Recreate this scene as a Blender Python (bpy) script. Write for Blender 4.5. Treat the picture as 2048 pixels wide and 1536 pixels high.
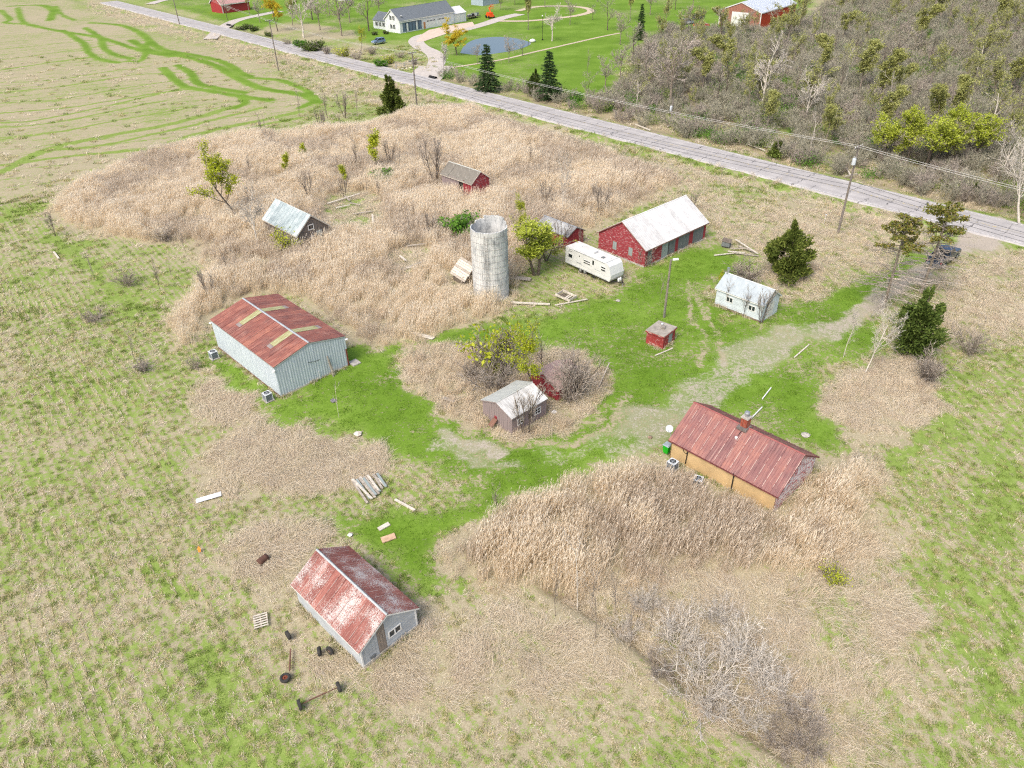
import bpy, math, random
import numpy as np
from mathutils import Matrix, Vector

for o in list(bpy.data.objects):
    bpy.data.objects.remove(o)
SC = bpy.context.scene
COL = SC.collection
PI = math.pi
R = math.radians

# ---------------------------------------------------------------- camera
CAM_H = 44.0
FPX, PITCH, ROLL = 1472.72, 0.600821, -0.026269
cam = bpy.data.cameras.new('camera')
cam.sensor_width = 36.0
cam.lens = FPX / 2048 * 36.0
cam.clip_start = 0.5
cam.clip_end = 6000
cam_o = bpy.data.objects.new('camera', cam)
COL.objects.link(cam_o)
_c, _s = math.cos(PITCH), math.sin(PITCH)
_rt = Vector((1, 0, 0)); _up = Vector((0, _s, _c)); _bk = Vector((0, -_c, _s))
_cr, _sr = math.cos(ROLL), math.sin(ROLL)
_X = _rt * _cr + _up * _sr
_Y = _up * _cr - _rt * _sr
cam_o.matrix_world = Matrix(((_X.x, _Y.x, _bk.x, 0), (_X.y, _Y.y, _bk.y, 0), (_X.z, _Y.z, _bk.z, CAM_H), (0, 0, 0, 1)))
SC.camera = cam_o

# ---------------------------------------------------------------- sky, sun, exposure
SUN_EL, SUN_AZ = R(52), R(215)        # azimuth clockwise from +Y: the light comes from behind the left shoulder
world = bpy.data.worlds.new('World')
SC.world = world
world.use_nodes = True
wn = world.node_tree
wn.nodes.clear()
w_out = wn.nodes.new('ShaderNodeOutputWorld')
w_bg = wn.nodes.new('ShaderNodeBackground')
w_sky = wn.nodes.new('ShaderNodeTexSky')
w_sky.sky_type = 'NISHITA'
w_sky.sun_disc = False
w_sky.sun_elevation = SUN_EL
w_sky.sun_rotation = SUN_AZ
w_sky.altitude = 200
w_sky.air_density = 1.0
w_sky.dust_density = 6.0
w_sky.ozone_density = 0.6
w_bg.inputs['Strength'].default_value = 0.15
wn.links.new(w_sky.outputs[0], w_bg.inputs[0])
wn.links.new(w_bg.outputs[0], w_out.inputs[0])
sun = bpy.data.lights.new('sun', 'SUN')
sun.energy = 1.25
sun.angle = R(25)
sun.color = (1.0, 0.965, 0.91)
sun_o = bpy.data.objects.new('sun', sun)
COL.objects.link(sun_o)
sd = Vector((math.sin(SUN_AZ) * math.cos(SUN_EL), math.cos(SUN_AZ) * math.cos(SUN_EL), math.sin(SUN_EL)))
sun_o.rotation_euler = sd.to_track_quat('Z', 'Y').to_euler()
sun_o.location = (-60, -60, 120)
SC.view_settings.view_transform = 'Standard'
SC.view_settings.look = 'None'
SC.view_settings.exposure = 0.68
SC.view_settings.gamma = 1.0
SC.view_settings.use_curve_mapping = False
SC.render.engine = 'CYCLES'
SC.cycles.max_bounces = 5
SC.cycles.diffuse_bounces = 4
SC.cycles.transparent_max_bounces = 6
SC.cycles.filter_width = 1.2
SC.cycles.use_denoising = False

# ---------------------------------------------------------------- measured places: photograph pixel -> point on the ground (or at height z)
def G(px, py, z=0.0):
    u, v = px - 1024, py - 768
    c, s = math.cos(-ROLL), math.sin(-ROLL)
    u, v = u * c - v * s, u * s + v * c
    d = (u / FPX, _c - v / FPX * _s, -_s - v / FPX * _c)
    t = (z - CAM_H) / d[2]
    return (d[0] * t, d[1] * t)

def PX(x, y, z):
    zc = y * _c - (z - CAM_H) * _s
    yc = y * _s + (z - CAM_H) * _c
    u, v = FPX * x / zc, -FPX * yc / zc
    return (1024 + u * _cr - v * _sr, 768 + u * _sr + v * _cr)

def tall(pb, ytop):
    """height of an upright thing whose foot is at pixel pb and whose top is at image row ytop"""
    x, y = G(*pb)
    lo, hi = 0.0, 40.0
    for _ in range(40):
        m = (lo + hi) / 2
        if PX(x, y, m)[1] > ytop: lo = m
        else: hi = m
    return lo

def GP(pts):
    return [G(*p) for p in pts]

# ---------------------------------------------------------------- colours and node helpers
def hexc(h):
    h = h.lstrip('#')
    v = [int(h[i:i + 2], 16) / 255 for i in (0, 2, 4)]
    return tuple(((c / 12.92) if c <= 0.04045 else ((c + 0.055) / 1.055) ** 2.4) for c in v) + (1.0,)

class NT:
    def __init__(s, name):
        s.m = bpy.data.materials.new(name)
        s.m.use_nodes = True
        s.t = s.m.node_tree
        s.b = s.t.nodes['Principled BSDF']
        s.b.inputs['Roughness'].default_value = 0.9
        s.b.inputs['Specular IOR Level'].default_value = 0.2
    def n(s, typ, props=None, **ins):
        nd = s.t.nodes.new('ShaderNode' + typ)
        for k, v in (props or {}).items(): setattr(nd, k, v)
        for k, v in ins.items(): s.put(nd, k, v)
        return nd
    def put(s, nd, k, v):
        i = nd.inputs[int(k[1:])] if (k[0] == 'i' and k[1:].isdigit()) else nd.inputs[k.replace('_', ' ')]
        if isinstance(v, bpy.types.NodeSocket): s.t.links.new(v, i)
        else: i.default_value = v
    def pos(s): return s.n('NewGeometry').outputs['Position']
    def obj(s): return s.n('TexCoord').outputs['Object']
    def rnd(s): return s.n('ObjectInfo').outputs['Random']
    def attr(s, name, out='Fac'): return s.n('Attribute', {'attribute_name': name}).outputs[out]
    def noise(s, vec, scale, detail=3.0, rough=0.55):
        return s.n('TexNoise', None, Vector=vec, Scale=scale, Detail=detail, Roughness=rough).outputs[0]
    def ma(s, op, a, b=0.0, c=0.0, clamp=False):
        return s.n('Math', {'operation': op, 'use_clamp': clamp}, i0=a, i1=b, i2=c).outputs[0]
    def vm(s, op, a, b):
        return s.n('VectorMath', {'operation': op}, i0=a, i1=b).outputs[0]
    def dot(s, a, b):
        return s.n('VectorMath', {'operation': 'DOT_PRODUCT'}, i0=a, i1=b).outputs['Value']
    def step(s, x, a, b):
        return s.n('MapRange', {'interpolation_type': 'SMOOTHSTEP'}, i0=x, i1=a, i2=b, i3=0.0, i4=1.0).outputs[0]
    def mix(s, f, a, b):
        nd = s.n('Mix', {'data_type': 'RGBA'})
        s.put(nd, 'i0', f); s.put(nd, 'i6', a); s.put(nd, 'i7', b)
        return nd.outputs[2]
    def ramp(s, f, stops):
        nd = s.n('ValToRGB', None, Fac=f)
        e = nd.color_ramp.elements
        while len(e) < len(stops): e.new(0.5)
        for k, (p, c) in enumerate(stops):
            e[k].position = p; e[k].color = hexc(c) if isinstance(c, str) else c
        return nd.outputs[0]
    def bump(s, h, strength=0.3, dist=0.05):
        b = s.n('Bump', None, Strength=strength, Distance=dist, Height=h)
        s.t.links.new(b.outputs[0], s.b.inputs['Normal'])
    def out(s, col, rough=None, metal=None, spec=None):
        s.put(s.b, 'Base_Color', col)
        if rough is not None: s.put(s.b, 'Roughness', rough)
        if metal is not None: s.put(s.b, 'Metallic', metal)
        if spec is not None: s.put(s.b, 'Specular_IOR_Level', spec)
        return s.m

MATS = {}
def plain(name, col, rough=0.8, metal=0.0, var=0.12, scale=3.0, spec=0.3):
    if name in MATS: return MATS[name]
    n = NT(name)
    f = n.noise(n.pos(), scale, 4)
    c = hexc(col)
    lo = tuple(v * (1 - var * 2) for v in c[:3]) + (1,)
    hi = tuple(min(1, v * (1 + var * 2)) for v in c[:3]) + (1,)
    MATS[name] = n.out(n.ramp(f, [(0.3, lo), (0.7, hi)]), rough, metal, spec)
    return MATS[name]

# ---------------------------------------------------------------- object helpers
def link(o, parent=None):
    COL.objects.link(o)
    if parent is not None: o.parent = parent
    return o

def tag(o, label=None, cat=None, group=None, kind=None):
    if label: o['label'] = label
    if cat: o['category'] = cat
    if group: o['group'] = group
    if kind: o['kind'] = kind
    return o

def thing(name, label, cat, loc=(0, 0, 0), rz=0.0, group=None):
    o = bpy.data.objects.new(name, None)
    o.empty_display_size = 0.3
    o.location = loc; o.rotation_euler = (0, 0, rz)
    link(o)
    return tag(o, label, cat, group)

def obj(name, me, mat=None, parent=None, loc=None, rot=None):
    o = bpy.data.objects.new(name, me)
    if mat is not None:
        if len(me.materials) == 0: me.materials.append(mat)
    if loc is not None: o.location = loc
    if rot is not None: o.rotation_euler = rot
    return link(o, parent)

def copy_tree(o, parent=None):
    c = o.copy(); COL.objects.link(c)
    if parent is not None: c.parent = parent
    for ch in o.children: copy_tree(ch, c)
    return c

class MB:
    def __init__(s): s.v = []; s.f = []
    def quad(s, a, b, c, d):
        k = len(s.v); s.v += [a, b, c, d]; s.f.append((k, k + 1, k + 2, k + 3)); return s
    def tri(s, a, b, c):
        k = len(s.v); s.v += [a, b, c]; s.f.append((k, k + 1, k + 2)); return s
    def hexa(s, p):      # eight corners: bottom ring then top ring
        k = len(s.v); s.v += [tuple(q) for q in p]
        for f in ((3, 2, 1, 0), (4, 5, 6, 7), (0, 1, 5, 4), (1, 2, 6, 5), (2, 3, 7, 6), (3, 0, 4, 7)):
            s.f.append(tuple(k + i for i in f))
        return s
    def box(s, c, d, rz=0.0, tilt=None):
        x, y, z = d[0] / 2, d[1] / 2, d[2] / 2
        P = [(-x, -y, -z), (x, -y, -z), (x, y, -z), (-x, y, -z), (-x, -y, z), (x, -y, z), (x, y, z), (-x, y, z)]
        M = Matrix.Rotation(rz, 3, 'Z')
        if tilt: M = M @ Matrix.Rotation(tilt[0], 3, 'X') @ Matrix.Rotation(tilt[1], 3, 'Y')
        return s.hexa([M @ Vector(p) + Vector(c) for p in P])
    def span(s, a, b): # axis-aligned box from corner a to corner b
        return s.box([(a[i] + b[i]) / 2 for i in range(3)], [abs(b[i] - a[i]) for i in range(3)])
    def prism(s, poly, off):   # polygon (3D points) extruded by off
        k = len(s.v); n = len(poly)
        s.v += [tuple(p) for p in poly] + [tuple(Vector(p) + Vector(off)) for p in poly]
        s.f.append(tuple(range(k, k + n))[::-1]); s.f.append(tuple(range(k + n, k + 2 * n)))
        for i in range(n):
            j = (i + 1) % n
            s.f.append((k + i, k + j, k + n + j, k + n + i))
        return s
    def tube(s, pts, rad, n=6, cap=True):
        pts = [Vector(p) for p in pts]
        if not hasattr(rad, '__len__'): rad = [rad] * len(pts)
        k = len(s.v); up = Vector((0, 0, 1))
        for i, p in enumerate(pts):
            d = (pts[min(i + 1, len(pts) - 1)] - pts[max(i - 1, 0)]).normalized()
            a = d.cross(up if abs(d.z) < 0.95 else Vector((1, 0, 0))).normalized(); b = d.cross(a)
            for j in range(n):
                t = 2 * PI * j / n
                s.v.append(tuple(p + (a * math.cos(t) + b * math.sin(t)) * rad[i]))
        for i in range(len(pts) - 1):
            for j in range(n):
                j2 = (j + 1) % n
                s.f.append((k + i * n + j, k + i * n + j2, k + (i + 1) * n + j2, k + (i + 1) * n + j))
        if cap:
            s.f.append(tuple(k + j for j in range(n))[::-1])
            s.f.append(tuple(k + (len(pts) - 1) * n + j for j in range(n)))
        return s
    def lathe(s, prof, c=(0, 0, 0), n=16, axis='Z', close=True):
        k = len(s.v)
        for (r, h) in prof:
            for j in range(n):
                t = 2 * PI * j / n
                q = (r * math.cos(t), r * math.sin(t), h)
                if axis == 'Y': q = (q[0], q[2], q[1])
                if axis == 'X': q = (q[2], q[0], q[1])
                s.v.append((q[0] + c[0], q[1] + c[1], q[2] + c[2]))
        for i in range(len(prof) - 1):
            for j in range(n):
                j2 = (j + 1) % n
                s.f.append((k + i * n + j, k + i * n + j2, k + (i + 1) * n + j2, k + (i + 1) * n + j))
        if close:
            s.f.append(tuple(k + j for j in range(n))[::-1])
            s.f.append(tuple(k + (len(prof) - 1) * n + j for j in range(n)))
        return s
    def mesh(s, name, mat=None, smooth=False):
        me = bpy.data.meshes.new(name)
        me.from_pydata([tuple(v) for v in s.v], [], s.f)
        me.update()
        if mat is not None: me.materials.append(mat)
        if smooth:
            me.polygons.foreach_set('use_smooth', [True] * len(me.polygons))
        return me
    def build(s, name, mat, parent=None, loc=None, rot=None, smooth=False):
        return obj(name, s.mesh(name, mat, smooth), None, parent, loc, rot)

def np_mesh(name, v, f, mat=None, attrs=None, smooth=False):
    """v: Nx3, f: Mx3 or Mx4 arrays"""
    me = bpy.data.meshes.new(name)
    v = np.asarray(v, np.float32); f = np.asarray(f, np.int32)
    n, k = f.shape
    me.vertices.add(len(v)); me.vertices.foreach_set('co', v.ravel())
    me.loops.add(n * k); me.loops.foreach_set('vertex_index', f.ravel())
    me.polygons.add(n)
    me.polygons.foreach_set('loop_start', np.arange(0, n * k, k, dtype=np.int32))
    me.polygons.foreach_set('loop_total', np.full(n, k, np.int32))
    if smooth: me.polygons.foreach_set('use_smooth', np.ones(n, bool))
    for an, (typ, data) in (attrs or {}).items():
        a = me.attributes.new(an, typ, 'POINT')
        a.data.foreach_set('value' if typ == 'FLOAT' else ('vector' if typ == 'FLOAT_VECTOR' else 'color'), np.asarray(data, np.float32).ravel())
    me.update(calc_edges=True)
    if mat is not None: me.materials.append(mat)
    return me
# ================================================================ GROUND
RNG = np.random.default_rng(7)

def vnoise(x, y, scale, seed=0):
    x = np.asarray(x) / scale + seed * 17.31; y = np.asarray(y) / scale + seed * 9.77
    xi = np.floor(x).astype(np.int64); yi = np.floor(y).astype(np.int64)
    fx = x - xi; fy = y - yi
    fx = fx * fx * (3 - 2 * fx); fy = fy * fy * (3 - 2 * fy)
    def h(a, b):
        n = (a * 374761393 + b * 668265263 + seed * 974711) & 0x7fffffff
        n = ((n ^ (n >> 13)) * 1274126177) & 0x7fffffff
        return ((n ^ (n >> 16)) & 0xffff) / 65535.0
    return (h(xi, yi) * (1 - fx) + h(xi + 1, yi) * fx) * (1 - fy) + (h(xi, yi + 1) * (1 - fx) + h(xi + 1, yi + 1) * fx) * fy

def poly_sd(x, y, poly):
    """signed distance, positive inside"""
    p = np.asarray(poly, float); q = np.roll(p, -1, 0)
    d = np.full(x.shape, 1e9); ins = np.zeros(x.shape, bool)
    for (ax, ay), (bx, by) in zip(p, q):
        ex, ey = bx - ax, by - ay
        t = np.clip(((x - ax) * ex + (y - ay) * ey) / (ex * ex + ey * ey + 1e-12), 0, 1)
        d = np.minimum(d, np.hypot(x - ax - t * ex, y - ay - t * ey))
        c = (ay > y) != (by > y)
        with np.errstate(divide='ignore', invalid='ignore'):
            ins ^= c & (x < ex * (y - ay) / (ey if ey else 1e-12) + ax)
    return np.where(ins, d, -d)

def line_d(x, y, pts):
    p = np.asarray(pts, float); d = np.full(x.shape, 1e9)
    for (ax, ay), (bx, by) in zip(p[:-1], p[1:]):
        ex, ey = bx - ax, by - ay
        t = np.clip(((x - ax) * ex + (y - ay) * ey) / (ex * ex + ey * ey + 1e-12), 0, 1)
        d = np.minimum(d, np.hypot(x - ax - t * ex, y - ay - t * ey))
    return d

def smooth_line(pts, n=6):
    p = [Vector((a[0], a[1], 0)) for a in pts]
    p = [p[0] * 2 - p[1]] + p + [p[-1] * 2 - p[-2]]
    out = []
    for i in range(1, len(p) - 2):
        for k in range(n):
            t = k / n
            q = 0.5 * ((2 * p[i]) + (p[i + 1] - p[i - 1]) * t + (2 * p[i - 1] - 5 * p[i] + 4 * p[i + 1] - p[i + 2]) * t * t + (3 * p[i] - p[i - 1] - 3 * p[i + 1] + p[i + 2]) * t ** 3)
            out.append((q.x, q.y))
    out.append((p[-2].x, p[-2].y))
    return out

# ---- areas of the place, traced once in the photograph and laid on the ground plane
AREA = dict(
 lawn=[(697,702),(770,697),(830,688),(900,672),(990,656),(1080,640),(1130,614),(1200,592),(1240,566),(1290,545),(1330,522),(1400,490),(1422,474),(1440,505),(1475,520),(1512,516),(1480,540),(1440,560),(1424,605),(1440,628),(1520,650),(1570,612),(1640,592),(1720,562),(1790,524),(1840,496),(1870,500),(1800,560),(1740,600),(1700,650),(1760,640),(1770,690),(1700,720),(1650,760),(1640,790),(1660,800),(1640,830),(1680,850),(1690,890),(1670,925),(1630,905),(1530,860),(1440,830),(1330,890),(1270,912),(1200,936),(1120,962),(1060,986),(1010,1012),(940,1052),(890,1088),(900,1150),(880,1190),(850,1180),(800,1120),(740,1100),(700,1060),(720,1030),(800,1020),(900,1005),(960,985),(900,955),(850,925),(800,890),(720,855),(640,850),(560,832),(500,815),(470,790),(415,740),(395,715),(420,700),(480,735),(540,800),(570,800)],
 lawn_left=[(560,800),(700,735),(690,760),(640,800),(580,830)],
 island=[(792,722),(812,700),(850,690),(910,690),(970,705),(1040,704),(1110,696),(1170,712),(1208,740),(1214,790),(1192,832),(1145,860),(1060,882),(990,876),(915,842),(850,800),(806,752)],
 reeds_back=[(92,412),(150,372),(250,322),(370,288),(500,264),(560,270),(640,252),(720,256),(800,232),(860,212),(950,217),(1000,237),(1100,268),(1200,296),(1300,334),(1380,362),(1300,395),(1240,428),(1190,458),(1130,470),(1075,470),(1045,545),(1022,600),(992,632),(900,664),(830,690),(760,692),(700,690),(692,660),(600,600),(560,586),(485,594),(420,640),(400,690),(350,700),(330,640),(400,560),(398,512),(380,485),(300,490),(200,470),(112,442)],
 reeds_front=[(885,1098),(960,1034),(1050,988),(1150,948),(1230,916),(1300,918),(1345,934),(1420,968),(1548,1036),(1628,952),(1685,912),(1745,902),(1770,950),(1730,1010),(1745,1080),(1660,1150),(1500,1160),(1400,1135),(1250,1175),(1130,1205),(1000,1180),(905,1150)],
 stubble=[(-700,560),(0,400),(120,375),(250,318),(370,284),(500,258),(600,230),(645,205),(640,180),(560,140),(420,95),(300,62),(170,20),(60,-40),(-900,-60)],
 verge_s=[(640,180),(560,140),(420,95),(300,62),(170,20),(183,-6),(305,28),(520,88),(773,156),(900,190),(1300,296),(1694,396),(1821,429),(1930,458),(1900,500),(1800,470),(1700,440),(1600,410),(1480,380),(1300,330),(1100,262),(950,212),(860,208),(760,215)],
 rough_mid=[(1300,395),(1380,362),(1480,385),(1600,415),(1760,440),(1850,480),(1790,522),(1720,560),(1640,590),(1570,610),(1555,590),(1460,545),(1520,515),(1440,478),(1420,440)],
 dead_yard=[(395,930),(430,885),(520,860),(640,865),(740,890),(780,930),(740,965),(660,985),(560,985),(480,1000),(400,990)],
 dead_low=[(430,1090),(500,1055),(600,1045),(640,1090),(590,1160),(530,1180),(470,1140)],
 dead_mid=[(395,760),(470,780),(540,850),(640,862),(560,880),(470,880),(400,840)],
 dead_bot=[(560,1230),(610,1240),(720,1340),(850,1250),(900,1210),(1100,1220),(1260,1280),(1320,1370),(1200,1380),(1000,1400),(860,1420),(700,1400),(610,1320)],
 dead_ditch=[(1000,1180),(1250,1170),(1500,1150),(1750,1070),(1800,1180),(1850,1300),(1830,1450),(1700,1536),(1600,1600),(1480,1480),(1330,1350),(1150,1240)],
 dead_right=[(1650,800),(1700,750),(1770,720),(1860,700),(1890,760),(1850,860),(1780,890),(1700,880),(1660,850)],
 scrub_right=[(1870,560),(1960,520),(2048,500),(2200,560),(2200,700),(2048,690),(1950,680),(1880,640)],
 far_lawn=[(890,165),(1000,185),(1100,208),(1180,205),(1230,170),(1255,110),(1300,80),(1340,60),(1440,70),(1600,20),(1700,-60),(700,-60),(400,-60),(250,-30),(290,-2),(360,18),(470,48),(560,75),(640,90),(720,100),(740,85),(800,80),(830,85),(860,110),(880,130),(850,150)],
 hedge_n=[(520,70),(617,94),(734,126),(820,146),(850,140),(845,120),(800,100),(740,90),(700,60),(600,40),(530,50)],
 verge_n=[(850,152),(900,166),(1000,190),(1100,212),(1205,236),(1300,264),(1592,332),(1866,394),(2048,437),(2200,470),(2200,430),(2048,400),(1866,360),(1592,300),(1300,235),(1200,205),(1100,185),(1000,172),(900,150)],
 woods=[(1190,225),(1250,175),(1290,90),(1330,62),(1420,64),(1540,62),(1640,30),(1700,-60),(2400,-60),(2400,420),(2048,395),(1866,352),(1592,290),(1330,228)],
 pond=[(920,106),(930,90),(950,79),(985,74),(1020,75),(1050,81),(1062,87),(1045,96),(1010,104),(960,110)],
)
AG = {k: GP(v) for k, v in AREA.items()}
RD = Vector((0.6627, -0.7489)); RN = Vector((0.7489, 0.6627)); ROFF = 121.42; RHALF = 4.03
def road_pt(t, off): return (RD.x * t + RN.x * (ROFF + off), RD.y * t + RN.y * (ROFF + off))

TRACKS_FIELD = [  # bright green wheel tracks in the stubble
 ([(125,60),(165,85),(178,105),(200,118),(235,125)],2.4),([(170,55),(200,75),(208,95),(228,108),(265,118)],2.4),([(60,50),(110,60),(200,75),(262,95),(300,105),(345,112)],2.6),
 ([(110,12),(125,30),(150,40)],1.8),([(180,45),(240,50),(280,65),(303,85),(330,100),(400,112),(450,125),(480,145),(500,152)],2.8),
 ([(262,80),(300,100),(345,108),(400,120),(440,135),(465,150),(520,175),(600,188),(640,205)],3.0),([(325,135),(345,155),(370,172),(410,180),(470,190),(540,200)],2.8),([(355,130),(380,145),(395,165),(430,175),(490,185)],2.6),
 ([(0,20),(20,38),(10,45),(50,48)],2.2),([(20,12),(80,10),(105,20),(100,40)],3.4),([(35,15),(45,42),(70,52)],2.2),([(500,155),(560,160),(610,180),(630,200),(600,215)],2.2),([(480,190),(490,205),(470,215)],2.4),
 ([(295,85),(290,110),(278,122),(255,122)],2.0),
]
ROWS_FIELD = [([(0,345),(90,300),(210,272),(350,245),(470,212)],1.5),([(90,300),(200,290),(360,255),(520,215)],0.9),([(340,283),(420,260),(520,240),(600,222)],1.4),([(0,330),(150,310),(330,292),(500,255),(600,235)],1.0),([(0,245),(70,240),(210,212),(380,172)],0.8),([(0,255),(120,242),(330,200)],0.6),
 ([(0,118),(60,112),(140,100),(240,88)],0.6),([(0,140),(60,130),(190,112)],0.9),([(0,165),(100,160),(200,145),(300,132)],0.5),([(0,185),(150,168),(260,150),(350,145)],0.6),([(0,205),(120,198),(280,170),(400,155)],0.5),([(0,225),(150,212),(300,188),(420,172)],0.7),([(0,278),(120,262),(260,235),(380,215)],0.6),([(0,98),(100,88),(180,80)],0.5)]
GRAVEL = [([(880,862),(915,878),(960,893),(1010,900)],.8,0.62),([(870,885),(920,905),(1000,925),(1040,930)],.8,0.48),([(1225,898),(1290,860),(1360,815),(1420,780),(1480,740),(1545,705),(1620,672),(1700,635),(1770,590),(1830,550),(1890,510),(1930,482),(1965,455)],1.5,0.66),
 ([(1240,890),(1300,850),(1380,795),(1450,750),(1520,700),(1600,665)],2.9,0.53),([(1180,770),(1260,720),(1300,690)],.5,0.2),([(1955,485),(1975,465),(1990,450)],3.4,.95),([(1900,510),(1940,478),(1970,455)],1.9,.85),
 ([(1100,905),(1170,895),(1240,885)],1.2,.35)]
WHEEL = [([(1375,600),(1385,640),(1410,680),(1400,730)],.35),([(1395,590),(1420,640),(1440,680),(1450,730)],.35),([(1370,560),(1390,600),(1410,640)],.3),([(1060,890),(1160,880),(1230,840),(1260,790)],.5)]
DITCH = smooth_line(GP([(1100,1165),(1170,1205),(1260,1262),(1340,1325),(1420,1392),(1500,1450),(1580,1500),(1660,1560)]))

def grid_axis(marks):
    out = [marks[0][0]]
    for (a, h0), (b, h1) in zip(marks[:-1], marks[1:]):
        x = a
        while x < b - 1e-6:
            t = (x - a) / (b - a)
            x += h0 + (h1 - h0) * t
            out.append(min(x, b))
    return np.array(out)

gx = grid_axis([(-2500, 300), (-330, 6), (-230, 1.3), (-110, .9), (-45, 0.45), (55, 0.45), (110, 1.2), (260, 6), (2500, 300)])
gy = grid_axis([(-1200, 200), (0, 4), (20, 0.4), (75, 0.45), (140, 0.7), (300, 1.1), (400, 2.0), (460, 5), (3500, 300)])
GX, GY = np.meshgrid(gx, gy)
X = GX.ravel(); Y = GY.ravel()
wx = X + (vnoise(X, Y, 2.6, 1) - .5) * 3.2 + (vnoise(X, Y, 0.9, 2) - .5) * 1.4
wy = Y + (vnoise(X, Y, 2.6, 3) - .5) * 3.2 + (vnoise(X, Y, 0.9, 4) - .5) * 1.4
big1 = vnoise(X, Y, 7, 5); big2 = vnoise(X, Y, 22, 6); big3 = vnoise(X, Y, 3, 8)
Zg = np.zeros((len(X), 4))
Zg[:, 0] = 0.51 + (big2 - .5) * 0.24 + (big1 - .5) * 0.22 + (big3 - .5) * .16
# rough fields to the left and right of the yard
px_right = 0.07 * np.clip((X - 20) / 15, 0, 1) * np.clip((75 - Y) / 20, 0, 1)
Zg[:, 0] += px_right
Zg[:, 0] += 0.16 * np.clip((-8 - X) / 10, 0, 1) * np.clip((36 - Y) / 12, 0, 1)
def zone(poly, ch, val, feather=0.8, mode='set', wob=1.0):
    p = np.asarray(poly)
    m = 4 + feather
    sel = np.where((X > p[:, 0].min() - m) & (X < p[:, 0].max() + m) & (Y > p[:, 1].min() - m) & (Y < p[:, 1].max() + m))[0]
    if not len(sel): return
    sdv = poly_sd(X[sel] + (wx[sel] - X[sel]) * wob, Y[sel] + (wy[sel] - Y[sel]) * wob, poly)
    w = np.clip(sdv / feather * 0.5 + 0.5, 0, 1)
    Zg[sel, ch] = Zg[sel, ch] * (1 - w) + val * w if np.isscalar(val) else Zg[sel, ch] * (1 - w) + val[sel] * w
def stroke(pts, ch, val, half, wob=0.5):
    pts = np.asarray(pts)
    m = half * 2 + 2
    sel = np.where((X > pts[:, 0].min() - m) & (X < pts[:, 0].max() + m) & (Y > pts[:, 1].min() - m) & (Y < pts[:, 1].max() + m))[0]
    if not len(sel): return
    d = line_d(X[sel] + (wx[sel] - X[sel]) * wob, Y[sel] + (wy[sel] - Y[sel]) * wob, pts)
    w = np.clip((half - d) / (half * 0.7) + 0.35, 0, 1)
    Zg[sel, ch] = Zg[sel, ch] * (1 - w) + val * w
zone(AG['stubble'], 0, 0.33 + (big2 - .5) * .25 + (big1 - .5) * .2, 3)
zone(AG['verge_s'], 0, 0.36 + (big1 - .5) * .55, 2)
zone(AG['rough_mid'], 0, 0.36 + (big1 - .5) * .6, 2)
zone(AG['reeds_back'], 0, 0.10, 1.5)
zone(AG['reeds_front'], 0, 0.12, 1.5)
for k in ('dead_yard', 'dead_low', 'dead_mid', 'dead_right'): zone(AG[k], 0, 0.12 + (big3 - .5) * .3, 1.5)
zone(AG['dead_bot'], 0, 0.22 + (big3 - .5) * .4, 2.5)
zone(AG['dead_ditch'], 0, 0.30 + (big3 - .5) * .4 + (big1 - .5) * .4, 3)
zone(AG['scrub_right'], 0, 0.3 + (big1 - .5) * .5, 3)
zone(AG['woods'], 0, 0.40 + (big1 - .5) * .7, 4)
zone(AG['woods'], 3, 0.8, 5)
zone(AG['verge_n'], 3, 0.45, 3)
zone(AG['far_lawn'], 0, 0.86 + (big2 - .5) * .5 + (big1 - .5) * .3, 2.5); zone(AG['far_lawn'], 2, 1.0, 1.5)
zone(AG['hedge_n'], 0, 0.45 + (big1 - .5) * .7, 2); zone(AG['hedge_n'], 2, 0.0, 2)
zone(AG['verge_n'], 0, 0.34 + (big1 - .5) * .5, 2); zone(AG['verge_n'], 2, 0.0, 2)
zone(AG['lawn'], 0, 0.80 + (big1 - .5) * .36 + (big3 - .5) * .3, 1.2); zone(AG['lawn'], 2, 1.0, 1.4)
zone(AG['lawn_left'], 0, 0.8, 1.0); zone(AG['lawn_left'], 2, 1.0, 1.0)
zone(AG['island'], 0, 0.18 + (big3 - .5) * .3, 0.8); zone(AG['island'], 2, 0.0, 0.8)
for c_ in ([(640,398),(690,378),(740,385),(772,410),(770,445),(735,470),(680,472),(645,440)], [(770,500),(820,488),(868,492),(866,530),(810,556),(772,532)]): zone(GP(c_), 0, 0.42 + (big3 - .5) * .8, 1.5)
# green strips on both sides of the road
def strip(off0, off1, ch, val, t0=-330, t1=200, feather=.6):
    a = [road_pt(t0, off0), road_pt(t1, off0), road_pt(t1, off1), road_pt(t0, off1)]
    zone(a, ch, val, feather)
strip(-6.0, -3.6, 0, 0.72 + (big1 - .5) * .5); strip(3.6, 5.4, 0, 0.62 + (big1 - .5) * .5)
for pts, w in TRACKS_FIELD:
    l = smooth_line(GP(pts)); stroke(l, 0, 1.0, w * .5, .12); stroke(l, 2, 1.0, w * .5, .12)
for pts, w in ROWS_FIELD: stroke(smooth_line(GP(pts)), 0, 0.98, w * .8, .12)
for pts, w, v in GRAVEL: stroke(smooth_line(GP(pts)), 1, v, w, .8)
for pts, w in WHEEL: stroke(smooth_line(GP(pts)), 0, 0.42, w, .3)
for pts, w in ([(100,470),(160,500),(205,545),(245,590),(275,620)], 1.2), ([(0,440),(60,415),(110,405)], 1.6), ([(1880,720),(1900,800),(1880,880),(1800,960)], 1.0), ([(1950,1170),(1990,1260),(2020,1340),(2048,1400)], .55), ([(820,1110),(870,1180)], 1.0), ([(2000,900),(1990,1000),(1975,1080)], 1.2), ([(440,1500),(420,1420),(360,1300)], .8), ([(330,1180),(300,1100)], .8):
    stroke(smooth_line(GP(pts)), 0, 0.80, w * 1.3, 1.3)
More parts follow.
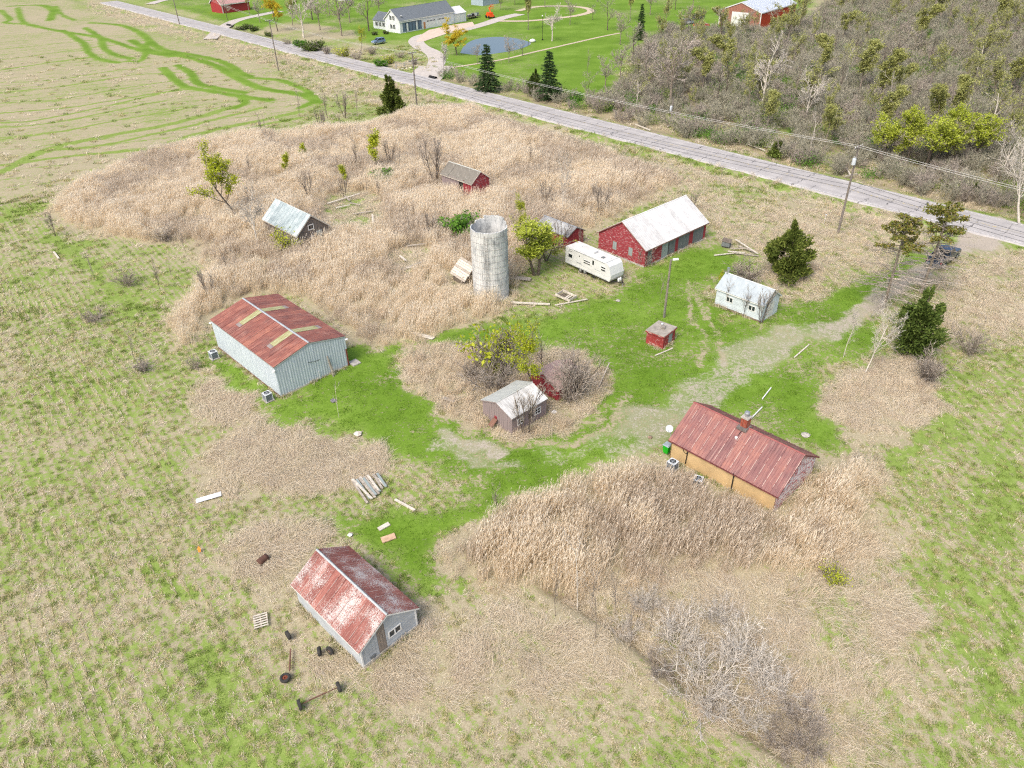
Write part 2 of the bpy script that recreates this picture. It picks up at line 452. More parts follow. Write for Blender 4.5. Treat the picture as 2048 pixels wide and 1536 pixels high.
stroke(smooth_line(GP([(0, 405), (60, 395), (120, 385)])), 3, 0.9, .5, .5)
pd = poly_sd(X, Y, AG['pond'])
# height: gentle lumps, always at or below zero so that sheets and slabs sit on top of it
hz = -0.16 * vnoise(X, Y, 4.0, 11) - 0.07 * vnoise(X, Y, 1.1, 12)
lawnw = np.clip(Zg[:, 2], 0, 1)
hz *= (1 - 0.75 * lawnw)
dd = line_d(X, Y, DITCH)
dw = np.exp(-(dd / 0.75) ** 2)
hz -= 0.75 * dw
Zg[:, 3] = np.maximum(Zg[:, 3], np.clip(dw * 1.3 - .35, 0, 1))
hz -= 0.35 * np.clip(pd / 2.0, 0, 1)
ro = X * RN.x + Y * RN.y - ROFF
hz -= 0.45 * np.exp(-((np.abs(ro) - 7.6) / 1.5) ** 2) * np.clip((np.abs(X) + 5) / 10, 0, 1) * (1 - np.clip(Zg[:, 1], 0, 1))

gm = NT('ground_turf')
P = gm.pos()
sep = gm.n('SeparateColor', None, i0=gm.attr('zone', 'Color'))
zG, zV, zL = sep.outputs[0], sep.outputs[1], sep.outputs[2]
zD = gm.attr('zone', 'Alpha')
n0 = gm.noise(P, .11, 3, .6); n1 = gm.noise(P, 0.6, 3, .65); n2 = gm.noise(P, 2.4, 3, .7); n3 = gm.noise(P, 8.5, 2, .7)
# drill rows running through the fields
def furrow(deg, gap, wob):
    nv = (-math.sin(R(deg)), math.cos(R(deg)), 0)
    q = gm.ma('MULTIPLY_ADD', gm.dot(P, nv), 1.0 / gap, gm.ma('MULTIPLY', n1, wob))
    return gm.ma('ABSOLUTE', gm.ma('SUBTRACT', gm.ma('FRACT', q), .5))
xs_ = gm.n('SeparateXYZ', None, i0=P).outputs[0]
side = gm.step(xs_, 12.0, 22.0)
row_l = gm.ma('ADD', gm.ma('MULTIPLY', furrow(-52, .78, .5), gm.ma('SUBTRACT', 1.0, side)), gm.ma('MULTIPLY', furrow(-88, 1.1, .6), side))
stub = gm.attr('stub')
far_row = gm.ma('MULTIPLY', gm.step(furrow(20.5, 5.4, .7), .40, .485), gm.ma('MULTIPLY', stub, gm.step(n0, .36, .56)))
gsum = gm.ma('ADD', zG, gm.ma('MULTIPLY', gm.ma('SUBTRACT', n1, .5), .7))
gsum = gm.ma('ADD', gsum, gm.ma('MULTIPLY', gm.ma('SUBTRACT', n2, .5), 1.2))
gsum = gm.ma('ADD', gsum, gm.ma('MULTIPLY', gm.ma('SUBTRACT', n3, .5), 1.1))
rowamt = gm.ma('MULTIPLY', gm.ma('SUBTRACT', row_l, .25), gm.ma('MULTIPLY', gm.ma('MULTIPLY', gm.ma('SUBTRACT', 1.0, zL), gm.ma('SUBTRACT', 1.0, stub)), .5))
rowamt = gm.ma('MULTIPLY_ADD', far_row, .34, rowamt)
gsum = gm.ma('ADD', gsum, rowamt)
gfac = gm.step(gsum, 0.34, 0.68)
fine = gm.noise(P, 21, 2, .7)
tanv = gm.ma('ADD', gm.ma('MULTIPLY', n3, .5), gm.ma('MULTIPLY', fine, .5))
tan = gm.ramp(tanv, [(.28, '#6f6952'), (.42, '#8f866c'), (.55, '#a89f85'), (.70, '#c3baa3')])
grn = gm.ramp(gm.ma('ADD', gm.ma('MULTIPLY', n2, .45), gm.ma('MULTIPLY', fine, .55)), [(.3, '#566a2c'), (.46, '#70863c'), (.6, '#8a9b54'), (.72, '#a5ae78')])
lwn = gm.ramp(gm.ma('ADD', gm.ma('ADD', gm.ma('MULTIPLY', n2, .3), gm.ma('MULTIPLY', n0, .35)), gm.ma('MULTIPLY', fine, .35)), [(.28, '#455f18'), (.43, '#587722'), (.55, '#6c8a31'), (.70, '#93a55c')])
grn2 = gm.mix(zL, grn, lwn)
col = gm.mix(gfac, tan, grn2)
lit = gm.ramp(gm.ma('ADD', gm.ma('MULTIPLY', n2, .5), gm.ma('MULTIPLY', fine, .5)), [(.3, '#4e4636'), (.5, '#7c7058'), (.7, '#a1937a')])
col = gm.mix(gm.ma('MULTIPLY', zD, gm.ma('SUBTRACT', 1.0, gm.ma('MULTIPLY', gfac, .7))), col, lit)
grv = gm.ramp(gm.ma('ADD', gm.ma('MULTIPLY', n3, .5), gm.ma('MULTIPLY', fine, .5)), [(.3, '#857d71'), (.5, '#a49b8e'), (.7, '#beb6a9')])
gv = gm.step(gm.ma('ADD', zV, gm.ma('ADD', gm.ma('ADD', gm.ma('MULTIPLY', gm.ma('SUBTRACT', n2, .5), .9), gm.ma('MULTIPLY', gm.ma('SUBTRACT', n3, .5), .9)), gm.ma('MULTIPLY', gm.ma('SUBTRACT', n1, .5), .8))), .22, .84)
col = gm.mix(gm.ma('MULTIPLY', gv, gm.step(zV, .05, .2)), col, grv)
gmat = gm.out(col, 0.95, 0, 0.1)
ny, nx = GX.shape
idx = np.arange(ny * nx).reshape(ny, nx)
faces = np.stack([idx[:-1, :-1], idx[:-1, 1:], idx[1:, 1:], idx[1:, :-1]], -1).reshape(-1, 4)
g_me = np_mesh('ground', np.stack([X, Y, hz], 1), faces, gmat, {'zone': ('FLOAT_COLOR', np.clip(Zg, 0, 1)), 'stub': ('FLOAT', np.clip(poly_sd(X, Y, AG['stubble']) / 4, 0, 1))}, smooth=True)
tag(obj('ground', g_me), kind='structure')

def ribbon(name, line, half, z, mat, kind='structure', halves=None):
    b = MB(); L = [Vector((p[0], p[1], 0)) for p in line]
    rows = []
    for i, p in enumerate(L):
        d = (L[min(i + 1, len(L) - 1)] - L[max(i - 1, 0)]).normalized(); n = Vector((-d.y, d.x, 0))
        h = halves[i] if halves else half
        rows.append((p + n * h, p - n * h))
    k = 0
    for a, c in rows: b.v += [(a.x, a.y, z), (c.x, c.y, z)]
    for i in range(len(rows) - 1): b.f.append((2 * i, 2 * i + 1, 2 * i + 3, 2 * i + 2))
    o = b.build(name, mat); return tag(o, kind=kind)

# ---- road
rm = NT('old_asphalt')
P = rm.pos()
al = rm.dot(P, (RD.x, RD.y, 0)); ac = rm.ma('SUBTRACT', rm.dot(P, (RN.x, RN.y, 0)), ROFF)
uv = rm.n('CombineXYZ', None, X=al, Y=ac).outputs[0]
base = rm.ramp(rm.ma('ADD', rm.ma('MULTIPLY', rm.noise(uv, .35, 5), .5), rm.ma('MULTIPLY', rm.noise(P, 9, 3), .5)), [(.3, '#8e8c8b'), (.5, '#a8a5a3'), (.7, '#bab7b3')])
wheel = rm.ma('ABSOLUTE', rm.ma('SUBTRACT', rm.ma('ABSOLUTE', ac), 1.75))
lanes = rm.step(rm.ma('ABSOLUTE', rm.ma('SUBTRACT', wheel, .8)), .5, .1)
base = rm.mix(rm.ma('MULTIPLY', lanes, .14), base, hexc('#7d7b7a'))
cr = rm.n('TexVoronoi', {'voronoi_dimensions': '1D', 'feature': 'DISTANCE_TO_EDGE'}, W=rm.ma('ADD', al, rm.ma('MULTIPLY', rm.noise(uv, .8, 4), 2.2)), Scale=0.26).outputs[0]
crk = rm.ma('MULTIPLY', rm.step(cr, .03, .010), rm.step(rm.noise(uv, .22, 2), .44, .52))
base = rm.mix(rm.ma('MULTIPLY', crk, .85), base, hexc('#4b4a4a'))
seam = rm.step(rm.ma('ABSOLUTE', rm.ma('ADD', ac, rm.ma('MULTIPLY', rm.noise(uv, .2, 3), .5))), .34, .24)
base = rm.mix(rm.ma('MULTIPLY', seam, .25), base, hexc('#77746f'))
rmat = rm.out(base, .85, 0, .2)
rb = MB()
E0 = [road_pt(-420, 0), road_pt(420, 0)]
for k in range(140):
    t0, t1 = -420 + k * 6, -420 + (k + 1) * 6
    for (o0, z0, o1, z1) in ((-RHALF - .5, -.3, -RHALF, .05), (-RHALF, .05, 0, .11), (0, .11, RHALF, .05), (RHALF, .05, RHALF + .5, -.3)):
        a, b_, c, d = road_pt(t0, o0), road_pt(t1, o0), road_pt(t1, o1), road_pt(t0, o1)
        rb.quad((*a, z0), (*b_, z0), (*c, z1), (*d, z1))
tag(rb.build('road', rmat), kind='structure')
def paint_mat(name, colr, wear):
    n = NT(name); f = n.noise(n.pos(), 2.5, 5)
    return n.out(n.mix(n.step(f, wear, wear + .12), hexc('#a5a29d'), hexc(colr)), .7)
ylw = paint_mat('worn_yellow_paint', '#c3b072', .52); wht = paint_mat('worn_white_paint', '#d8d8d6', .42)
def rline(name, off, mat, half=.06):
    b = MB()
    zc = .11 - .06 * abs(off) / RHALF + .006
    for k in range(70):
        t0, t1 = -420 + k * 12, -408 + k * 12
        a, b_, c, d = road_pt(t0, off - half), road_pt(t1, off - half), road_pt(t1, off + half), road_pt(t0, off + half)
        b.quad((*a, zc), (*b_, zc), (*c, zc), (*d, zc))
    tag(b.build(name, mat), kind='structure')
rline('road_centre_line', -.12, ylw); rline('road_centre_line', .12, ylw)
rline('road_edge_line', -3.55, wht); rline('road_edge_line', 3.55, wht)
# loose wire-like crack sealing is in the asphalt material; pavement of the drive across the road:
dm = plain('pale_asphalt_drive', '#b5aea6', .9, 0, .07, .7)
gravel_m = plain('pale_gravel_lane', '#b9ab95', .95, 0, .12, 1.5)
ribbon('driveway', smooth_line(GP([(838,166),(862,142),(874,122),(866,106),(842,94),(832,82),(845,72),(880,66)])), 2.6, .03, dm, halves=None)
ribbon('driveway_apron', smooth_line(GP([(836,168),(856,149),(872,132)])), 5.0, .022, dm)
tag(MB().prism([(*p, .036) for p in GP([(832,84),(842,70),(858,60),(905,50),(945,44),(950,52),(915,60),(880,72),(850,82)])], (0, 0, .02)).build('forecourt', plain('forecourt_concrete', '#c3b2a2', .9, 0, .06, .8)), kind='structure')
ribbon('driveway', smooth_line(GP([(900,66),(940,56),(975,46),(1005,36),(1040,28)])), 2.6, .026, dm)
ribbon('path', smooth_line(GP([(1000,42),(1050,42),(1110,37),(1160,30),(1182,22),(1165,15),(1120,12),(1070,14),(1035,22)])), 1.5, .03, gravel_m)
ribbon('path', smooth_line(GP([(868,142),(905,135),(950,128),(1010,118),(1060,106),(1130,90),(1200,74),(1240,66)])), .6, .018, gravel_m)
ribbon('driveway', smooth_line(GP([(420,78),(440,60),(470,42),(520,30),(560,22)])), 2.4, .03, dm)
ribbon('driveway', smooth_line(GP([(300,8),(330,0),(400,-8)])), 2.4, .03, dm)
wm = NT('pond_water')
wmat = wm.out(hexc('#4c5a62'), .05, 0, .8)
wm.bump(wm.noise(wm.pos(), .9, 2), .03, .03)
pc = smooth_line(AG['pond'] + [AG['pond'][0]])[:-1]
tag(MB().prism([(*p, -.02) for p in pc], (0, 0, .025)).build('water', wmat), kind='structure')
# ================================================================ BUILDING MATERIALS
def rust_mat(name, cols, streak, streak_amt, ribs=0.0, white=None, wamt=.5):
    """weathered sheet metal; runs and scratches follow the fall of the sheet (object y)"""
    n = NT(name); o = n.obj(); r = n.rnd()
    off = n.n('CombineXYZ', None, X=n.ma('MULTIPLY', r, 37.0), Y=n.ma('MULTIPLY', r, 91.0)).outputs[0]
    p = n.vm('ADD', o, off)
    st = n.vm('MULTIPLY', p, (7.0, .55, 1.0))
    a = n.noise(n.pos(), .8, 5, .6); b = n.noise(st, 1.6, 5, .6)
    f = n.ma('ADD', n.ma('MULTIPLY', a, .5), n.ma('MULTIPLY', b, .5))
    f = n.ma('ADD', f, n.ma('MULTIPLY', n.ma('SUBTRACT', r, .5), .16))
    c = n.ramp(f, [(.34, cols[0]), (.47, cols[1]), (.58, cols[2]), (.70, cols[3])])
    s2 = n.noise(n.vm('MULTIPLY', p, (16.0, .35, 1.0)), 1.0, 4, .7)
    c = n.mix(n.ma('MULTIPLY', n.step(s2, .53, .68), streak_amt), c, hexc(streak))
    if white:
        w = n.ma('ADD', n.ma('MULTIPLY', n.noise(n.pos(), .5, 3), .42), n.ma('MULTIPLY', n.noise(n.vm('MULTIPLY', p, (4, 1.0, 1)), 7.0, 4, .8), .68))
        c = n.mix(n.ma('MULTIPLY', n.step(w, wamt, wamt + .025), .9), c, hexc(white))
    return n.out(c, .62, 0, .35)
M_rust_big = rust_mat('rusty_red_sheet_roof', ['#6f4741', '#855349', '#966052', '#ad7860'], '#caab9b', .6)
M_rust_bot = rust_mat('peeling_rusty_sheet_roof', ['#74463f', '#855048', '#935c52', '#a36d60'], '#d9b9a8', .55, 0, '#c9c8c4', .592)
M_rust_tan = rust_mat('faded_maroon_sheet_roof', ['#704f4f', '#815957', '#8f625b', '#9f6d60'], '#bfa396', .5)
M_pale_roof = rust_mat('pale_zinc_sheet_roof', ['#818d91', '#9dabad', '#b0babb', '#c4caca'], '#727b7e', .45)
M_white_roof = rust_mat('white_sheet_roof', ['#b4b4b2', '#c6c6c4', '#cecdcb', '#d5d5d2'], '#a9a6a2', .35)

def paint_mat2(name, paint, under, amt, scale=(1, 1, 1), sc=1.6, under2=None, spot=None):
    n = NT(name); p = n.vm('MULTIPLY', n.obj(), scale)
    f = n.ma('ADD', n.ma('MULTIPLY', n.noise(p, sc, 5, .65), .55), n.ma('MULTIPLY', n.noise(p, sc * 5, 5, .7), .45))
    c = n.ramp(n.noise(p, 1.1, 3), [(.3, tuple(v * .85 for v in hexc(paint)[:3]) + (1,)), (.7, tuple(min(1, v * 1.12) for v in hexc(paint)[:3]) + (1,))])
    u = hexc(under)
    if under2: u = n.mix(n.step(n.noise(p, 4.0, 4), .45, .6), hexc(under), hexc(under2))
    c = n.mix(n.step(f, amt, amt + .05), c, u)
    return n.out(c, .85, 0, .2)
M_grey_wall = paint_mat2('galvanised_grey_wall', '#b4bfc6', '#9aa7b0', .57, (6, 6, .5), 1.0, '#c8d0d5')
M_bot_wall = paint_mat2('grey_painted_boards', '#a8aeb2', '#8b8f92', .57, (1, 1, 3), 1.4, '#c2c6c8')
M_bot_patch = paint_mat2('bare_brown_boards', '#8a8076', '#6a625b', .52, (5, 5, .6), 1.5, '#a59c92')
M_tan_wall = paint_mat2('mustard_tan_wall', '#bfa57a', '#ab936a', .60, (1, 1, 1), .8)
M_peel = paint_mat2('red_siding_peeling_white', '#d2cdcb', '#a8303a', .49, (1.3, 1.3, 3.0), 1.7, '#8d9a92')
M_red_peel = paint_mat2('flaking_barn_red', '#8f3a40', '#bdb0ae', .535, (.8, .8, 2.6), 2.2, '#9a7a78')
M_red = paint_mat2('barn_red_boards', '#8d393f', '#7d4044', .60, (3, 3, .6), 1.5, '#c9a9a5')
M_pink = paint_mat2('faded_pink_grey_boards', '#8b7f7e', '#93585b', .58, (7, 7, .5), 1.1, '#aaa09d')
M_barn_grey = paint_mat2('weathered_grey_boards', '#6f6863', '#55504d', .52, (7, 7, .5), 1.2, '#8f8883')
M_white_wall = paint_mat2('white_lap_siding', '#bcc6ca', '#aebabf', .60, (1, 1, 2), 1.0)
M_block = paint_mat2('red_painted_block', '#943c3b', '#c3b6b2', .55, (1, 1, 1), 2.4, '#b98f88')
M_shingle = paint_mat2('mossy_grey_shingles', '#77736b', '#565a4c', .52, (1, 1, 1), 1.6, '#94908a')
M_shingle_p = paint_mat2('pale_worn_shingles', '#aeb2ad', '#8d8f8a', .53, (1, 1, 1), 2.2, '#c9cbc8')
M_gar_roof = paint_mat2('white_grey_shingles', '#a7b1b5', '#949fa3', .54, (1, 1, 1), 1.5, '#bcc4c7')
M_dark = plain('interior_shade', '#26241f', .9)  # flat dark colour painted as the shade inside buildings
M_glass = NT('window_glass').out(hexc('#2e363c'), .08, 0, .6)
M_trim = plain('white_trim', '#d5d6d4', .6, 0, .06)
M_greytrim = plain('grey_trim', '#aab0b2', .5, .2, .08)
M_conc = plain('grey_concrete', '#a9a59d', .95, 0, .14, 1.6)
M_greydoor = paint_mat2('grey_weathered_door', '#8f9a99', '#77807f', .55, (6, 6, .6), 1.2, '#a9b1ae')
M_darkdoor = paint_mat2('dark_weathered_door', '#6b7072', '#4f5354', .52, (6, 6, .6), 1.2, '#8a8f8f')
M_steel = plain('dull_steel', '#a9adaf', .4, .6, .1)
M_black = plain('black_rubber', '#222222', .8)
M_tyre = plain('old_tyre_rubber', '#3a3937', .9)
M_brick = NT('chimney_brick')
_bt = M_brick.n('TexBrick', None, Vector=M_brick.vm('MULTIPLY', M_brick.obj(), (1, 1, 1)), Color1=hexc('#9b4a34'), Color2=hexc('#7d3b2c'), Mortar=hexc('#b0a396'), Scale=4.2, Mortar_Size=.02)
M_brick = M_brick.out(_bt.outputs[0], .9)
M_wood = plain('weathered_plank', '#a29a8e', .9, 0, .18, 4)
M_wood_d = plain('dark_weathered_wood', '#6d645a', .9, 0, .18, 4)
M_wood_p = plain('pale_bleached_wood', '#c2bbae', .9, 0, .14, 4)
M_rustiron = plain('rusty_iron', '#7b4634', .85, .1, .2, 5)
M_yfib = NT('yellowed_fibreglass')
M_yfib = M_yfib.out(M_yfib.ramp(M_yfib.noise(M_yfib.vm('MULTIPLY', M_yfib.obj(), (3, .8, 1)), 2.0, 5), [(.32, '#85835a'), (.5, '#9f9d6f'), (.68, '#b5b69c')]), .5)

# ================================================================ BUILDING KIT
KS = 1.1
FIT = {'big': (-23.548, 64.555, -0.813, 12.859, 7.723, 3.347, 4.288), 'bot': (-10.675, 31.901, -0.792, 7.297, 4.321, 1.831, 3.213),
 'tan': (18.448, 45.757, -0.806, 9.434, 6.046, 1.892, 3.889), 'gar': (26.246, 72.187, -0.832, 5.804, 3.220, 2.128, 3.274),
 'red': (18.910, 90.201, -2.426, 12.397, 7.687, 2.412, 4.895), 'gre': (-28.878, 95.586, -0.807, 8.594, 4.710, 2.283, 4.290),
 'ree': (-6.396, 111.858, -0.811, 7.003, 3.546, 2.594, 3.940), 'pin': (0.171, 53.419, -2.408, 4.217, 3.812, 1.781, 2.520),
 'pum': (15.517, 65.478, -2.295, 2.333, 1.997, 1.548, 1.548), 'she': (6.962, 92.33, -0.83, 5.554, 3.047, 1.762, 2.55), 'col': (4.258, 57.926, -2.434, 3.3, 3.644, 1.213, 2.156)}
FOOT = []          # footprints kept free of scattered plants
class Bld:
    def __init__(s, name, label, cat, q, scale=KS):
        s.L, s.W, s.he, s.hr = [v * scale for v in q[3:7]]
        s.cx, s.cy, s.yaw = q[0] * scale, q[1] * scale, q[2]
        s.t = thing(name, label, cat, (s.cx, s.cy, 0), s.yaw)
        FOOT.append((s.cx, s.cy, s.yaw, s.L / 2, s.W / 2))
    def world(s, x, y, z=0):
        c, n = math.cos(s.yaw), math.sin(s.yaw)
        return (s.cx + x * c - y * n, s.cy + x * n + y * c, z)
    # wall frames: side 'n' near gable (+x), 'f' far gable, 'r' long wall at +y, 'l' long wall at -y
    def frame(s, side):
        L, W = s.L / 2, s.W / 2
        return {'n': (Vector((L, -W, 0)), Vector((0, 1, 0)), Vector((1, 0, 0)), s.W), 'f': (Vector((-L, W, 0)), Vector((0, -1, 0)), Vector((-1, 0, 0)), s.W),
                'r': (Vector((L, W, 0)), Vector((-1, 0, 0)), Vector((0, 1, 0)), s.L), 'l': (Vector((-L, -W, 0)), Vector((1, 0, 0)), Vector((0, -1, 0)), s.L)}[side]
    def top(s, side, u):
        if side in 'rl': return s.he
        return s.he + (s.hr - s.he) * (1 - abs(u - s.W / 2) / (s.W / 2))
    def at(s, side, u, z, n=0.0):
        o, a, nn, ln = s.frame(side); return o + a * u + nn * n + Vector((0, 0, z))
    def panel(s, side, u0, u1, z0, z1, n0, n1, b=None):
        b = b or MB()
        f = lambda u, z, n: s.at(side, u, z, n)
        return b.hexa([f(u0, z0, n1), f(u1, z0, n1), f(u1, z0, n0), f(u0, z0, n0), f(u0, z1, n1), f(u1, z1, n1), f(u1, z1, n0), f(u0, z1, n0)])
    def wall(s, side, kind, mat, name='wall', step=.22, rng=None, u0=0.0, u1=None, z0=-.25, th=.08, jit=.012):
        rng = rng or random.Random(hash(side) % 97 + int(s.L * 10))
        o, a, nn, ln = s.frame(side)
        u1 = ln if u1 is None else u1
        b = MB(); f = lambda u, z, n: s.at(side, u, z, n)
        if kind == 'boards':
            u = u0
            while u < u1 - .01:
                w = min(step * rng.uniform(.8, 1.25), u1 - u)
                e = u + w - .012; nO = rng.uniform(0, jit * 1.6); zb = z0 + rng.uniform(0, .1)
                mids = [u, e] if not (side in 'nf' and u < s.W / 2 < e) else [u, s.W / 2, e]
                for p, q in zip(mids[:-1], mids[1:]):
                    tp, tq = s.top(side, p) - .02, s.top(side, q) - .02
                    b.hexa([f(p, zb, nO), f(q, zb, nO), f(q, zb, -th), f(p, zb, -th), f(p, tp, nO), f(q, tq, nO), f(q, tq, -th), f(p, tp, -th)])
                u += w
        elif kind == 'corr':
            n = int((u1 - u0) / (step / 4)); k = 0
            us = sorted(set([u0 + (u1 - u0) * i / n for i in range(n + 1)] + ([s.W / 2] if side in 'nf' and u0 < s.W / 2 < u1 else [])))
            prof = [0, .022, .022, 0]
            for i, (p, q) in enumerate(zip(us[:-1], us[1:])):
                n0, n1 = prof[i % 4], prof[(i + 1) % 4]
                tp, tq = s.top(side, p) - .02, s.top(side, q) - .02
                b.quad(f(p, z0, n0), f(q, z0, n1), f(q, tq, n1), f(p, tp, n0))
            b.quad(f(u0, z0, -th), f(u0, s.he - .03, -th), f(u1, s.he - .03, -th), f(u1, z0, -th))
        elif kind == 'lap':
            z = z0
            zt = s.hr if side in 'nf' else s.he
            while z < zt - .03:
                z1 = min(z + step, zt - .02)
                if side in 'nf' and z1 > s.he:
                    def lim(zz):
                        k = max(0, (zz - s.he) / (s.hr - s.he)) * s.W / 2
                        return max(u0, k + .01), min(u1, s.W - k - .01)
                    a0, b0 = lim(z); a1, b1 = lim(z1)
                    if b1 - a1 < .02: break
                else: a0, b0, a1, b1 = u0, u1, u0, u1
                b.hexa([f(a0, z, .022), f(b0, z, .022), f(b0, z, -th), f(a0, z, -th), f(a1, z1 + .004, 0), f(b1, z1 + .004, 0), f(b1, z1 + .004, -th), f(a1, z1 + .004, -th)])
                z += step
        else:
            pts = [f(u0, z0, 0), f(u1, z0, 0), f(u1, s.top(side, u1) - .02, 0)]
            if side in 'nf' and u0 < s.W / 2 < u1: pts.append(f(s.W / 2, s.hr - .02, 0))
            pts.append(f(u0, s.top(side, u0) - .02, 0))
            b.prism(pts, nn * -th)
        return b.build(name, mat, s.t)
    def core(s, mat):   # dark box, interior shade in its colour, so board gaps show no daylight
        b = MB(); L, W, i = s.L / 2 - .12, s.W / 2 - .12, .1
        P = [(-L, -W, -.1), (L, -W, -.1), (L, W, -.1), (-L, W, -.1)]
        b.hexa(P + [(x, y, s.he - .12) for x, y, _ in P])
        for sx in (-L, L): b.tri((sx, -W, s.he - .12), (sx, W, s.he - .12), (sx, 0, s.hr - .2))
        return b.build('interior_shade_box', mat, s.t)
    def slope(s):
        return math.atan2(s.hr - s.he, s.W / 2)
    def roof(s, mat, n, oh=.2, rake=.2, rib=.03, th=.03, name='roof_panel', ridge=None, sag=0.0, sides='lr', skip=(), gap=.006, seed=1):
        """n sheets on each slope; every sheet is an object with shared mesh; x along the ridge, y down the slope"""
        a = s.slope(); ln = (s.W / 2 + oh) / math.cos(a)
        tot = s.L + 2 * rake; w = tot / n
        b = MB(); h = w / 2 - gap / 2
        prof = [(-h, 0), (-h, rib), (-h + .05, rib), (-h + .08, 0)] if rib else [(-h, 0)]
        if rib and w > .5:
            for k in (-1, 1): prof += [(k * w / 6 - .03, 0), (k * w / 6 - .015, rib * .6), (k * w / 6 + .015, rib * .6), (k * w / 6 + .03, 0)]
        prof += [(h, 0)]
        segs = [0, ln]
        for (x0, z0), (x1, z1) in zip(prof[:-1], prof[1:]):
            b.quad((x0, 0, z0), (x0, ln, z0), (x1, ln, z1), (x1, 0, z1))
        b.quad((-h, 0, -th), (h, 0, -th), (h, ln, -th), (-h, ln, -th))
        b.quad((-h, ln, -th), (h, ln, -th), (h, ln, 0), (-h, ln, 0))
        b.quad((-h, 0, -th), (-h, ln, -th), (-h, ln, 0), (-h, 0, 0)); b.quad((h, 0, 0), (h, ln, 0), (h, ln, -th), (h, 0, -th))
        me = b.mesh('roof_sheet', mat)
        out = {}
        rg = random.Random(seed)
        for sd in sides:
            sg = 1 if sd == 'r' else -1
            for i in range(n):
                if (sd, i) in skip: continue
                x = -s.L / 2 - rake + w * (i + .5)
                o = obj(name, me, None, s.t)
                dz = -sag * (1 - (2 * x / tot) ** 2)
                yv = Vector((0, sg * math.cos(a), -math.sin(a))); xv = Vector((sg * -1, 0, 0)); zv = xv.cross(yv)
                if zv.z < 0: xv = -xv; zv = xv.cross(yv)
                m = Matrix((xv, yv, zv)).transposed().to_4x4()
                jz = rg.uniform(0, .012)
                m.translation = Vector((x, 0, s.hr + .045 + dz + jz))
                o.matrix_basis = m
                out[(sd, i)] = o
        if ridge:
            rb_ = MB(); c = .13
            for sg in (1, -1):
                yv = Vector((0, sg * math.cos(a), -math.sin(a))); zv = Vector((0, sg * math.sin(a), math.cos(a)))
                p = [Vector((-tot / 2 - .02, 0, s.hr + .11 - sag * .5)), Vector((tot / 2 + .02, 0, s.hr + .11 - sag * .5))]
                rb_.quad(p[0], p[1], p[1] + yv * c - zv * .02, p[0] + yv * c - zv * .02)
            rb_.build('ridge_cap', ridge, s.t)
        return out
    def fascia(s, mat, oh=.2, rake=.2, hgt=.14, which='nf', eaves='lr'):
        a = s.slope()
        for sd in which:
            sx = (s.L / 2 + rake) * (1 if sd == 'n' else -1)
            for sg in (1, -1):
                y1 = sg * (s.W / 2 + oh); z1 = s.hr - math.tan(a) * (s.W / 2 + oh)
                b = MB(); t = -.03 if sd == 'n' else .03
                b.prism([(sx, 0, s.hr + .005), (sx, y1, z1 + .005), (sx, y1, z1 - hgt), (sx, 0, s.hr - hgt)], (t, 0, 0))
                b.build('fascia', mat, s.t)
        for sd in eaves:
            sg = 1 if sd == 'r' else -1
            y1 = sg * (s.W / 2 + oh - .03); z1 = s.hr - math.tan(a) * (s.W / 2 + oh)
            MB().span((-s.L / 2 - rake + .035, y1 - .015, z1 - hgt), (s.L / 2 + rake - .035, y1 + .015, z1 + .0)).build('fascia', mat, s.t)
    def window(s, side, u, z, w, h, fm, panes=1, pm=None, fw=.09, name='window', mull=False):
        b = MB()
        for (a0, a1, c0, c1) in ((u - w / 2, u + w / 2, z, z + fw), (u - w / 2, u + w / 2, z + h - fw, z + h), (u - w / 2, u - w / 2 + fw, z + fw, z + h - fw), (u + w / 2 - fw, u + w / 2, z + fw, z + h - fw)):
            s.panel(side, a0, a1, c0, c1, -.02, .06, b)
        for k in range(1, panes):
            uc = u - w / 2 + w * k / panes; s.panel(side, uc - fw / 2, uc + fw / 2, z + fw, z + h - fw, -.02, .055, b)
        if mull:
            for k in range(panes):
                ua = u - w / 2 + w * k / panes; ub = ua + w / panes; zc = z + h / 2
                s.panel(side, ua + fw / 2, ub - fw / 2, zc - .02, zc + .02, -.02, .05, b)
                uc = (ua + ub) / 2; s.panel(side, uc - .02, uc + .02, z + fw, z + h - fw, -.02, .048, b)
        fr = b.build(name, fm, s.t)
        for k in range(panes):
            a0 = u - w / 2 + w * k / panes + fw / 2; a1 = u - w / 2 + w * (k + 1) / panes - fw / 2
            pn = s.panel(side, a0, a1, z + fw * .6, z + h - fw * .6, -.02, .026).build('pane', pm or M_glass, fr)
        return fr
    def slab(s, side, u0, u1, z0, z1, mat, name='door', n0=-.02, n1=.045):
        return s.panel(side, u0, u1, z0, z1, n0, n1).build(name, mat, s.t)

# ================================================================ BUILDINGS OF THE FARM
# ---- long grey metal machine shed
B = Bld('machine_shed', 'long pale grey metal shed with rusty red roof and four yellow skylights', 'shed', FIT['big'])
for sd in 'nlfr': B.wall(sd, 'corr', M_grey_wall, step=.30)
B.core(M_dark)
rp = B.roof(M_rust_big, 15, oh=.08, rake=.08, rib=.03, ridge=M_greytrim)
B.fascia(M_greytrim, .08, .08, .12)
M_seamg = paint_mat2('pale_lap_seam', '#a98478', '#7d5047', .5, (1, .6, 1), 3.0); rs = random.Random(15); a = B.slope(); ln = (B.W / 2 + .08) / math.cos(a); pw = (B.L + .16) / 15
for (sd, i), host in rp.items():
    MB().span((-pw / 2 + .003, ln * rs.uniform(.0, .5), .031), (-pw / 2 + .035, ln * rs.uniform(.6, 1), .038)).build('seam_strip', M_seamg, B.t).matrix_basis = host.matrix_basis.copy()
M_patch = plain('grey_roof_patch', '#8f8581', .7, .1, .1)
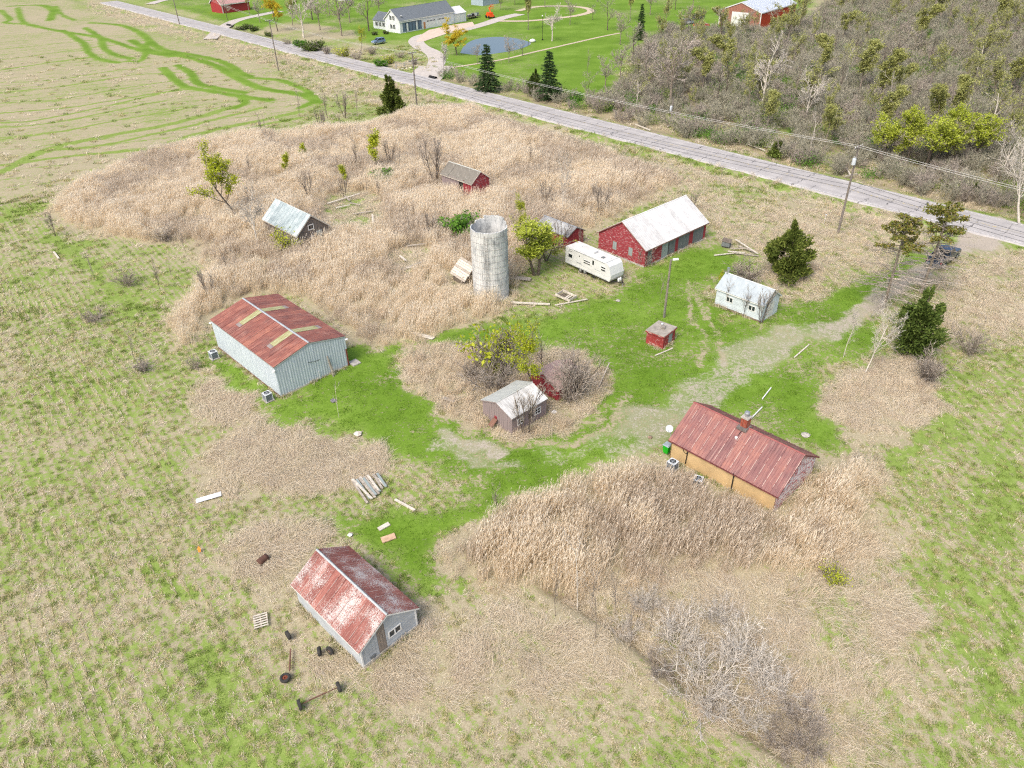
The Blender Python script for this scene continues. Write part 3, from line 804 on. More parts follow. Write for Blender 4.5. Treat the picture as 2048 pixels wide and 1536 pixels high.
a = B.slope(); ln = (B.W / 2 + .08) / math.cos(a); pw = (B.L + .16) / 15
for sd, i, f0, f1 in (('l', 4, .03, .60), ('l', 11, .03, .58), ('r', 4, .03, .62), ('r', 11, .03, .66)):
    host = rp[(sd, i)]
    MB().span((-pw / 2 + .03, ln * f0, .035), (pw / 2 - .02, ln * f1, .05)).build('skylight', M_yfib, B.t).matrix_basis = host.matrix_basis.copy()
    MB().span((-pw / 2 + .05, ln * (f1 + .004), .034), (pw / 2 - .05, ln * (f1 + .1), .046)).build('roof_patch', M_patch, B.t).matrix_basis = host.matrix_basis.copy()
for x, y in ((-B.L / 2 - .05, -B.W / 2 - .12), (B.L / 2 + .05, -B.W / 2 - .12), (B.L / 2 + .08, B.W / 2 + .12)):
    b = MB(); b.tube([(x, y * .97, B.he - .42), (x, y, B.he - .40)], .05, 6); b.lathe([(.05, -.1), (.17, -.02), (.17, .07), (.09, .1)], (x, y, B.he - .42), 10)
    b.build('floodlight', M_trim, B.t)
B.slab('n', B.W - .17, B.W - .02, -.1, 2.1, M_rustiron, 'corner_post', -.01, .05)
B.panel('n', .0, B.W - .2, -.2, .12, .03, .05).build('base_board', plain('pale_base_board', '#b9b4a6', .9), B.t)
b = MB(); B.panel('l', 0, B.L - .05, -.2, .16, .03, .06, b); b.build('base_board', plain('dark_base_board', '#7c6556', .9), B.t)
b = MB(); b.tube([B.at('n', B.W * .44, 2.55, .06), B.at('n', B.W * .52, 2.42, .25), B.at('n', B.W * .6, 2.3, .1)], .025, 5); b.build('cable', M_black, B.t)
MB().tube([B.at('n', B.W * .55, -.1, .12), B.at('n', B.W * .55, 1.05, .12)], .035, 6).build('vent_pipe', M_trim, B.t)
for k, (ua, ub, lab) in enumerate(((.70, .705, 'longer of two weathered boards leaning on the grey metal shed end'), (.735, .72, 'shorter of two weathered boards leaning on the grey metal shed end'))):
    p0 = Vector(B.world(*B.at('n', B.W * ua, 0, .75 - k * .15))); p1 = Vector(B.world(*B.at('n', B.W * ub, 0, .10))); p1.z = 2.35 - k * .5; p0.z = -.05
    o = MB().tube([p0, p1], .07, 4).build('leaning_board', M_wood); tag(o, lab, 'board')
o = MB().box((*B.world(B.L / 2 + .1, B.W / 2 + .62)[:2], .05), (1.1, 1.0, .14), B.yaw).build('concrete_slab', M_conc); tag(o, 'flat concrete step slab at the corner of the long grey shed', 'slab')
BIG = B

# ---- lower shed, peeling rusty roof
B = Bld('tool_shed', 'low grey shed with peeling rust and white roof nearest the camera', 'shed', FIT['bot'])
for sd in 'lfr': B.wall(sd, 'lap', M_bot_wall, step=.26)
B.wall('n', 'boards', M_bot_wall, step=.3, u0=0, u1=B.W * .30)
B.wall('n', 'boards', M_bot_patch, step=.2, u0=B.W * .30 + .01, u1=B.W * .44, name='patched_boards')['label'] = 'bare brown boards in the gable'
B.wall('n', 'lap', M_bot_wall, step=.28, u0=B.W * .44 + .01)
B.core(M_dark)
rpb = B.roof(M_rust_bot, 13, oh=.22, rake=.22, rib=.03, ridge=M_greytrim)
B.fascia(M_trim, .22, .22, .13, eaves='l')
M_seamb = paint_mat2('pale_flaked_seam', '#b9a9a2', '#8a5b53', .50, (1, .6, 1), 3.0); rs = random.Random(14)
a = B.slope(); ln = (B.W / 2 + .22) / math.cos(a); pw = (B.L + .44) / 13
for (sd, i), host in rpb.items():
    MB().span((-pw / 2 + .003, ln * rs.uniform(.0, .25), .031), (-pw / 2 + .032, ln * rs.uniform(.7, 1), .040)).build('seam_strip', M_seamb, B.t).matrix_basis = host.matrix_basis.copy()
B.window('n', B.W * .60, .85, 1.1, .72, M_trim, 2, None, .09)
B.panel('n', .02, B.W - .02, -.25, .18, .03, .09).build('footing', M_conc, B.t)
b = MB(); b.box(B.at('n', B.W * .18, .42, .06), (.05, .4, .22)); b.build('vent', M_darkdoor, B.t)
for y in (-B.W / 2 + .04, B.W / 2 - .04): MB().span((B.L / 2 - .02, y - .06, -.1), (B.L / 2 + .05, y + .06, B.he - .02)).build('corner_board', M_trim, B.t)
BOT = B

# ---- tan house
B = Bld('tan_cottage', 'small tan walled cottage with long maroon metal roof and brick chimney', 'house', FIT['tan'])
for sd in 'lfr': B.wall(sd, 'plain', M_tan_wall)
B.wall('n', 'lap', M_peel, step=.17)
rp = B.roof(M_rust_tan, 14, oh=.25, rake=.22, rib=.05, ridge=plain('maroon_ridge', '#8a4e4c', .6))
B.fascia(plain('maroon_fascia', '#6b3b3c', .7), .25, .22, .12)
M_seam = paint_mat2('chalky_seam_strip', '#b79d94', '#8d5a55', .50, (1, .6, 1), 2.5)
a = B.slope(); ln = (B.W / 2 + .25) / math.cos(a); pw = (B.L + .44) / 14
rs = random.Random(4)
for i in range(14):
    host = rp[('l', i)]; c0 = rs.uniform(0.02, .12); c1 = rs.uniform(.75, .99)
    if i > 8: c0 = rs.uniform(.05, .4)
    MB().span((-pw / 2 - .005, ln * c0, .051), (-pw / 2 + rs.uniform(.035, .065), ln * c1, .062)).build('seam_strip', M_seam, B.t).matrix_basis = host.matrix_basis.copy()
cx = -B.L * .02
b = MB(); b.box((cx, .02, B.hr + .25), (.62, .62, 1.5)); ch = b.build('chimney', M_brick, B.t)
MB().box((cx, .02, B.hr + 1.03), (.72, .72, .12)).build('chimney_cap', M_conc, ch)
b = MB(); b.lathe([(.17, 0), (.17, .3), (.13, .3), (.13, .36), (.26, .38), (.2, .5), (.05, .55)], (cx, .02, B.hr + 1.08), 12); b.build('chimney_flue', M_steel, ch)
MB().box((cx, -.1, B.hr - .02), (.9, .95, .22)).build('chimney_flashing', plain('lead_flashing', '#77736f', .6, .2), ch)
yv = Vector((0, -math.cos(a), -math.sin(a))); pv = Vector((-.25, 0, B.hr)) + yv * 1.35
b = MB(); b.lathe([(.10, -.1), (.10, .1), (.13, .12), (.13, .2), (.02, .22)], pv, 10); b.build('roof_vent', M_trim, B.t)
b = MB(); b.tube([Vector((-.2, 0, B.hr + .12)) + yv * .6, Vector((-.24, 0, B.hr + .06)) + yv * 1.28], .03, 5); b.build('vent_cable', M_black, B.t)
b = MB(); u = B.L * .62; b.tube([B.at('l', u, -.1, .1), B.at('l', u, B.he - .35, .1), B.at('l', u + .05, B.he + .0, .32)], .05, 6); b.build('drain_pipe', M_black, B.t)
b = MB(); u = B.L * .16; b.tube([B.at('l', u - .5, B.he - .3, .03), B.at('l', u - .25, B.he - .75, .03), B.at('l', u, B.he - .8, .05), B.at('l', u + .12, B.he - .3, .05)], .03, 5); b.tube([B.at('l', u + .12, B.he - .3, .05), B.at('l', u + .05, .2, .05)], .05, 5); b.build('service_cable', M_black, B.t)
b = MB(); b.tube([(-B.L / 2 - .05, -B.W / 2 + .25, B.he - .1), (-B.L / 2 - .35, -B.W / 2 + .2, B.he + .25), (-B.L / 2 - .35, -B.W / 2 + .2, B.he + .75)], .035, 6)
db = b.build('dish_mount', M_steel, B.t)
dm_ = MB(); prof = [(0.02, -.07), (.15, -.055), (.28, -.015), (.34, .015), (.33, .028), (.27, 0.0), (.15, -.04), (0.02, -.055)]
dm_.lathe(prof, (0, 0, 0), 18, 'Y', False); dv = Matrix.Rotation(-B.yaw, 3, 'Z') @ Vector((-.35, -.75, .55))
d_o = dm_.build('satellite_dish', plain('dish_grey', '#c4cbd0', .45), B.t, (-B.L / 2 - .45, -B.W / 2 + .1, B.he + .85), dv.to_track_quat('Y', 'Z').to_euler())
MB().tube([(0, -.06, -.34), (0, .38, -.14), (0, .40, 0)], .02, 5).build('feed_arm', M_steel, d_o)
TAN = B

# ---- white garage
B = Bld('white_garage', 'small white lap sided garage with pale roof and two paired windows', 'garage', FIT['gar'])
for sd in 'nlfr': B.wall(sd, 'lap', M_white_wall, step=.2)
B.roof(M_gar_roof, 4, oh=.22, rake=.2, rib=0.0, ridge=plain('garage_ridge', '#b9bfc0', .8), name='roof_section', sag=.0)
B.fascia(M_trim, .22, .2, .12)
for u in (B.L * .30, B.L * .78): B.window('l', u, .95, .95, .72, M_trim, 2, None, .08)
B.slab('n', B.W * .3, B.W * .7, -.1, 2.0, M_trim, 'side_door')
b = MB(); b.tube([(-B.L / 2 + .1, .0, B.hr - .1), (-B.L / 2 + .1, .0, B.hr + .75)], .16, 8); b.build('stove_pipe', M_steel, B.t)
b = MB(); B.panel('l', 0, B.L, -.2, .12, .03, .06, b); b.build('foundation', plain('brown_foundation', '#77695a', .9), B.t)
GAR = B

# ---- red barn with white roof
B = Bld('red_barn', 'red barn with flaking paint and bright white metal roof', 'barn', FIT['red'])
B.wall('n', 'lap', M_red_peel, step=.2); B.wall('f', 'lap', M_red, step=.2); B.wall('l', 'lap', M_red, step=.2)
L = B.L; fr = lambda x: (x - 1462) / 410 * L
segs = [(1462, 1478, 'w'), (1478, 1507, 'dark'), (1507, 1570, 'w'), (1570, 1612, 'g'), (1612, 1618, 'gap'), (1618, 1660, 'd'), (1660, 1680, 'w'), (1680, 1756, 'd2'), (1756, 1782, 'w'), (1782, 1857, 'd'), (1857, 1872, 'w')]
B.core(M_dark)
for x0, x1, k in segs:
    u0, u1 = max(0, fr(x0)), min(L, fr(x1))
    if k == 'w': B.wall('r', 'boards', M_red_peel if x1 == 1570 else M_red, step=.25, u0=u0, u1=u1)
    elif k == 'dark': B.slab('r', u0 + .02, u1, -.1, B.he - .25, M_darkdoor, 'door', -.06, -.01); B.panel('r', u0, u1, B.he - .24, B.he - .02, -.04, .02).build('lintel', M_red, B.t)
    elif k == 'gap': B.slab('r', u0, u1, -.1, B.he - .02, M_dark, 'door_gap', -.1, -.06)  # the gap is a dark slab painted as shade between the doors
    else:
        n = 3 if u1 - u0 > 1.6 else 2
        for j in range(n):
            B.slab('r', u0 + (u1 - u0) * j / n + .012, u0 + (u1 - u0) * (j + 1) / n - .012, -.05, B.he - .3, M_greydoor if k == 'g' else M_darkdoor, 'door', -.05, -.01 + .012 * (j % 2))
        B.panel('r', u0, u1, B.he - .29, B.he - .02, -.04, .03).build('door_track', M_greydoor, B.t)
rp = B.roof(M_white_roof, 13, oh=.3, rake=.25, rib=.015, ridge=M_trim)
B.fascia(plain('brown_fascia', '#8b6a5f', .8), .3, .25, .13)
for u in (B.W * .36, B.W * .70): B.window('n', u, .8, .85, 1.35, plain('faded_red_frame', '#9a5a55', .9), 1, M_greydoor, .07)
b = MB(); B.panel('n', 0, B.W, -.25, .15, .03, .08, b); B.panel('r', fr(1507), L, -.25, .12, .03, .1, b); b.build('foundation', M_conc, B.t)
REDB = B

# ---- weathered grey barn in the reeds
B = Bld('grey_barn', 'weathered grey board barn with pale tin roof among the reeds', 'barn', FIT['gre'])
for sd in 'nlfr': B.wall(sd, 'boards', M_barn_grey, step=.24, jit=.025)
B.core(M_dark)
B.roof(M_pale_roof, 11, oh=.28, rake=.25, rib=.03, ridge=M_pale_roof)
B.fascia(M_wood_p, .28, .25, .12, which='n')
B.window('n', B.W * .46, B.he + .05, .95, .8, M_trim, 1, M_dark, .11)  # loft pane is a dark sheet coloured as the shade behind it
B.slab('n', B.W * .40, B.W * .50, .9, 1.7, M_trim, 'patch_board'); B.slab('n', B.W * .60, B.W * .78, .2, 2.1, M_pale_roof, 'door_sheet')
B.slab('n', B.W * .84, B.W * .9, .9, 2.2, M_wood_p, 'loose_board'); B.slab('l', B.L * .82, B.L * .98, .0, 1.5, M_greydoor, 'side_panel')
B.slab('n', .05, B.W - .05, B.he - .1, B.he + .02, M_wood_d, 'tie_beam')
GRE = B
# ---- red shed with mossy roof far back in the reeds
B = Bld('reed_shed', 'faded red shed with mossy grey roof standing alone in the tall reeds', 'shed', FIT['ree'])
for sd in 'nfr': B.wall(sd, 'boards', M_red_peel, step=.22, jit=.02)
B.wall('l', 'boards', M_pink, step=.22, u0=0, u1=B.L * .58); B.wall('l', 'boards', M_red, step=.22, u0=B.L * .72)
B.core(M_dark)
B.roof(M_shingle, 4, oh=.25, rake=.22, rib=0, ridge=M_shingle_p, name='roof_section', sag=.12)
B.fascia(M_wood_p, .25, .22, .12, which='n')
B.slab('n', B.W * .35, B.W * .62, .1, 2.0, M_red, 'door'); b = None
REE = B
# ---- pink-grey shed in the island
B = Bld('chicken_shed', 'faded pink grey board shed with white flecked roof in the grass island', 'shed', FIT['pin'])
for sd in 'nfrl': B.wall(sd, 'boards', M_pink, step=.16, jit=.02)
B.core(M_dark)
B.roof(M_shingle_p, 5, oh=.15, rake=.12, rib=0, name='roof_section', sag=.05, sides='l', ridge=M_shingle_p)
B.roof(rust_mat('white_flaked_roofing', ['#8f8d89', '#b9bab7', '#cfd0ce', '#dfe0de'], '#6e6c69', .6), 5, oh=.15, rake=.12, rib=0, name='roof_section', sides='r', sag=.05)
B.fascia(M_pink, .15, .12, .12)
for u in (B.L * .24, B.L * .74): B.window('r', u, .65, .8, .75, M_trim, 1, M_dark, .08, mull=True)  # broken windows: dark panes painted as the shaded inside
B.slab('r', B.L * .47, B.L * .6, .7, 1.3, M_dark, 'opening', -.02, .03); B.slab('n', B.W * .42, B.W * .5, .5, 1.0, M_red, 'patch_board')  # dark slab on the boards, painted as a shaded hole
PIN = B
# ---- collapsing red shed behind it
B = Bld('sagging_shed', 'sagging dark red shed half hidden by bare shrubs in the island', 'shed', FIT['col'])
for sd in 'nfrl': B.wall(sd, 'boards', M_red, step=.2, jit=.03)
B.core(M_dark)
B.roof(paint_mat2('pinkish_worn_roofing', '#a78f88', '#8c746d', .52, (1, 1, 1), 2.0, '#b9a7a0'), 3, oh=.15, rake=.15, rib=0, name='roof_section', sag=.0)
B.fascia(M_wood, .15, .15, .1, eaves='')
SAG = B
# ---- small shed behind the travel trailer
B = Bld('back_shed', 'small red shed with patchy grey tin roof behind the travel trailer', 'shed', FIT['she'])
for sd in 'nfrl': B.wall(sd, 'boards', M_red, step=.2, jit=.02)
B.core(M_dark)
B.roof(rust_mat('patchy_grey_tin', ['#6e6a66', '#8f9090', '#a6a9a9', '#bfc1bf'], '#6a5b50', .6), 7, oh=.2, rake=.2, rib=.02, ridge=M_steel)
B.fascia(M_wood_d, .2, .2, .1)
SHE = B
# ---- pump house of painted block
B = Bld('pump_house', 'tiny red block pump house with flat grey slab roof on the lawn', 'pump house', FIT['pum'])
for sd in 'nrfl':
    o, a_, nn, ln_ = B.frame(sd)
    b = MB(); z = -.2; k = 0
    while z < B.he - .15:
        u = -.2 * (k % 2); z1 = min(z + .2, B.he - .12)
        while u < ln_:
            p, q = max(u, 0), min(u + .4, ln_)
            if q - p > .02 and not (sd == 'r' and ln_ * .42 < (p + q) / 2 < ln_ * .82 and z < 1.35): B.panel(sd, p + .006, q - .006, z + .006, z1, -.08, random.Random(k * 31 + int(u * 10)).uniform(0, .01), b)
            u += .4
        z += .2; k += 1
    b.build('block_wall', M_block, B.t)
B.core(M_dark)
B.slab('r', B.L * .44, B.L * .8, -.05, 1.38, M_greydoor, 'door', -.08, -.03)
MB().span((-B.L / 2 - .12, -B.W / 2 - .12, B.he - .12), (B.L / 2 + .12, B.W / 2 + .12, B.he + .03)).build('roof_slab', plain('grey_roof_slab', '#9c968c', .95, 0, .14, 2.0), B.t)
b = MB(); b.span((-B.L / 2 - .14, -B.W / 2 - .14, B.he - .2), (-B.L / 2 - .1, B.W / 2 + .14, B.he - .05)); B.panel('r', -.1, B.L + .1, B.he - .2, B.he - .06, .125, .15, b); B.panel('n', -.1, B.W + .1, B.he - .2, B.he - .06, .125, .15, b); b.build('roof_edge', M_block, B.t)
b = MB(); b.box((-.15, .1, B.he + .13), (.55, .42, .18), .4); b.box((-.15, .1, B.he + .24), (.62, .48, .05), .4); b.build('roof_hatch', plain('hatch_grey', '#8a847a', .9), B.t)
b = MB(); b.lathe([(.12, 0), (.16, .14), (.1, .2)], (-.75, -.35, B.he + .03), 10); b.build('roof_bucket', plain('bucket_pale', '#b9bfc2', .6), B.t)
PUM = B
# ================================================================ FARM THINGS
def solve_z(x, y, row):
    lo, hi = 0., 40.
    for _ in range(40):
        m = (lo + hi) / 2
        if PX(x, y, m)[1] > row: lo = m
        else: hi = m
    return lo
# ---- silo of concrete staves, back wall standing two courses higher
sx, sy, sr = -2.35, 85.0, 2.28
S_H = solve_z(sx, sy - sr, 467); S_HB = solve_z(sx, sy + sr, 429)
silo = thing('stave_silo', 'roofless pale concrete stave silo with broken rim', 'silo', (sx, sy, 0))
FOOT.append((sx, sy, 0, sr, sr))
n = NT('whitewashed_staves'); p_ = n.vm('MULTIPLY', n.obj(), (1, 1, .45))
f_ = n.ma('ADD', n.ma('MULTIPLY', n.noise(p_, 1.0, 5, .65), .6), n.ma('MULTIPLY', n.noise(n.vm('MULTIPLY', n.obj(), (3, 3, .5)), 2.2, 5, .7), .4))
c_ = n.ramp(f_, [(.34, '#75787a'), (.43, '#a4a7a7'), (.52, '#c3c5c3'), (.66, '#d6d6d3')])
n.bump(n.noise(n.obj(), 9, 4), .4, .03)
M_stave = n.out(c_, .95, 0, .1)
b = MB(); NST, CH = 44, .78; rs = random.Random(5)
inner = sr - .14
for j in range(NST):
    t0, t1 = 2 * PI * j / NST, 2 * PI * (j + 1) / NST
    tm = (t0 + t1) / 2
    deg = math.degrees(tm) % 360
    top = S_H
    if 5 < deg < 152: top = S_HB - (0 if 35 < deg < 110 else .35) - rs.uniform(0, .12) - (.55 if deg < 20 else 0) - (.3 if deg > 140 else 0)
    else: top = S_H - rs.uniform(0, .06)
    z = -.3 - (CH / 2 if j % 2 else 0)
    while z < top - .05:
        z1 = min(z + CH, top); g = .012
        r0 = sr + rs.uniform(-.012, .012)
        A = (t0 + g / sr / 1.2, t1 - g / sr / 1.2)
        P8 = []
        for zz in (max(z, -.3) + .008, z1 - .008):
            for (rr, tt) in ((r0, A[0]), (r0, A[1]), (inner, t1), (inner, t0)): P8.append((rr * math.cos(tt), rr * math.sin(tt), zz))
        b.hexa(P8); z += CH
o = b.build('stave_wall', M_stave, silo); o['kind'] = 'stuff'
M_joint = plain('dark_mortar', '#6b6964', .95)
MB().lathe([(sr - .03, -.3), (sr - .03, S_H - .08), (sr - .11, S_H - .08), (sr - .11, -.3)], (0, 0, 0), 44, 'Z', False).build('joint_liner', M_joint, silo)
z = .55
while z < S_HB - .2:
    if z < S_H:
        MB().tube([((sr + .02) * math.cos(t), (sr + .02) * math.sin(t), z) for t in [2 * PI * k / 44 for k in range(45)]], .016, 4, False).build('hoop', plain('rusty_hoop', '#96918a', .8), silo)
    z += .8
b = MB(); th = math.radians(262)
for dt in (-.07, .07): b.tube([((sr + .12) * math.cos(th + dt), (sr + .12) * math.sin(th + dt), .4), ((sr + .12) * math.cos(th + dt), (sr + .12) * math.sin(th + dt), S_H - .2)], .02, 4)
z = .6
while z < S_H - .3:
    b.tube([((sr + .12) * math.cos(th + d), (sr + .12) * math.sin(th + d), z) for d in (-.07, .07)], .016, 4); z += .42
b.build('ladder', plain('ladder_iron', '#8a8680', .8, .2), silo)

# ---- collapsed lean-to beside the silo
def planks_slab(t, name, w, l, n, mat, th=.03, gap=.02, seed=1, jit=.15, parent=None):
    rg = random.Random(seed)
    for k in range(n):
        y0 = -w / 2 + w * k / n; y1 = y0 + w / n - gap
        MB().span((-l / 2 + rg.uniform(0, jit), y0, rg.uniform(0, .012)), (l / 2 - rg.uniform(0, jit), y1, th + rg.uniform(0, .012))).build(name, mat, parent or t)
c = G(925, 560)
t = thing('collapsed_lean_to', 'collapsed lean-to with tilted pale board roof left of the silo', 'shed', (c[0], c[1], 0), R(-48))
FOOT.append((c[0], c[1], R(-48), 1.2, 1.2))
rf = MB().box((0, 0, 0), (3.0, 2.6, .03)).build('roof_deck', M_wood_d, t, (.1, .1, 1.55), (R(42), R(6), 0))
for k in range(9): MB().span((-1.55, -1.35 + k * .3, .02), (1.55 - .06 * (k % 3), -1.08 + k * .3, .05)).build('roof_board', M_wood_p if k % 4 else M_wood, rf)
for (x, y, w, d) in ((0, -.72, 2.0, .06), (-.95, .1, .06, 1.6), (.95, .1, .06, 1.6)): MB().span((x - w / 2, y - d / 2, -.2), (x + w / 2, y + d / 2, .75 if d < .5 else .95)).build('wall', M_wood_d, t)

# ---- travel trailer
A_ = Vector((7.77, 92.6)); B_ = Vector((13.09, 86.15)); d_ = (B_ - A_).normalized(); yaw = math.atan2(d_.y, d_.x); w_ = Vector((-d_.y, d_.x))
TL = (B_ - A_).length + .1; TW = 2.45; cc = (A_ + B_) / 2 + w_ * TW / 2
TH = solve_z(A_.x, A_.y, 492.0)
tr = thing('travel_trailer', 'white travel trailer parked beside the red barn', 'trailer', (cc.x, cc.y, 0), yaw)
FOOT.append((cc.x, cc.y, yaw, TL / 2 + .4, TW / 2))
M_tr = plain('trailer_white', '#cfd1d0', .45, 0, .04, 1.0, .4); M_trr = paint_mat2('trailer_roof_stained', '#cbcac6', '#b0aca4', .58, (1, 1, 1), 1.2)
M_band = plain('trailer_grey_band', '#b4b8b9', .5)
h = TL / 2
prof = [(-h, .55), (h - .25, .55), (h - .05, .9), (h, 1.45), (h - .35, TH - .35), (h - .75, TH), (-h + .12, TH), (-h, TH - .12)]
b = MB(); b.prism([(x, -TW / 2, z) for x, z in prof], (0, TW, 0)); b.build('body', M_tr, tr)
MB().span((-h + .1, -TW / 2 + .05, TH + .003), (h - .85, TW / 2 - .05, TH + .02)).build('roof', M_trr, tr)
def side_box(name, f0, f1, z0, z1, mat, out=.02, parent=None, y=-1):
    return MB().span((-h + TL * f0, y * TW / 2 + y * -.01, z0), (-h + TL * f1, y * (TW / 2 + out), z1)).build(name, mat, parent or tr)
M_tint = NT('tinted_window').out(hexc('#23282c'), .1, 0, .5)
z0 = .55; tz = lambda f: z0 + (TH - z0) * f
def tr_win(f0, f1, a, c, n=1):
    fr = side_box('window', f0, f1, tz(a), tz(c), M_tr, .03)
    for k in range(n):
        d = (f1 - f0) / n; side_box('pane', f0 + d * k + .006, f0 + d * (k + 1) - .006, tz(a) + .05, tz(c) - .05, M_tint, .04, fr)
tr_win(.07, .165, .42, .66); tr_win(.41, .56, .58, .68); tr_win(.41, .56, .45, .55); tr_win(.79, .885, .62, .74); tr_win(.79, .885, .47, .59)
tr_win(.08, .17, .80, .86); tr_win(.08, .17, .89, .95)
dr = side_box('door', .575, .665, tz(.05), tz(.93), M_tr, .025); side_box('door_window', .605, .64, tz(.58), tz(.85), M_tint, .035, dr); side_box('door_handle', .58, .59, tz(.45), tz(.5), M_steel, .05, dr)
side_box('lower_band', .0, .93, .56, .72, M_band, .015); side_box('stripe', .25, .37, tz(.30), tz(.33), M_darkdoor, .012); side_box('stripe', .02, .93, tz(.25), tz(.265), M_band, .012); side_box('stripe', .67, .78, tz(.36), tz(.385), M_greydoor, .012)
side_box('awning_rail', .2, .86, tz(.955), tz(.975), M_steel, .04); side_box('porch_light', .31, .325, tz(.72), tz(.78), M_black, .05)
for f in (.345, .445):
    b = MB(); c = (-h + TL * f, -TW / 2 + .12, .36); b.lathe([(.2, -.13), (.33, -.13), (.36, -.08), (.36, .08), (.33, .13), (.2, .13)], c, 16, 'Y'); w = b.build('wheel', M_tyre, tr)
    b = MB(); b.lathe([(.19, -.02), (.17, -.03), (.05, -.03), (.04, -.06), (.01, -.06)], (c[0], c[1] - .12, c[2]), 12, 'Y'); b.build('rim', M_steel, w)
    b = MB(); b.lathe([(.2, -.13), (.33, -.13), (.36, -.08), (.36, .08), (.33, .13), (.2, .13)], (c[0], TW / 2 - .12, c[2]), 14, 'Y'); b.build('wheel', M_tyre, tr)
b = MB(); b.span((-h + .2, -.5, .38), (h - .2, -.42, .54)); b.span((-h + .2, .42, .38), (h - .2, .5, .54)); b.build('chassis', M_black, tr)
b = MB(); b.span((-h + TL * .62, -TW / 2 - .35, .3), (-h + TL * .68, -TW / 2 + .02, .36)); b.build('entry_step', M_black, tr)
b = MB(); b.prism([(-1.35, -.35, 0), (-.65, -.35, 0), (-.55, -.35, .3), (-.8, -.35, .36), (-1.25, -.35, .36)], (0, .7, 0)); b.build('roof_air_conditioner', M_tr, tr, (.9, 0, TH + .02))
for x, y, w in ((1.9, -.3, .4), (-2.6, .2, .4), (.9, .75, .3), (2.6, .3, .42)): MB().box((x, y, TH + .07), (w, w, .12)).build('roof_vent', M_darkdoor if x > 1.5 and y < 0 else M_tr, tr)
MB().span((h - 1.05, -TW / 2, TH + .004), (h - .95, TW / 2, TH + .03)).build('roof_seam', M_greydoor, tr)
b = MB(); b.tube([(h - .3, -.8, .48), (h + 1.15, 0, .48)], .06, 6); b.tube([(h - .3, .8, .48), (h + 1.15, 0, .48)], .06, 6); b.tube([(h + 1.0, 0, .48), (h + 1.0, 0, 1.0)], .05, 6); b.build('hitch', M_black, tr)
for y in (-.17, .17): 
    b = MB(); b.lathe([(.05, 0), (.15, .06), (.15, .38), (.08, .46), (.06, .5)], (h + .45, y, .5), 12); b.build('propane_tank', M_trim, tr)
b = MB(); b.tube([(h + 1.0, 0, -.05), (h + 1.0, 0, .45)], .04, 6); b.box((h + 1.0, 0, -.02), (.25, .25, .06)); b.build('jack_stand', M_steel, tr)

# ---- air conditioning condensers
def condenser():
    t = thing('condenser_unit', 'x', 'air conditioner', (0, 0, 0), 0, 'outdoor condenser units')
    MB().box((0, 0, .04), (.95, .95, .1)).build('pad', M_conc, t)
    cab = MB().box((0, 0, .48), (.70, .70, .74)).build('cabinet', plain('condenser_dark', '#4d545b', .6, .2), t)
    for k in range(9):
        z = .16 + k * .075
        b = MB()
        for (cx_, cy_, w, d) in ((0, -.365, .74, .02), (0, .365, .74, .02), (-.365, 0, .02, .74), (.365, 0, .02, .74)): b.box((cx_, cy_, z), (w, d, .03))
        b.build('louvre', plain('condenser_louvre', '#8b939a', .5, .2), t)
    b = MB()
    for sx_ in (-1, 1):
        for sy_ in (-1, 1): b.box((sx_ * .37, sy_ * .37, .47), (.06, .06, .78))
    b.build('corner_post', plain('condenser_pale', '#c3c9cc', .5), t)
    b = MB(); b.box((0, 0, .875), (.80, .80, .05)); b.lathe([(.36, .9), (.36, .93), (.31, .93), (.31, .9)], (0, 0, 0), 20, 'Z', False); b.build('top_cover', plain('condenser_pale', '#c3c9cc', .5), t)
    b = MB(); b.lathe([(.305, .902), (.30, .906), (.02, .906)], (0, 0, 0), 20); b.build('fan_opening', M_black, t)  # black disc painted as the dark well under the fan
    b = MB()
    for k in range(4):
        a = k * PI / 2; b.box((math.cos(a) * .15, math.sin(a) * .15, .915), (.24, .09, .012), a)
    b.lathe([(.07, .9), (.07, .935), (.01, .94)], (0, 0, 0), 10); b.build('fan', plain('fan_grey', '#7f878d', .5), t)
    for r_ in (.1, .2, .28): MB().tube([(r_ * math.cos(q), r_ * math.sin(q), .94) for q in [2 * PI * k / 20 for k in range(21)]], .006, 3, False).build('guard_ring', M_steel, t)
    return t
cu = condenser()
for k, (px, lab, yw) in enumerate((((429, 716), 'condenser unit at the far corner of the long grey shed', BIG.yaw), ((537, 800), 'condenser unit at the near corner of the long grey shed', BIG.yaw), ((1344, 938), 'condenser unit by the green bin at the tan cottage', TAN.yaw), ((1394, 972), 'condenser unit standing in the reeds at the tan cottage wall', TAN.yaw + .3))):
    o = cu if k == 0 else copy_tree(cu)
    g = G(*px); o.location = (g[0], g[1], 0); o.rotation_euler = (0, 0, yw); o['label'] = lab
    FOOT.append((g[0], g[1], 0, .3, .3))

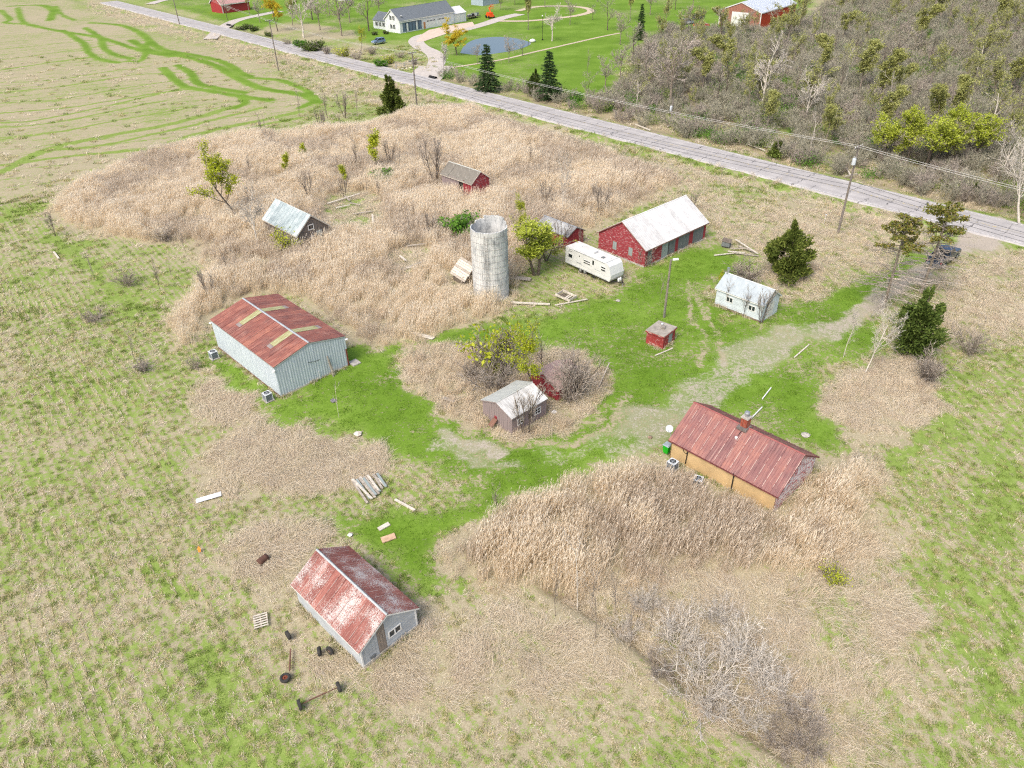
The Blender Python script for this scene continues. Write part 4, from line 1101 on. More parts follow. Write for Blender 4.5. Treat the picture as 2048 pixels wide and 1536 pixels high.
# ---- green wheeled bin
g = G(1333, 906)
t = thing('wheeled_bin', 'bright green wheeled bin with grey lid beside the tan cottage', 'bin', (g[0], g[1], 0), TAN.yaw)
b = MB(); b.hexa([(-.22, -.24, .12), (.22, -.24, .12), (.22, .24, .12), (-.22, .24, .12), (-.30, -.32, 1.0), (.30, -.32, 1.0), (.30, .32, 1.0), (-.30, .32, 1.0)]); b.build('body', plain('bin_green', '#1fa51f', .5, 0, .05), t)
b = MB(); b.hexa([(-.34, -.36, 1.005), (.34, -.36, 1.005), (.34, .36, 1.005), (-.34, .36, 1.005), (-.28, -.28, 1.1), (.28, -.28, 1.1), (.28, .28, 1.1), (-.28, .28, 1.1)]); b.build('lid', plain('bin_lid_grey', '#8e99a1', .5), t)
for sx_ in (-.25, .25):
    b = MB(); b.lathe([(.03, -.03), (.12, -.03), (.12, .03), (.03, .03)], (sx_, .26, .12), 12, 'X'); b.build('wheel', M_black, t)
b = MB(); b.tube([(-.25, .36, .98), (.25, .36, .98)], .025, 6); b.build('handle', M_black, t)

# ---- loose timber, slabs and scrap
def plank(p0, p1, w, mat, name, label, cat, th=.06, z=.03, group=None, lift=(0, 0)):
    a, c = G(*p0), G(*p1); v = Vector((c[0] - a[0], c[1] - a[1])); yw = math.atan2(v.y, v.x)
    dz = lift[1] - lift[0]
    l = math.hypot(v.length, dz)
    o = MB().hexa([(-l / 2, -w / 2, -th / 2), (l / 2 - .03, -w / 2, -th / 2), (l / 2, w / 2, -th / 2), (-l / 2 + .02, w / 2, -th / 2), (-l / 2, -w / 2, th / 2), (l / 2 - .03, -w / 2, th / 2), (l / 2, w / 2, th / 2), (-l / 2 + .02, w / 2, th / 2)]).build(name, mat, None, ((a[0] + c[0]) / 2, (a[1] + c[1]) / 2, z + sum(lift) / 2), (0, -math.atan2(dz, v.length), yw))
    return tag(o, label, cat, group)
plank((392, 1003), (443, 988), .55, plain('white_scrap_sheet', '#d4d6da', .6), 'scrap_sheet', 'long white scrap sheet lying at the edge of the left field', 'sheet', .05, .05)
plank((757, 1060), (779, 1048), .42, M_wood_p, 'scrap_board', 'narrow pale board lying on the lawn above the near shed', 'board', .1, .06)
plank((763, 1082), (791, 1072), .62, plain('tan_board', '#bda084', .9), 'scrap_board', 'wide tan board lying on the lawn above the near shed', 'board', .1, .06)
plank((1022, 556), (1062, 560), .9, M_wood, 'fallen_sheet', 'grey fallen sheet on the ground right of the silo foot', 'sheet', .06, .12)
plank((1020, 606), (1100, 610), .3, M_wood_p, 'fallen_pole', 'long bleached pole lying in the grass below the silo', 'pole', .14, .1)
plank((827, 668), (868, 678), .6, M_wood_p, 'fallen_sheet', 'bleached sheet at the reed edge behind the long grey shed', 'sheet', .06, .10)
plank((1310, 712), (1346, 697), .14, M_wood_p, 'scrap_pole', 'thin pale pole lying on the lawn before the pump house', 'pole', .08, .06)
plank((1588, 716), (1618, 690), .14, M_wood_p, 'scrap_pole', 'thin pale pole lying along the gravel lane', 'pole', .08, .06)
plank((1494, 847), (1524, 816), .10, M_trim, 'service_wire_glint', 'nearer bright stretch of the service wire, built as a white bar behind the chimney', 'pipe', .1, .12)  # overhead service wire catching light, built as a white bar on the lawn
plank((1524, 800), (1542, 777), .10, M_trim, 'service_wire_glint', 'farther bright stretch of the service wire, built as a white bar behind the chimney', 'pipe', .1, .12)  # second stretch of that wire, its shine put into a white bar
plank((1196, 778), (1218, 738), .12, M_wood, 'leaning_post', 'weathered post leaning at the right rim of the grass island', 'post', .1, .1, None, (0, .7))
plank((884, 798), (912, 806), .5, M_wood, 'fallen_sheet', 'grey board lying in dead grass left of the pink shed', 'sheet', .06, .18)
plank((980, 856), (992, 850), .6, plain('rusty_drum_sheet', '#75574a', .9), 'rusty_sheet', 'rusty red sheet against the pink shed corner', 'sheet', .05, .3, None, (-.1, .5))
plank((108, 505), (118, 518), .25, M_wood_p, 'broken_post', 'pale broken post lying in the left field edge', 'post', .15, .1)
plank((790, 1000), (830, 1022), .2, M_wood_p, 'scrap_pole', 'bleached pole lying beside the plank pile', 'pole', .12, .08)
plank((1690, 355), (1715, 350), .25, M_wood, 'fallen_branch', 'fallen branch on the verge under the transformer pole', 'branch', .2, .2)
for k, (p0, p1) in enumerate((((1270,250),(1300,262)), ((1335,255),(1352,247)), ((1495,290),(1530,303)), ((1500,285),(1515,298)), ((1682,320),(1700,352)))):
    plank(p0, p1, .22, M_wood_p, 'fallen_branch', 'bleached fallen branch lying on the far verge of the road', 'branch', .15, .2, 'fallen branches along the far verge')
rs = random.Random(9)
for k in range(12):     # plank pile
    f = k / 11
    p0 = (704 + 50 * f + rs.uniform(-3, 3), 962 - 10 * f + rs.uniform(-3, 3)); p1 = (738 + 34 * f + rs.uniform(-4, 4), 1006 - 32 * f + rs.uniform(-3, 3))
    plank(p0, p1, .20, (M_wood, M_wood_p, M_greydoor)[k % 3], 'pile_plank', 'grey weathered plank in the slatted pile on the dead grass', 'plank', .10, .13 + .05 * (k % 2), 'planks in the slatted pile')
# scrap frame in front of the trailer
c = G(1132, 597)
t = thing('broken_wagon_bed', 'broken wooden wagon bed lying below the travel trailer', 'wagon bed', (c[0], c[1], 0), R(-42))
for y in (-.75, .75): MB().box((0, y, .42), (2.3, .08, .28), 0, (0, R(4))).build('side_rail', M_wood_p, t)
for x in (-1.1, 1.1): MB().box((x, 0, .42), (.08, 1.5, .28)).build('end_rail', M_wood_p, t)
for k in range(5): MB().box((-.9 + k * .32, 0, .2 + .01 * k), (.22, 1.4, .04), .05 * (k % 2)).build('bed_plank', M_wood_d if k < 3 else M_wood_p, t)
plank((1110, 612), (1175, 600), .16, M_wood_p, 'scrap_pole', 'long bleached pole lying before the broken wagon bed', 'pole', .1, .12)
# debris pile by the juniper
c = G(1452, 492)
t = thing('junk_box', 'grey junk box on the debris pile beside the red barn', 'box', (c[0], c[1], 0), R(-30))
MB().hexa([(-.6, -.5, .1), (.6, -.5, .1), (.6, .5, .1), (-.6, .5, .1), (-.5, -.45, .8), (.55, -.45, .7), (.55, .45, .85), (-.5, .45, .95)]).build('body', M_darkdoor, t)
b = MB(); b.hexa([(-.62, -.52, .82), (.66, -.52, .72), (.66, .55, .88), (-.62, .55, .98), (-.62, -.52, .87), (.66, -.52, .77), (.66, .55, .93), (-.62, .55, 1.03)]); b.build('lid', M_wood_d, t)
for k, (p0, p1, z) in enumerate((((1428,512),(1470,507),.1), ((1465,507),(1518,514),.15), ((1470,483),(1515,512),.35), ((1460,500),(1500,500),.25), ((1455,505),(1490,508),.2), ((1475,495),(1510,508),.3))):
    plank(p0, p1, .22, (M_wood_p, M_wood)[k % 2], 'debris_plank', 'bleached plank in the debris pile beside the red barn', 'plank', .07, z, 'planks in the debris pile')
# timber lying in the clearing behind the grey barn
for k, (p0, p1, z) in enumerate((((655,410),(720,390),.25), ((700,405),(690,395),.3), ((672,418),(700,412),.2), ((700,408),(722,412),.2), ((745,432),(747,450),.3), ((705,430),(745,424),.15), ((800,515),(812,525),.3), ((790,545),(850,525),.2), ((800,540),(835,536),.2), ((815,495),(855,490),.25))):
    plank(p0, p1, .26, (M_wood_p, M_wood)[k % 2], 'fallen_timber', 'bleached timber lying in the clearings among the reeds', 'timber', .12, z, 'timbers in the reed clearings')
# rusty drum, pallet, stones
g = G(527, 1124); o = MB().lathe([(.02, -.42), (.28, -.42), (.29, -.2), (.28, 0), (.29, .2), (.28, .42), (.02, .42)], (0, 0, 0), 16, 'X').build('rusty_drum', plain('brown_rusty_drum', '#5d443a', .85, .1), None, (g[0], g[1], .26), (0, 0, R(52)), True); tag(o, 'rusty brown drum lying on flattened dead grass', 'drum')
g = G(522, 1243); t = thing('wooden_pallet', 'pale slatted pallet lying in dead grass left of the near shed', 'pallet', (g[0], g[1], 0), R(-70))
for k in range(6): MB().box((-.55 + k * .22, 0, .14), (.1, 1.0, .03)).build('slat', M_wood_p, t)
for y in (-.45, 0, .45): MB().box((0, y, .07), (1.2, .09, .09)).build('runner', M_wood, t)
def stone(px, r, label, mat, seed):
    g = G(*px); rg = np.random.default_rng(seed)
    b = MB(); b.lathe([(r * .3, -.02), (r * .95, .02), (r, r * .25), (r * .7, r * .5), (r * .25, r * .6)], (0, 0, 0), 9)
    b.v = [(x * rg.uniform(.8, 1.15), y * rg.uniform(.7, 1.1), z * rg.uniform(.8, 1.1)) for x, y, z in b.v]
    tag(b.build('stone', mat, None, (g[0], g[1], 0)), label, 'stone')
stone((716, 868), .42, 'pale boulder at the lawn edge above the dead grass patch', M_wood_p, 1)
stone((700, 1070), .22, 'small pale stone left of the boards on the lawn', M_trim, 2)
stone((1611, 871), .42, 'grey flat stone on the lawn behind the tan cottage', M_conc, 3)
stone((1108, 825), .3, 'pale round stone right of the pink shed', M_trim, 4)
stone((667, 802), .35, 'dark stone heap on the lawn below the long grey shed', plain('dark_stone', '#6f6d70', .9), 5)
stone((1236, 602), .3, 'pale stone on the dead grass tuft near the trailer', M_conc, 6)
stone((1300, 875), .25, 'brown stone by the lawn beside the green bin', plain('brown_stone', '#8a7767', .9), 7)
g = G(399, 1104); b = MB(); b.prism([(-.1, 0, 0), (.1, 0, 0), (.14, 0, .3), (.02, 0, .5), (-.1, 0, .34)], (0, .03, 0)); b.tube([(0, .015, -.05), (0, .015, .3)], .012, 4)
tag(b.build('marker_flag', plain('orange_marker', '#dd8a35', .7), None, (g[0], g[1], 0), (R(-30), 0, .3)), 'small orange marker flag in the left field', 'marker')
# tyres and axles
M_axle = plain('brown_axle_iron', '#6a4d42', .9, 0, .2, 5)
def tyre_parts(t, c, axis, r=.36, w=.22, rim=M_rustiron):
    b = MB(); k = w / 2; b.lathe([(r * .58, -k), (r * .9, -k), (r, -k * .6), (r, k * .6), (r * .9, k), (r * .58, k), (r * .52, k * .6), (r * .52, -k * .6), (r * .58, -k)], c, 20, axis, False); ty = b.build('tyre', M_tyre, t, smooth=True)
    b = MB(); b.lathe([(r * .53, -.03), (r * .53, .03), (r * .2, .04), (r * .2, -.04)], c, 14, axis); b.build('rim', rim, t)
g0, g1 = G(601, 1416), G(679, 1380); v = Vector((g1[0] - g0[0], g1[1] - g0[1])); yw = math.atan2(v.y, v.x); hl = v.length / 2
t = thing('wheel_axle', 'rusty axle with two black tyres in the near field', 'axle', ((g0[0] + g1[0]) / 2, (g0[1] + g1[1]) / 2, 0), yw)
for s_ in (-1, 1): tyre_parts(t, (s_ * hl, 0, .34), 'X')
b = MB(); b.tube([(-hl, 0, .34), (hl, 0, .34)], .035, 6); b.box((-.1, 0, .36), (hl * .9, .07, .07)); b.build('axle_beam', M_axle, t)
g = G(571, 1358); t = thing('old_tyre', 'old tyre with orange rim lying flat left of the near shed', 'tyre', (g[0], g[1], .12)); tyre_parts(t, (0, 0, 0), 'Z')
plank((580, 1345), (582, 1300), .09, M_axle, 'drawbar', 'rusty drawbar running from the lying tyre into the grass', 'drawbar', .1, .15)
g = G(578, 1276); t = thing('old_tyre', 'dark tyre leaning in dead grass by the near shed wall', 'tyre', (g[0], g[1], .2), .7); tyre_parts(t, (0, 0, .12), 'X', .34)
g = G(640, 1308); t = thing('old_tyre', 'left of two tyres half sunk beside the near shed', 'tyre', (g[0], g[1], .2), .2); tyre_parts(t, (0, 0, .1), 'X', .33)
g = G(661, 1306); t = thing('old_tyre', 'right of two tyres half sunk beside the near shed', 'tyre', (g[0], g[1], .15), .9); tyre_parts(t, (0, 0, .1), 'X', .33)
# ---- yard light on a weathered pole
pb = (1328, 634); g = G(*pb); hh = tall(pb, 519)
t = thing('yard_light', 'weathered pole with white yard lamp between barn and pump house', 'lamp', (g[0], g[1], 0))
MB().tube([(0, 0, -.3), (.1, .05, hh)], [.16, .11], 8).build('pole', plain('grey_pole_wood', '#7d766c', .9, 0, .12), t)
b = MB(); b.tube([(.1, .05, hh - .2), (.35, -.05, hh - .02)], .03, 5); b.build('bracket', M_steel, t)
b = MB(); b.prism([(.3, -.2, hh - .06), (.95, -.2, hh - .02), (.95, .1, hh - .02), (.3, .1, hh - .06)], (0, 0, .14)); b.build('lamp_head', M_trim, t)
b = MB(); b.tube([(-.06, -.2, 0), (-.06, -.14, 1.6)], .04, 5); b.build('conduit', M_steel, t)

# ================================================================ VEHICLES
def wheel4(t, xs, y, r=.36, w=.22):
    for x in xs:
        for s_ in (-1, 1):
            b = MB(); k = w / 2; b.lathe([(r * .6, -k), (r * .92, -k), (r, -k * .6), (r, k * .6), (r * .92, k), (r * .6, k)], (x, s_ * (y - .1), r), 16, 'Y'); wl = b.build('wheel', M_black, t)
            b = MB(); b.lathe([(r * .58, -.02), (r * .5, .03), (.05, .03)] if s_ > 0 else [(.05, -.03), (r * .5, -.03), (r * .58, .02)], (x, s_ * (y + .0), r), 12, 'Y'); b.build('rim', M_steel, wl)
def car(name, label, cat, loc, yaw, colr, kind='sedan', sc=1.0):
    t = thing(name, label, cat, (loc[0], loc[1], 0), yaw); t.scale = (sc, sc, sc)
    cm = NT(name + '_paint'); cm.b.inputs['Coat Weight'].default_value = .6; cm = cm.out(hexc(colr), .3, .2, .5)
    y = .92
    if kind == 'pickup':
        L = 2.8; y = .98
        prof = [(-L, .45), (-L, 1.1), (-.75, 1.12), (-.72, 1.1), (1.15, 1.12), (2.65, 1.05), (L, .9), (L, .45)]
        cab = [(-.75, 1.1), (-.62, 1.80), (.35, 1.82), (1.15, 1.12)]
    elif kind == 'suv':
        L = 2.3
        prof = [(-L, .4), (-L, 1.05), (1.1, 1.05), (2.15, .95), (L, .75), (L, .4)]
        cab = [(-L + .05, 1.03), (-2.0, 1.72), (.2, 1.75), (1.15, 1.04)]
    else:
        L = 2.35
        prof = [(-L, .4), (-L, .95), (-1.6, 1.0), (1.0, .98), (2.1, .85), (L, .7), (L, .4)]
        cab = [(-1.75, .98), (-1.05, 1.42), (.15, 1.45), (1.05, .98)]
    def shell(pr, yb, yt, zmax, zmin):
        b = MB(); n = len(pr); k = 0
        sidev = []
        for s_ in (-1, 1): sidev.append([(x, s_ * (yb + (yt - yb) * (z - zmin) / max(.01, zmax - zmin)), z) for x, z in pr])
        b.v = sidev[0] + sidev[1]; b.f = [tuple(range(n)), tuple(range(2 * n - 1, n - 1, -1))]
        for i in range(n): j = (i + 1) % n; b.f.append((j, i, n + i, n + j))
        return b
    shell(prof, y, y - .06, 1.12, .4).build('body', cm, t)
    zt = max(z for _, z in cab); zb = min(z for _, z in cab)
    cb = shell(cab, y - .07, y - .24, zt, zb).build('cabin', cm, t)
    # glass
    def lerp(p, q, k): return (p[0] + (q[0] - p[0]) * k, p[1] + (q[1] - p[1]) * k)
    def yy(z): return (y - .07) + (-.17) * (z - zb) / (zt - zb)
    for (p, q, nm) in ((cab[2], cab[3], 'windscreen'), (cab[1], cab[0], 'rear_window')):
        a, c = lerp(p, q, .1), lerp(p, q, .9); nx_, nz_ = (q[1] - p[1]), -(q[0] - p[0]); ln_ = math.hypot(nx_, nz_); sg = 1 if nm == 'windscreen' else -1
        nv = Vector((-nx_ / ln_, 0, -nz_ / ln_)) if nm == 'windscreen' else Vector((nx_ / ln_, 0, nz_ / ln_))
        if nv.z < 0: nv = -nv
        b = MB(); b.prism([(a[0], -yy(a[1]) + .1, a[1]), (a[0], yy(a[1]) - .1, a[1]), (c[0], yy(c[1]) - .08, c[1]), (c[0], -yy(c[1]) + .08, c[1])], nv * .012); b.build(nm, M_tint, t)
    xs = [(cab[1][0] + .1, cab[2][0] - .02)]
    mid = (xs[0][0] + xs[0][1]) / 2
    for s_ in (-1, 1):
        for (xa, xb_, xc, xd) in ((mid + .05, cab[2][0] - .02, cab[3][0] - .25, mid + .05), (cab[1][0] + .08, mid - .05, mid - .05, cab[0][0] + .28)):
            z1, z0_ = zt - .1, zb + .08
            b = MB(); b.prism([(xa, s_ * yy(z1), z1), (xb_, s_ * yy(z1), z1), (xc, s_ * yy(z0_), z0_), (xd, s_ * yy(z0_), z0_)], (0, s_ * .012, 0)); b.build('side_window', M_tint, t)
        MB().box((L - .03, s_ * (y - .28), .78), (.08, .32, .14)).build('headlight', M_trim, t)
        MB().box((-L + .02, s_ * (y - .2), .82), (.08, .2, .2)).build('taillight', plain('taillight_red', '#8c1a1a', .4), t)
        MB().box((cab[3][0] - .15, s_ * (y + .08), zb + .12), (.12, .18, .13)).build('mirror', M_black, t)
    if kind == 'pickup':
        b = MB()
        b.span((-L + .08, -y + .14, 1.09), (-.85, y - .14, 1.125)); b.build('bed_floor', M_black, t)
        b = MB()
        for s_ in (-1, 1): b.span((-L + .02, s_ * (y - .05), 1.08), (-.78, s_ * (y - .13), 1.32))
        b.span((-L, -y + .06, 1.08), (-L + .09, y - .06, 1.32)); b.build('bed_side', cm, t)
    MB().box((L + .0, 0, .5), (.14, y * 1.8, .2)).build('front_bumper', M_steel, t)
    MB().box((-L + .0, 0, .5), (.14, y * 1.8, .2)).build('rear_bumper', M_steel, t)
    wheel4(t, (-L * .62, L * .62), y)
    FOOT.append((loc[0], loc[1], yaw, L, y))
    return t
a_, c_ = G(1855, 545), G(1915, 500)
car('pickup_truck', 'dark blue pickup truck parked on the drive under dead pines', 'pickup', G(1884, 522), math.atan2(c_[1] - a_[1], c_[0] - a_[0]), '#26374f', 'pickup', 1.12)

# ================================================================ POLES AND WIRES
M_pole = plain('grey_brown_pole', '#77706a', .9, 0, .12, 2); M_ins = plain('insulator_grey', '#c2c4c4', .4)
def power_pole(label, pb, row, arms, trans=False, off=(0, 0)):
    g = G(*pb); hh = tall(pb, row)
    t = thing('power_pole', label, 'utility pole', (g[0], g[1], 0), math.atan2(RN.y, RN.x), 'power poles along the road')
    MB().tube([(0, 0, -.5), (0, 0, hh)], [.19, .13], 8).build('pole', M_pole, t)
    for dz in arms:
        MB().box((0, 0, hh - dz), (2.4, .12, .14)).build('crossarm', M_pole, t)
        for x in (-1.05, -.4, .4, 1.05):
            b = MB(); b.lathe([(.03, 0), (.06, .04), (.06, .12), (.03, .2)], (x, 0, hh - dz + .07), 8); b.build('insulator', M_ins, t)
        b = MB(); b.tube([(-.7, .07, hh - dz - .03), (0, .1, hh - dz - .7)], .025, 4); b.tube([(.7, .07, hh - dz - .03), (0, .1, hh - dz - .7)], .025, 4); b.build('arm_brace', M_steel, t)
    if trans:
        b = MB(); b.lathe([(.05, 0), (.27, .03), (.27, .85), (.2, .92), (.05, .95)], (-.42, 0, hh - 2.6), 14); tr_ = b.build('transformer', plain('transformer_grey', '#c0c8cd', .45), t)
        for y in (-.12, .12): MB().lathe([(.03, 0), (.06, .05), (.05, .16), (.02, .26)], (-.42, y, hh - 1.66), 8).build('bushing', M_ins, tr_)
    return Vector((g[0], g[1], hh))
PA = power_pole('nearest tall power pole with grey transformer beside the road', (1676, 465), 291, (0.25,), True)
PC = power_pole('power pole opposite the winding driveway with two crossarms', (834, 213), 104, (0.2, 1.9))
PB = power_pole('power pole at the stubble field edge with one crossarm', (557, 140), 40, (0.15,))
PD = power_pole('farthest power pole near the top left corner of the field', (359, 48), -40, (0.15,))
PE = power_pole('power pole with small pale transformer inside the wood edge', (1342, 243), 195, (), True)
stepv = (Vector((PA.x, PA.y)) - Vector((PC.x, PC.y)))
PF = Vector((PA.x + stepv.x * .62, PA.y + stepv.y * .62, PA.z))
t = thing('power_pole', 'power pole beyond the right edge of the picture', 'utility pole', (PF.x, PF.y, 0), math.atan2(RN.y, RN.x), 'power poles along the road')
MB().tube([(0, 0, -.5), (0, 0, PF.z)], [.19, .13], 8).build('pole', M_pole, t); MB().box((0, 0, PF.z - .25), (2.4, .12, .14)).build('crossarm', M_pole, t)
M_wire = plain('dark_wire', '#3c3d40', .7); M_wirel = plain('pale_wire', '#b9b9b6', .5)
def wire(a, b_, sag, r, mat, label, group):
    P_ = [a.lerp(b_, k / 24) - Vector((0, 0, sag * 4 * (k / 24) * (1 - k / 24))) for k in range(25)]
    tag(MB().tube(P_, r, 4, False).build('overhead_wire', mat), label, 'wire', group)
off = Vector((RN.x, RN.y, 0))
for (a, b_, nm) in ((PC, PA, 'between the winding driveway pole and the transformer pole'), (PA, PF, 'running right from the transformer pole'), (PB, PC, 'between the stubble field pole and the driveway pole'), (PD, PB, 'between the two farthest poles')):
    for k in (-1, 1): wire(a + off * .4 * k - Vector((0, 0, .1)), b_ + off * .4 * k - Vector((0, 0, .1)), 1.0, .022, M_wirel, 'pale upper power line ' + nm, 'upper lines ' + nm)
    for k, dz in enumerate((5.0, 5.6, 6.1)): wire(a - Vector((0, 0, dz)) + off * .12, b_ - Vector((0, 0, dz)) + off * .12, 1.1, .022, M_wire, 'dark lower cable ' + nm, 'lower cables ' + nm)
# ================================================================ PLANT MATERIALS
def blade_mat(name, stops, trans=0.0, rvar=.25):
    n = NT(name); t = n.attr('tint')
    f = n.ma('ADD', n.ma('MULTIPLY', t, 1 - rvar), n.ma('MULTIPLY', n.rnd(), rvar))
    c = n.ramp(f, stops)
    n.out(c, .8, 0, .15)
    if trans:
        tr = n.n('BsdfTranslucent', None, Color=c); mx = n.n('MixShader', None, Fac=trans)
        n.t.links.new(n.b.outputs[0], mx.inputs[1]); n.t.links.new(tr.outputs[0], mx.inputs[2])
        n.t.links.new(mx.outputs[0], n.t.nodes['Material Output'].inputs[0])
    return n.m
M_reed = blade_mat('dry_reed', [(0, '#cdbca0'), (.3, '#dfcfb5'), (.6, '#ebdfc9'), (1, '#f4eddf')], .45)
M_reedb = blade_mat('brown_reed', [(0, '#baab98'), (.4, '#d0c2ae'), (.75, '#ded2bf'), (1, '#e9e0d0')], .45)
M_dead = blade_mat('dead_grass', [(0, '#b9ac92'), (.35, '#d0c4ab'), (.7, '#dfd5c0'), (1, '#eae3d4')], .35)
M_grass = blade_mat('rough_grass', [(0, '#5a7029'), (.4, '#748a3a'), (.75, '#909f56'), (1, '#adb280')], .25)
M_lawnb = blade_mat('lawn_grass', [(0, '#4c691a'), (.4, '#618226'), (.75, '#789538'), (1, '#98aa5c')], .25)
M_mixed = blade_mat('mixed_grass', [(0, '#6f7a36'), (.25, '#8d9450'), (.5, '#b0a878'), (.8, '#c6b892'), (1, '#d9cfb2')], .2)
M_twig = blade_mat('grey_twigs', [(0, '#857c72'), (.5, '#a59b90'), (1, '#c0b7ac')], 0)
M_twig_w = blade_mat('wood_twigs', [(0, '#868372'), (.5, '#a19e8b'), (1, '#bcb9a6')], 0)
M_twig_p = blade_mat('pale_twigs', [(0, '#a59d92'), (.5, '#c2bbb0'), (1, '#d9d4ca')], 0)
M_bark = plain('grey_bark', '#857b6f', .95, 0, .15, 4); M_bark_p = plain('pale_bark', '#c4bdb1', .95, 0, .12, 4); M_bark_d = plain('dark_bark', '#5f564d', .95, 0, .15, 4)
M_lf_yg = blade_mat('yellow_green_leaf', [(0, '#8f9a25'), (.5, '#adb732'), (1, '#c9cf58')], .35)
M_lf_lime = blade_mat('lime_leaf', [(0, '#919f31'), (.5, '#adb944'), (1, '#c7cf6b')], .35)
M_lf_gold = blade_mat('golden_leaf', [(0, '#b39f24'), (.5, '#cdb935'), (1, '#ded35c')], .35)
M_lf_bud = blade_mat('olive_buds', [(0, '#8a8d4c'), (.5, '#a3a662'), (1, '#bcbe82')], .3)
M_lf_green = blade_mat('fresh_green_leaf', [(0, '#3f6a20'), (.5, '#5c8a30'), (1, '#7fa347')], .3)
M_cedar = blade_mat('cedar_spray', [(0, '#39451a'), (.45, '#55642a'), (.8, '#727d3a'), (1, '#8d924d')], .15)
M_junip = blade_mat('juniper_spray', [(0, '#37481d'), (.5, '#4e612a'), (1, '#6d7d3d')], .15)
M_spruce = blade_mat('spruce_needles', [(0, '#22351c'), (.5, '#37502b'), (1, '#546b41')], .1)
M_brownn = blade_mat('browning_pine_spray', [(0, '#565d28'), (.45, '#6d7534'), (.75, '#877f42'), (1, '#a08a50')], .15)
M_bloss = blade_mat('white_blossom', [(0, '#b9b4ae'), (.5, '#d3cec8'), (1, '#e6e3de')], .3)

# ================================================================ PATCHES OF GRASS AND REED
PROTO = bpy.data.collections.new('plant_patches')
def ribbons(P0, P1, P2, w0, w1, tint, rng, w2=None, flat=False):
    """curved blades through three points as flat strips; arrays Nx3"""
    n = len(P0); d = P2 - P0
    a = rng.normal(size=(n, 3))
    if flat: a = a * .35 + np.array([0, 0, 1.0])
    s = np.cross(d, a); s /= np.linalg.norm(s, axis=1)[:, None] + 1e-9
    w0 = np.broadcast_to(w0, n)[:, None]; w1 = np.broadcast_to(w1, n)[:, None]
    w2 = w1 * .2 if w2 is None else np.broadcast_to(w2, n)[:, None]
    V = np.stack([P0 - s * w0, P0 + s * w0, P1 - s * w1, P1 + s * w1, P2 - s * w2, P2 + s * w2], 1).reshape(-1, 3)
    k = np.arange(n)[:, None] * 6
    F = np.concatenate([k + np.array([[0, 1, 3, 2]]), k + np.array([[2, 3, 5, 4]])], 0)
    return V, F, np.repeat(tint, 6)
def join(parts):
    V, F, T, o = [], [], [], 0
    for v, f, t in parts:
        V.append(v); F.append(f + o); T.append(t); o += len(v)
    return np.concatenate(V), np.concatenate(F), np.concatenate(T)
def proto(name, parts, mat):
    v, f, t = join(parts)
    me = np_mesh(name, v, f, mat, {'tint': ('FLOAT', t)})
    o = bpy.data.objects.new(name, me)
    return o
def disc(rng, n, r):
    a = rng.uniform(0, 2 * PI, n); q = np.sqrt(rng.uniform(0, 1, n)) * r
    return np.stack([np.cos(a) * q, np.sin(a) * q, np.zeros(n)], 1)
def reed_patch(name, seed, n, h, lean, mat, plume=True, r=.75):
    rng = np.random.default_rng(seed)
    p0 = disc(rng, n, r); p0[:, 2] = -.15
    hh = rng.uniform(*h, n)
    ld = np.stack([rng.normal(lean, .15, n), rng.normal(0, .15, n)], 1)
    p1 = p0.copy(); p1[:, :2] += ld * hh[:, None] * .4; p1[:, 2] += hh * .55
    p2 = p0.copy(); p2[:, :2] += ld * hh[:, None] * 1.15; p2[:, 2] += hh
    ti = rng.uniform(.05, .75, n)
    parts = [ribbons(p0, p1, p2, .018, .016, ti, rng, .010)]
    m = n // 3      # hanging leaves
    j = rng.integers(0, n, m); k = rng.uniform(.35, .9, m)[:, None]
    a0 = p1[j] * (1 - k) + p2[j] * k; an = rng.uniform(0, 2 * PI, m); l = rng.uniform(.25, .5, m)
    a1 = a0 + np.stack([np.cos(an) * l * .5, np.sin(an) * l * .5, l * .15], 1); a2 = a0 + np.stack([np.cos(an) * l, np.sin(an) * l, -l * .1], 1)
    parts.append(ribbons(a0, a1, a2, .014, .016, rng.uniform(.1, .8, m), rng))
    if plume:
        j = np.where(rng.uniform(size=n) < .6)[0]; m = len(j)
        dr = np.array([.5, .1, 0]) + rng.normal(0, .35, (m, 3)); b1 = p2[j] + np.array([0, 0, .12]) + dr * .06; b2 = p2[j] + np.array([0, 0, .28]) + dr * .16
        parts.append(ribbons(p2[j], b1, b2, .010, .026, rng.uniform(.55, 1.0, m), rng, .008))
    return proto(name, parts, mat)
def flat_patch(name, seed, n, l, mat, r=.6, rise=(.08, .3), spread=.5, w=.014):
    rng = np.random.default_rng(seed)
    p0 = disc(rng, n, r); p0[:, 2] = -.06
    ll = rng.uniform(*l, n); a = rng.normal(0, spread, n); h = rng.uniform(*rise, n)
    d = np.stack([np.cos(a), np.sin(a)], 1)
    p1 = p0.copy(); p1[:, :2] += d * ll[:, None] * .45; p1[:, 2] += h + .05
    p2 = p0.copy(); p2[:, :2] += d * ll[:, None]; p2[:, 2] += h * rng.uniform(.1, .9, n) + .04
    return proto(name, [ribbons(p0, p1, p2, w, w, rng.uniform(0, 1, n), rng, None, True)], mat)
def tuft_patch(name, seed, n, h, mat, r=.5, w=.016, bend=.5):
    rng = np.random.default_rng(seed)
    p0 = disc(rng, n, r); p0[:, 2] = -.05
    hh = rng.uniform(*h, n); a = rng.uniform(0, 2 * PI, n); b = rng.uniform(0, bend, n)
    d = np.stack([np.cos(a), np.sin(a)], 1)
    p1 = p0.copy(); p1[:, :2] += d * (hh * b * .4)[:, None]; p1[:, 2] += hh * .65
    p2 = p0.copy(); p2[:, :2] += d * (hh * b * 1.3)[:, None]; p2[:, 2] += hh
    return proto(name, [ribbons(p0, p1, p2, w, w * .9, rng.uniform(0, 1, n), rng)], mat)

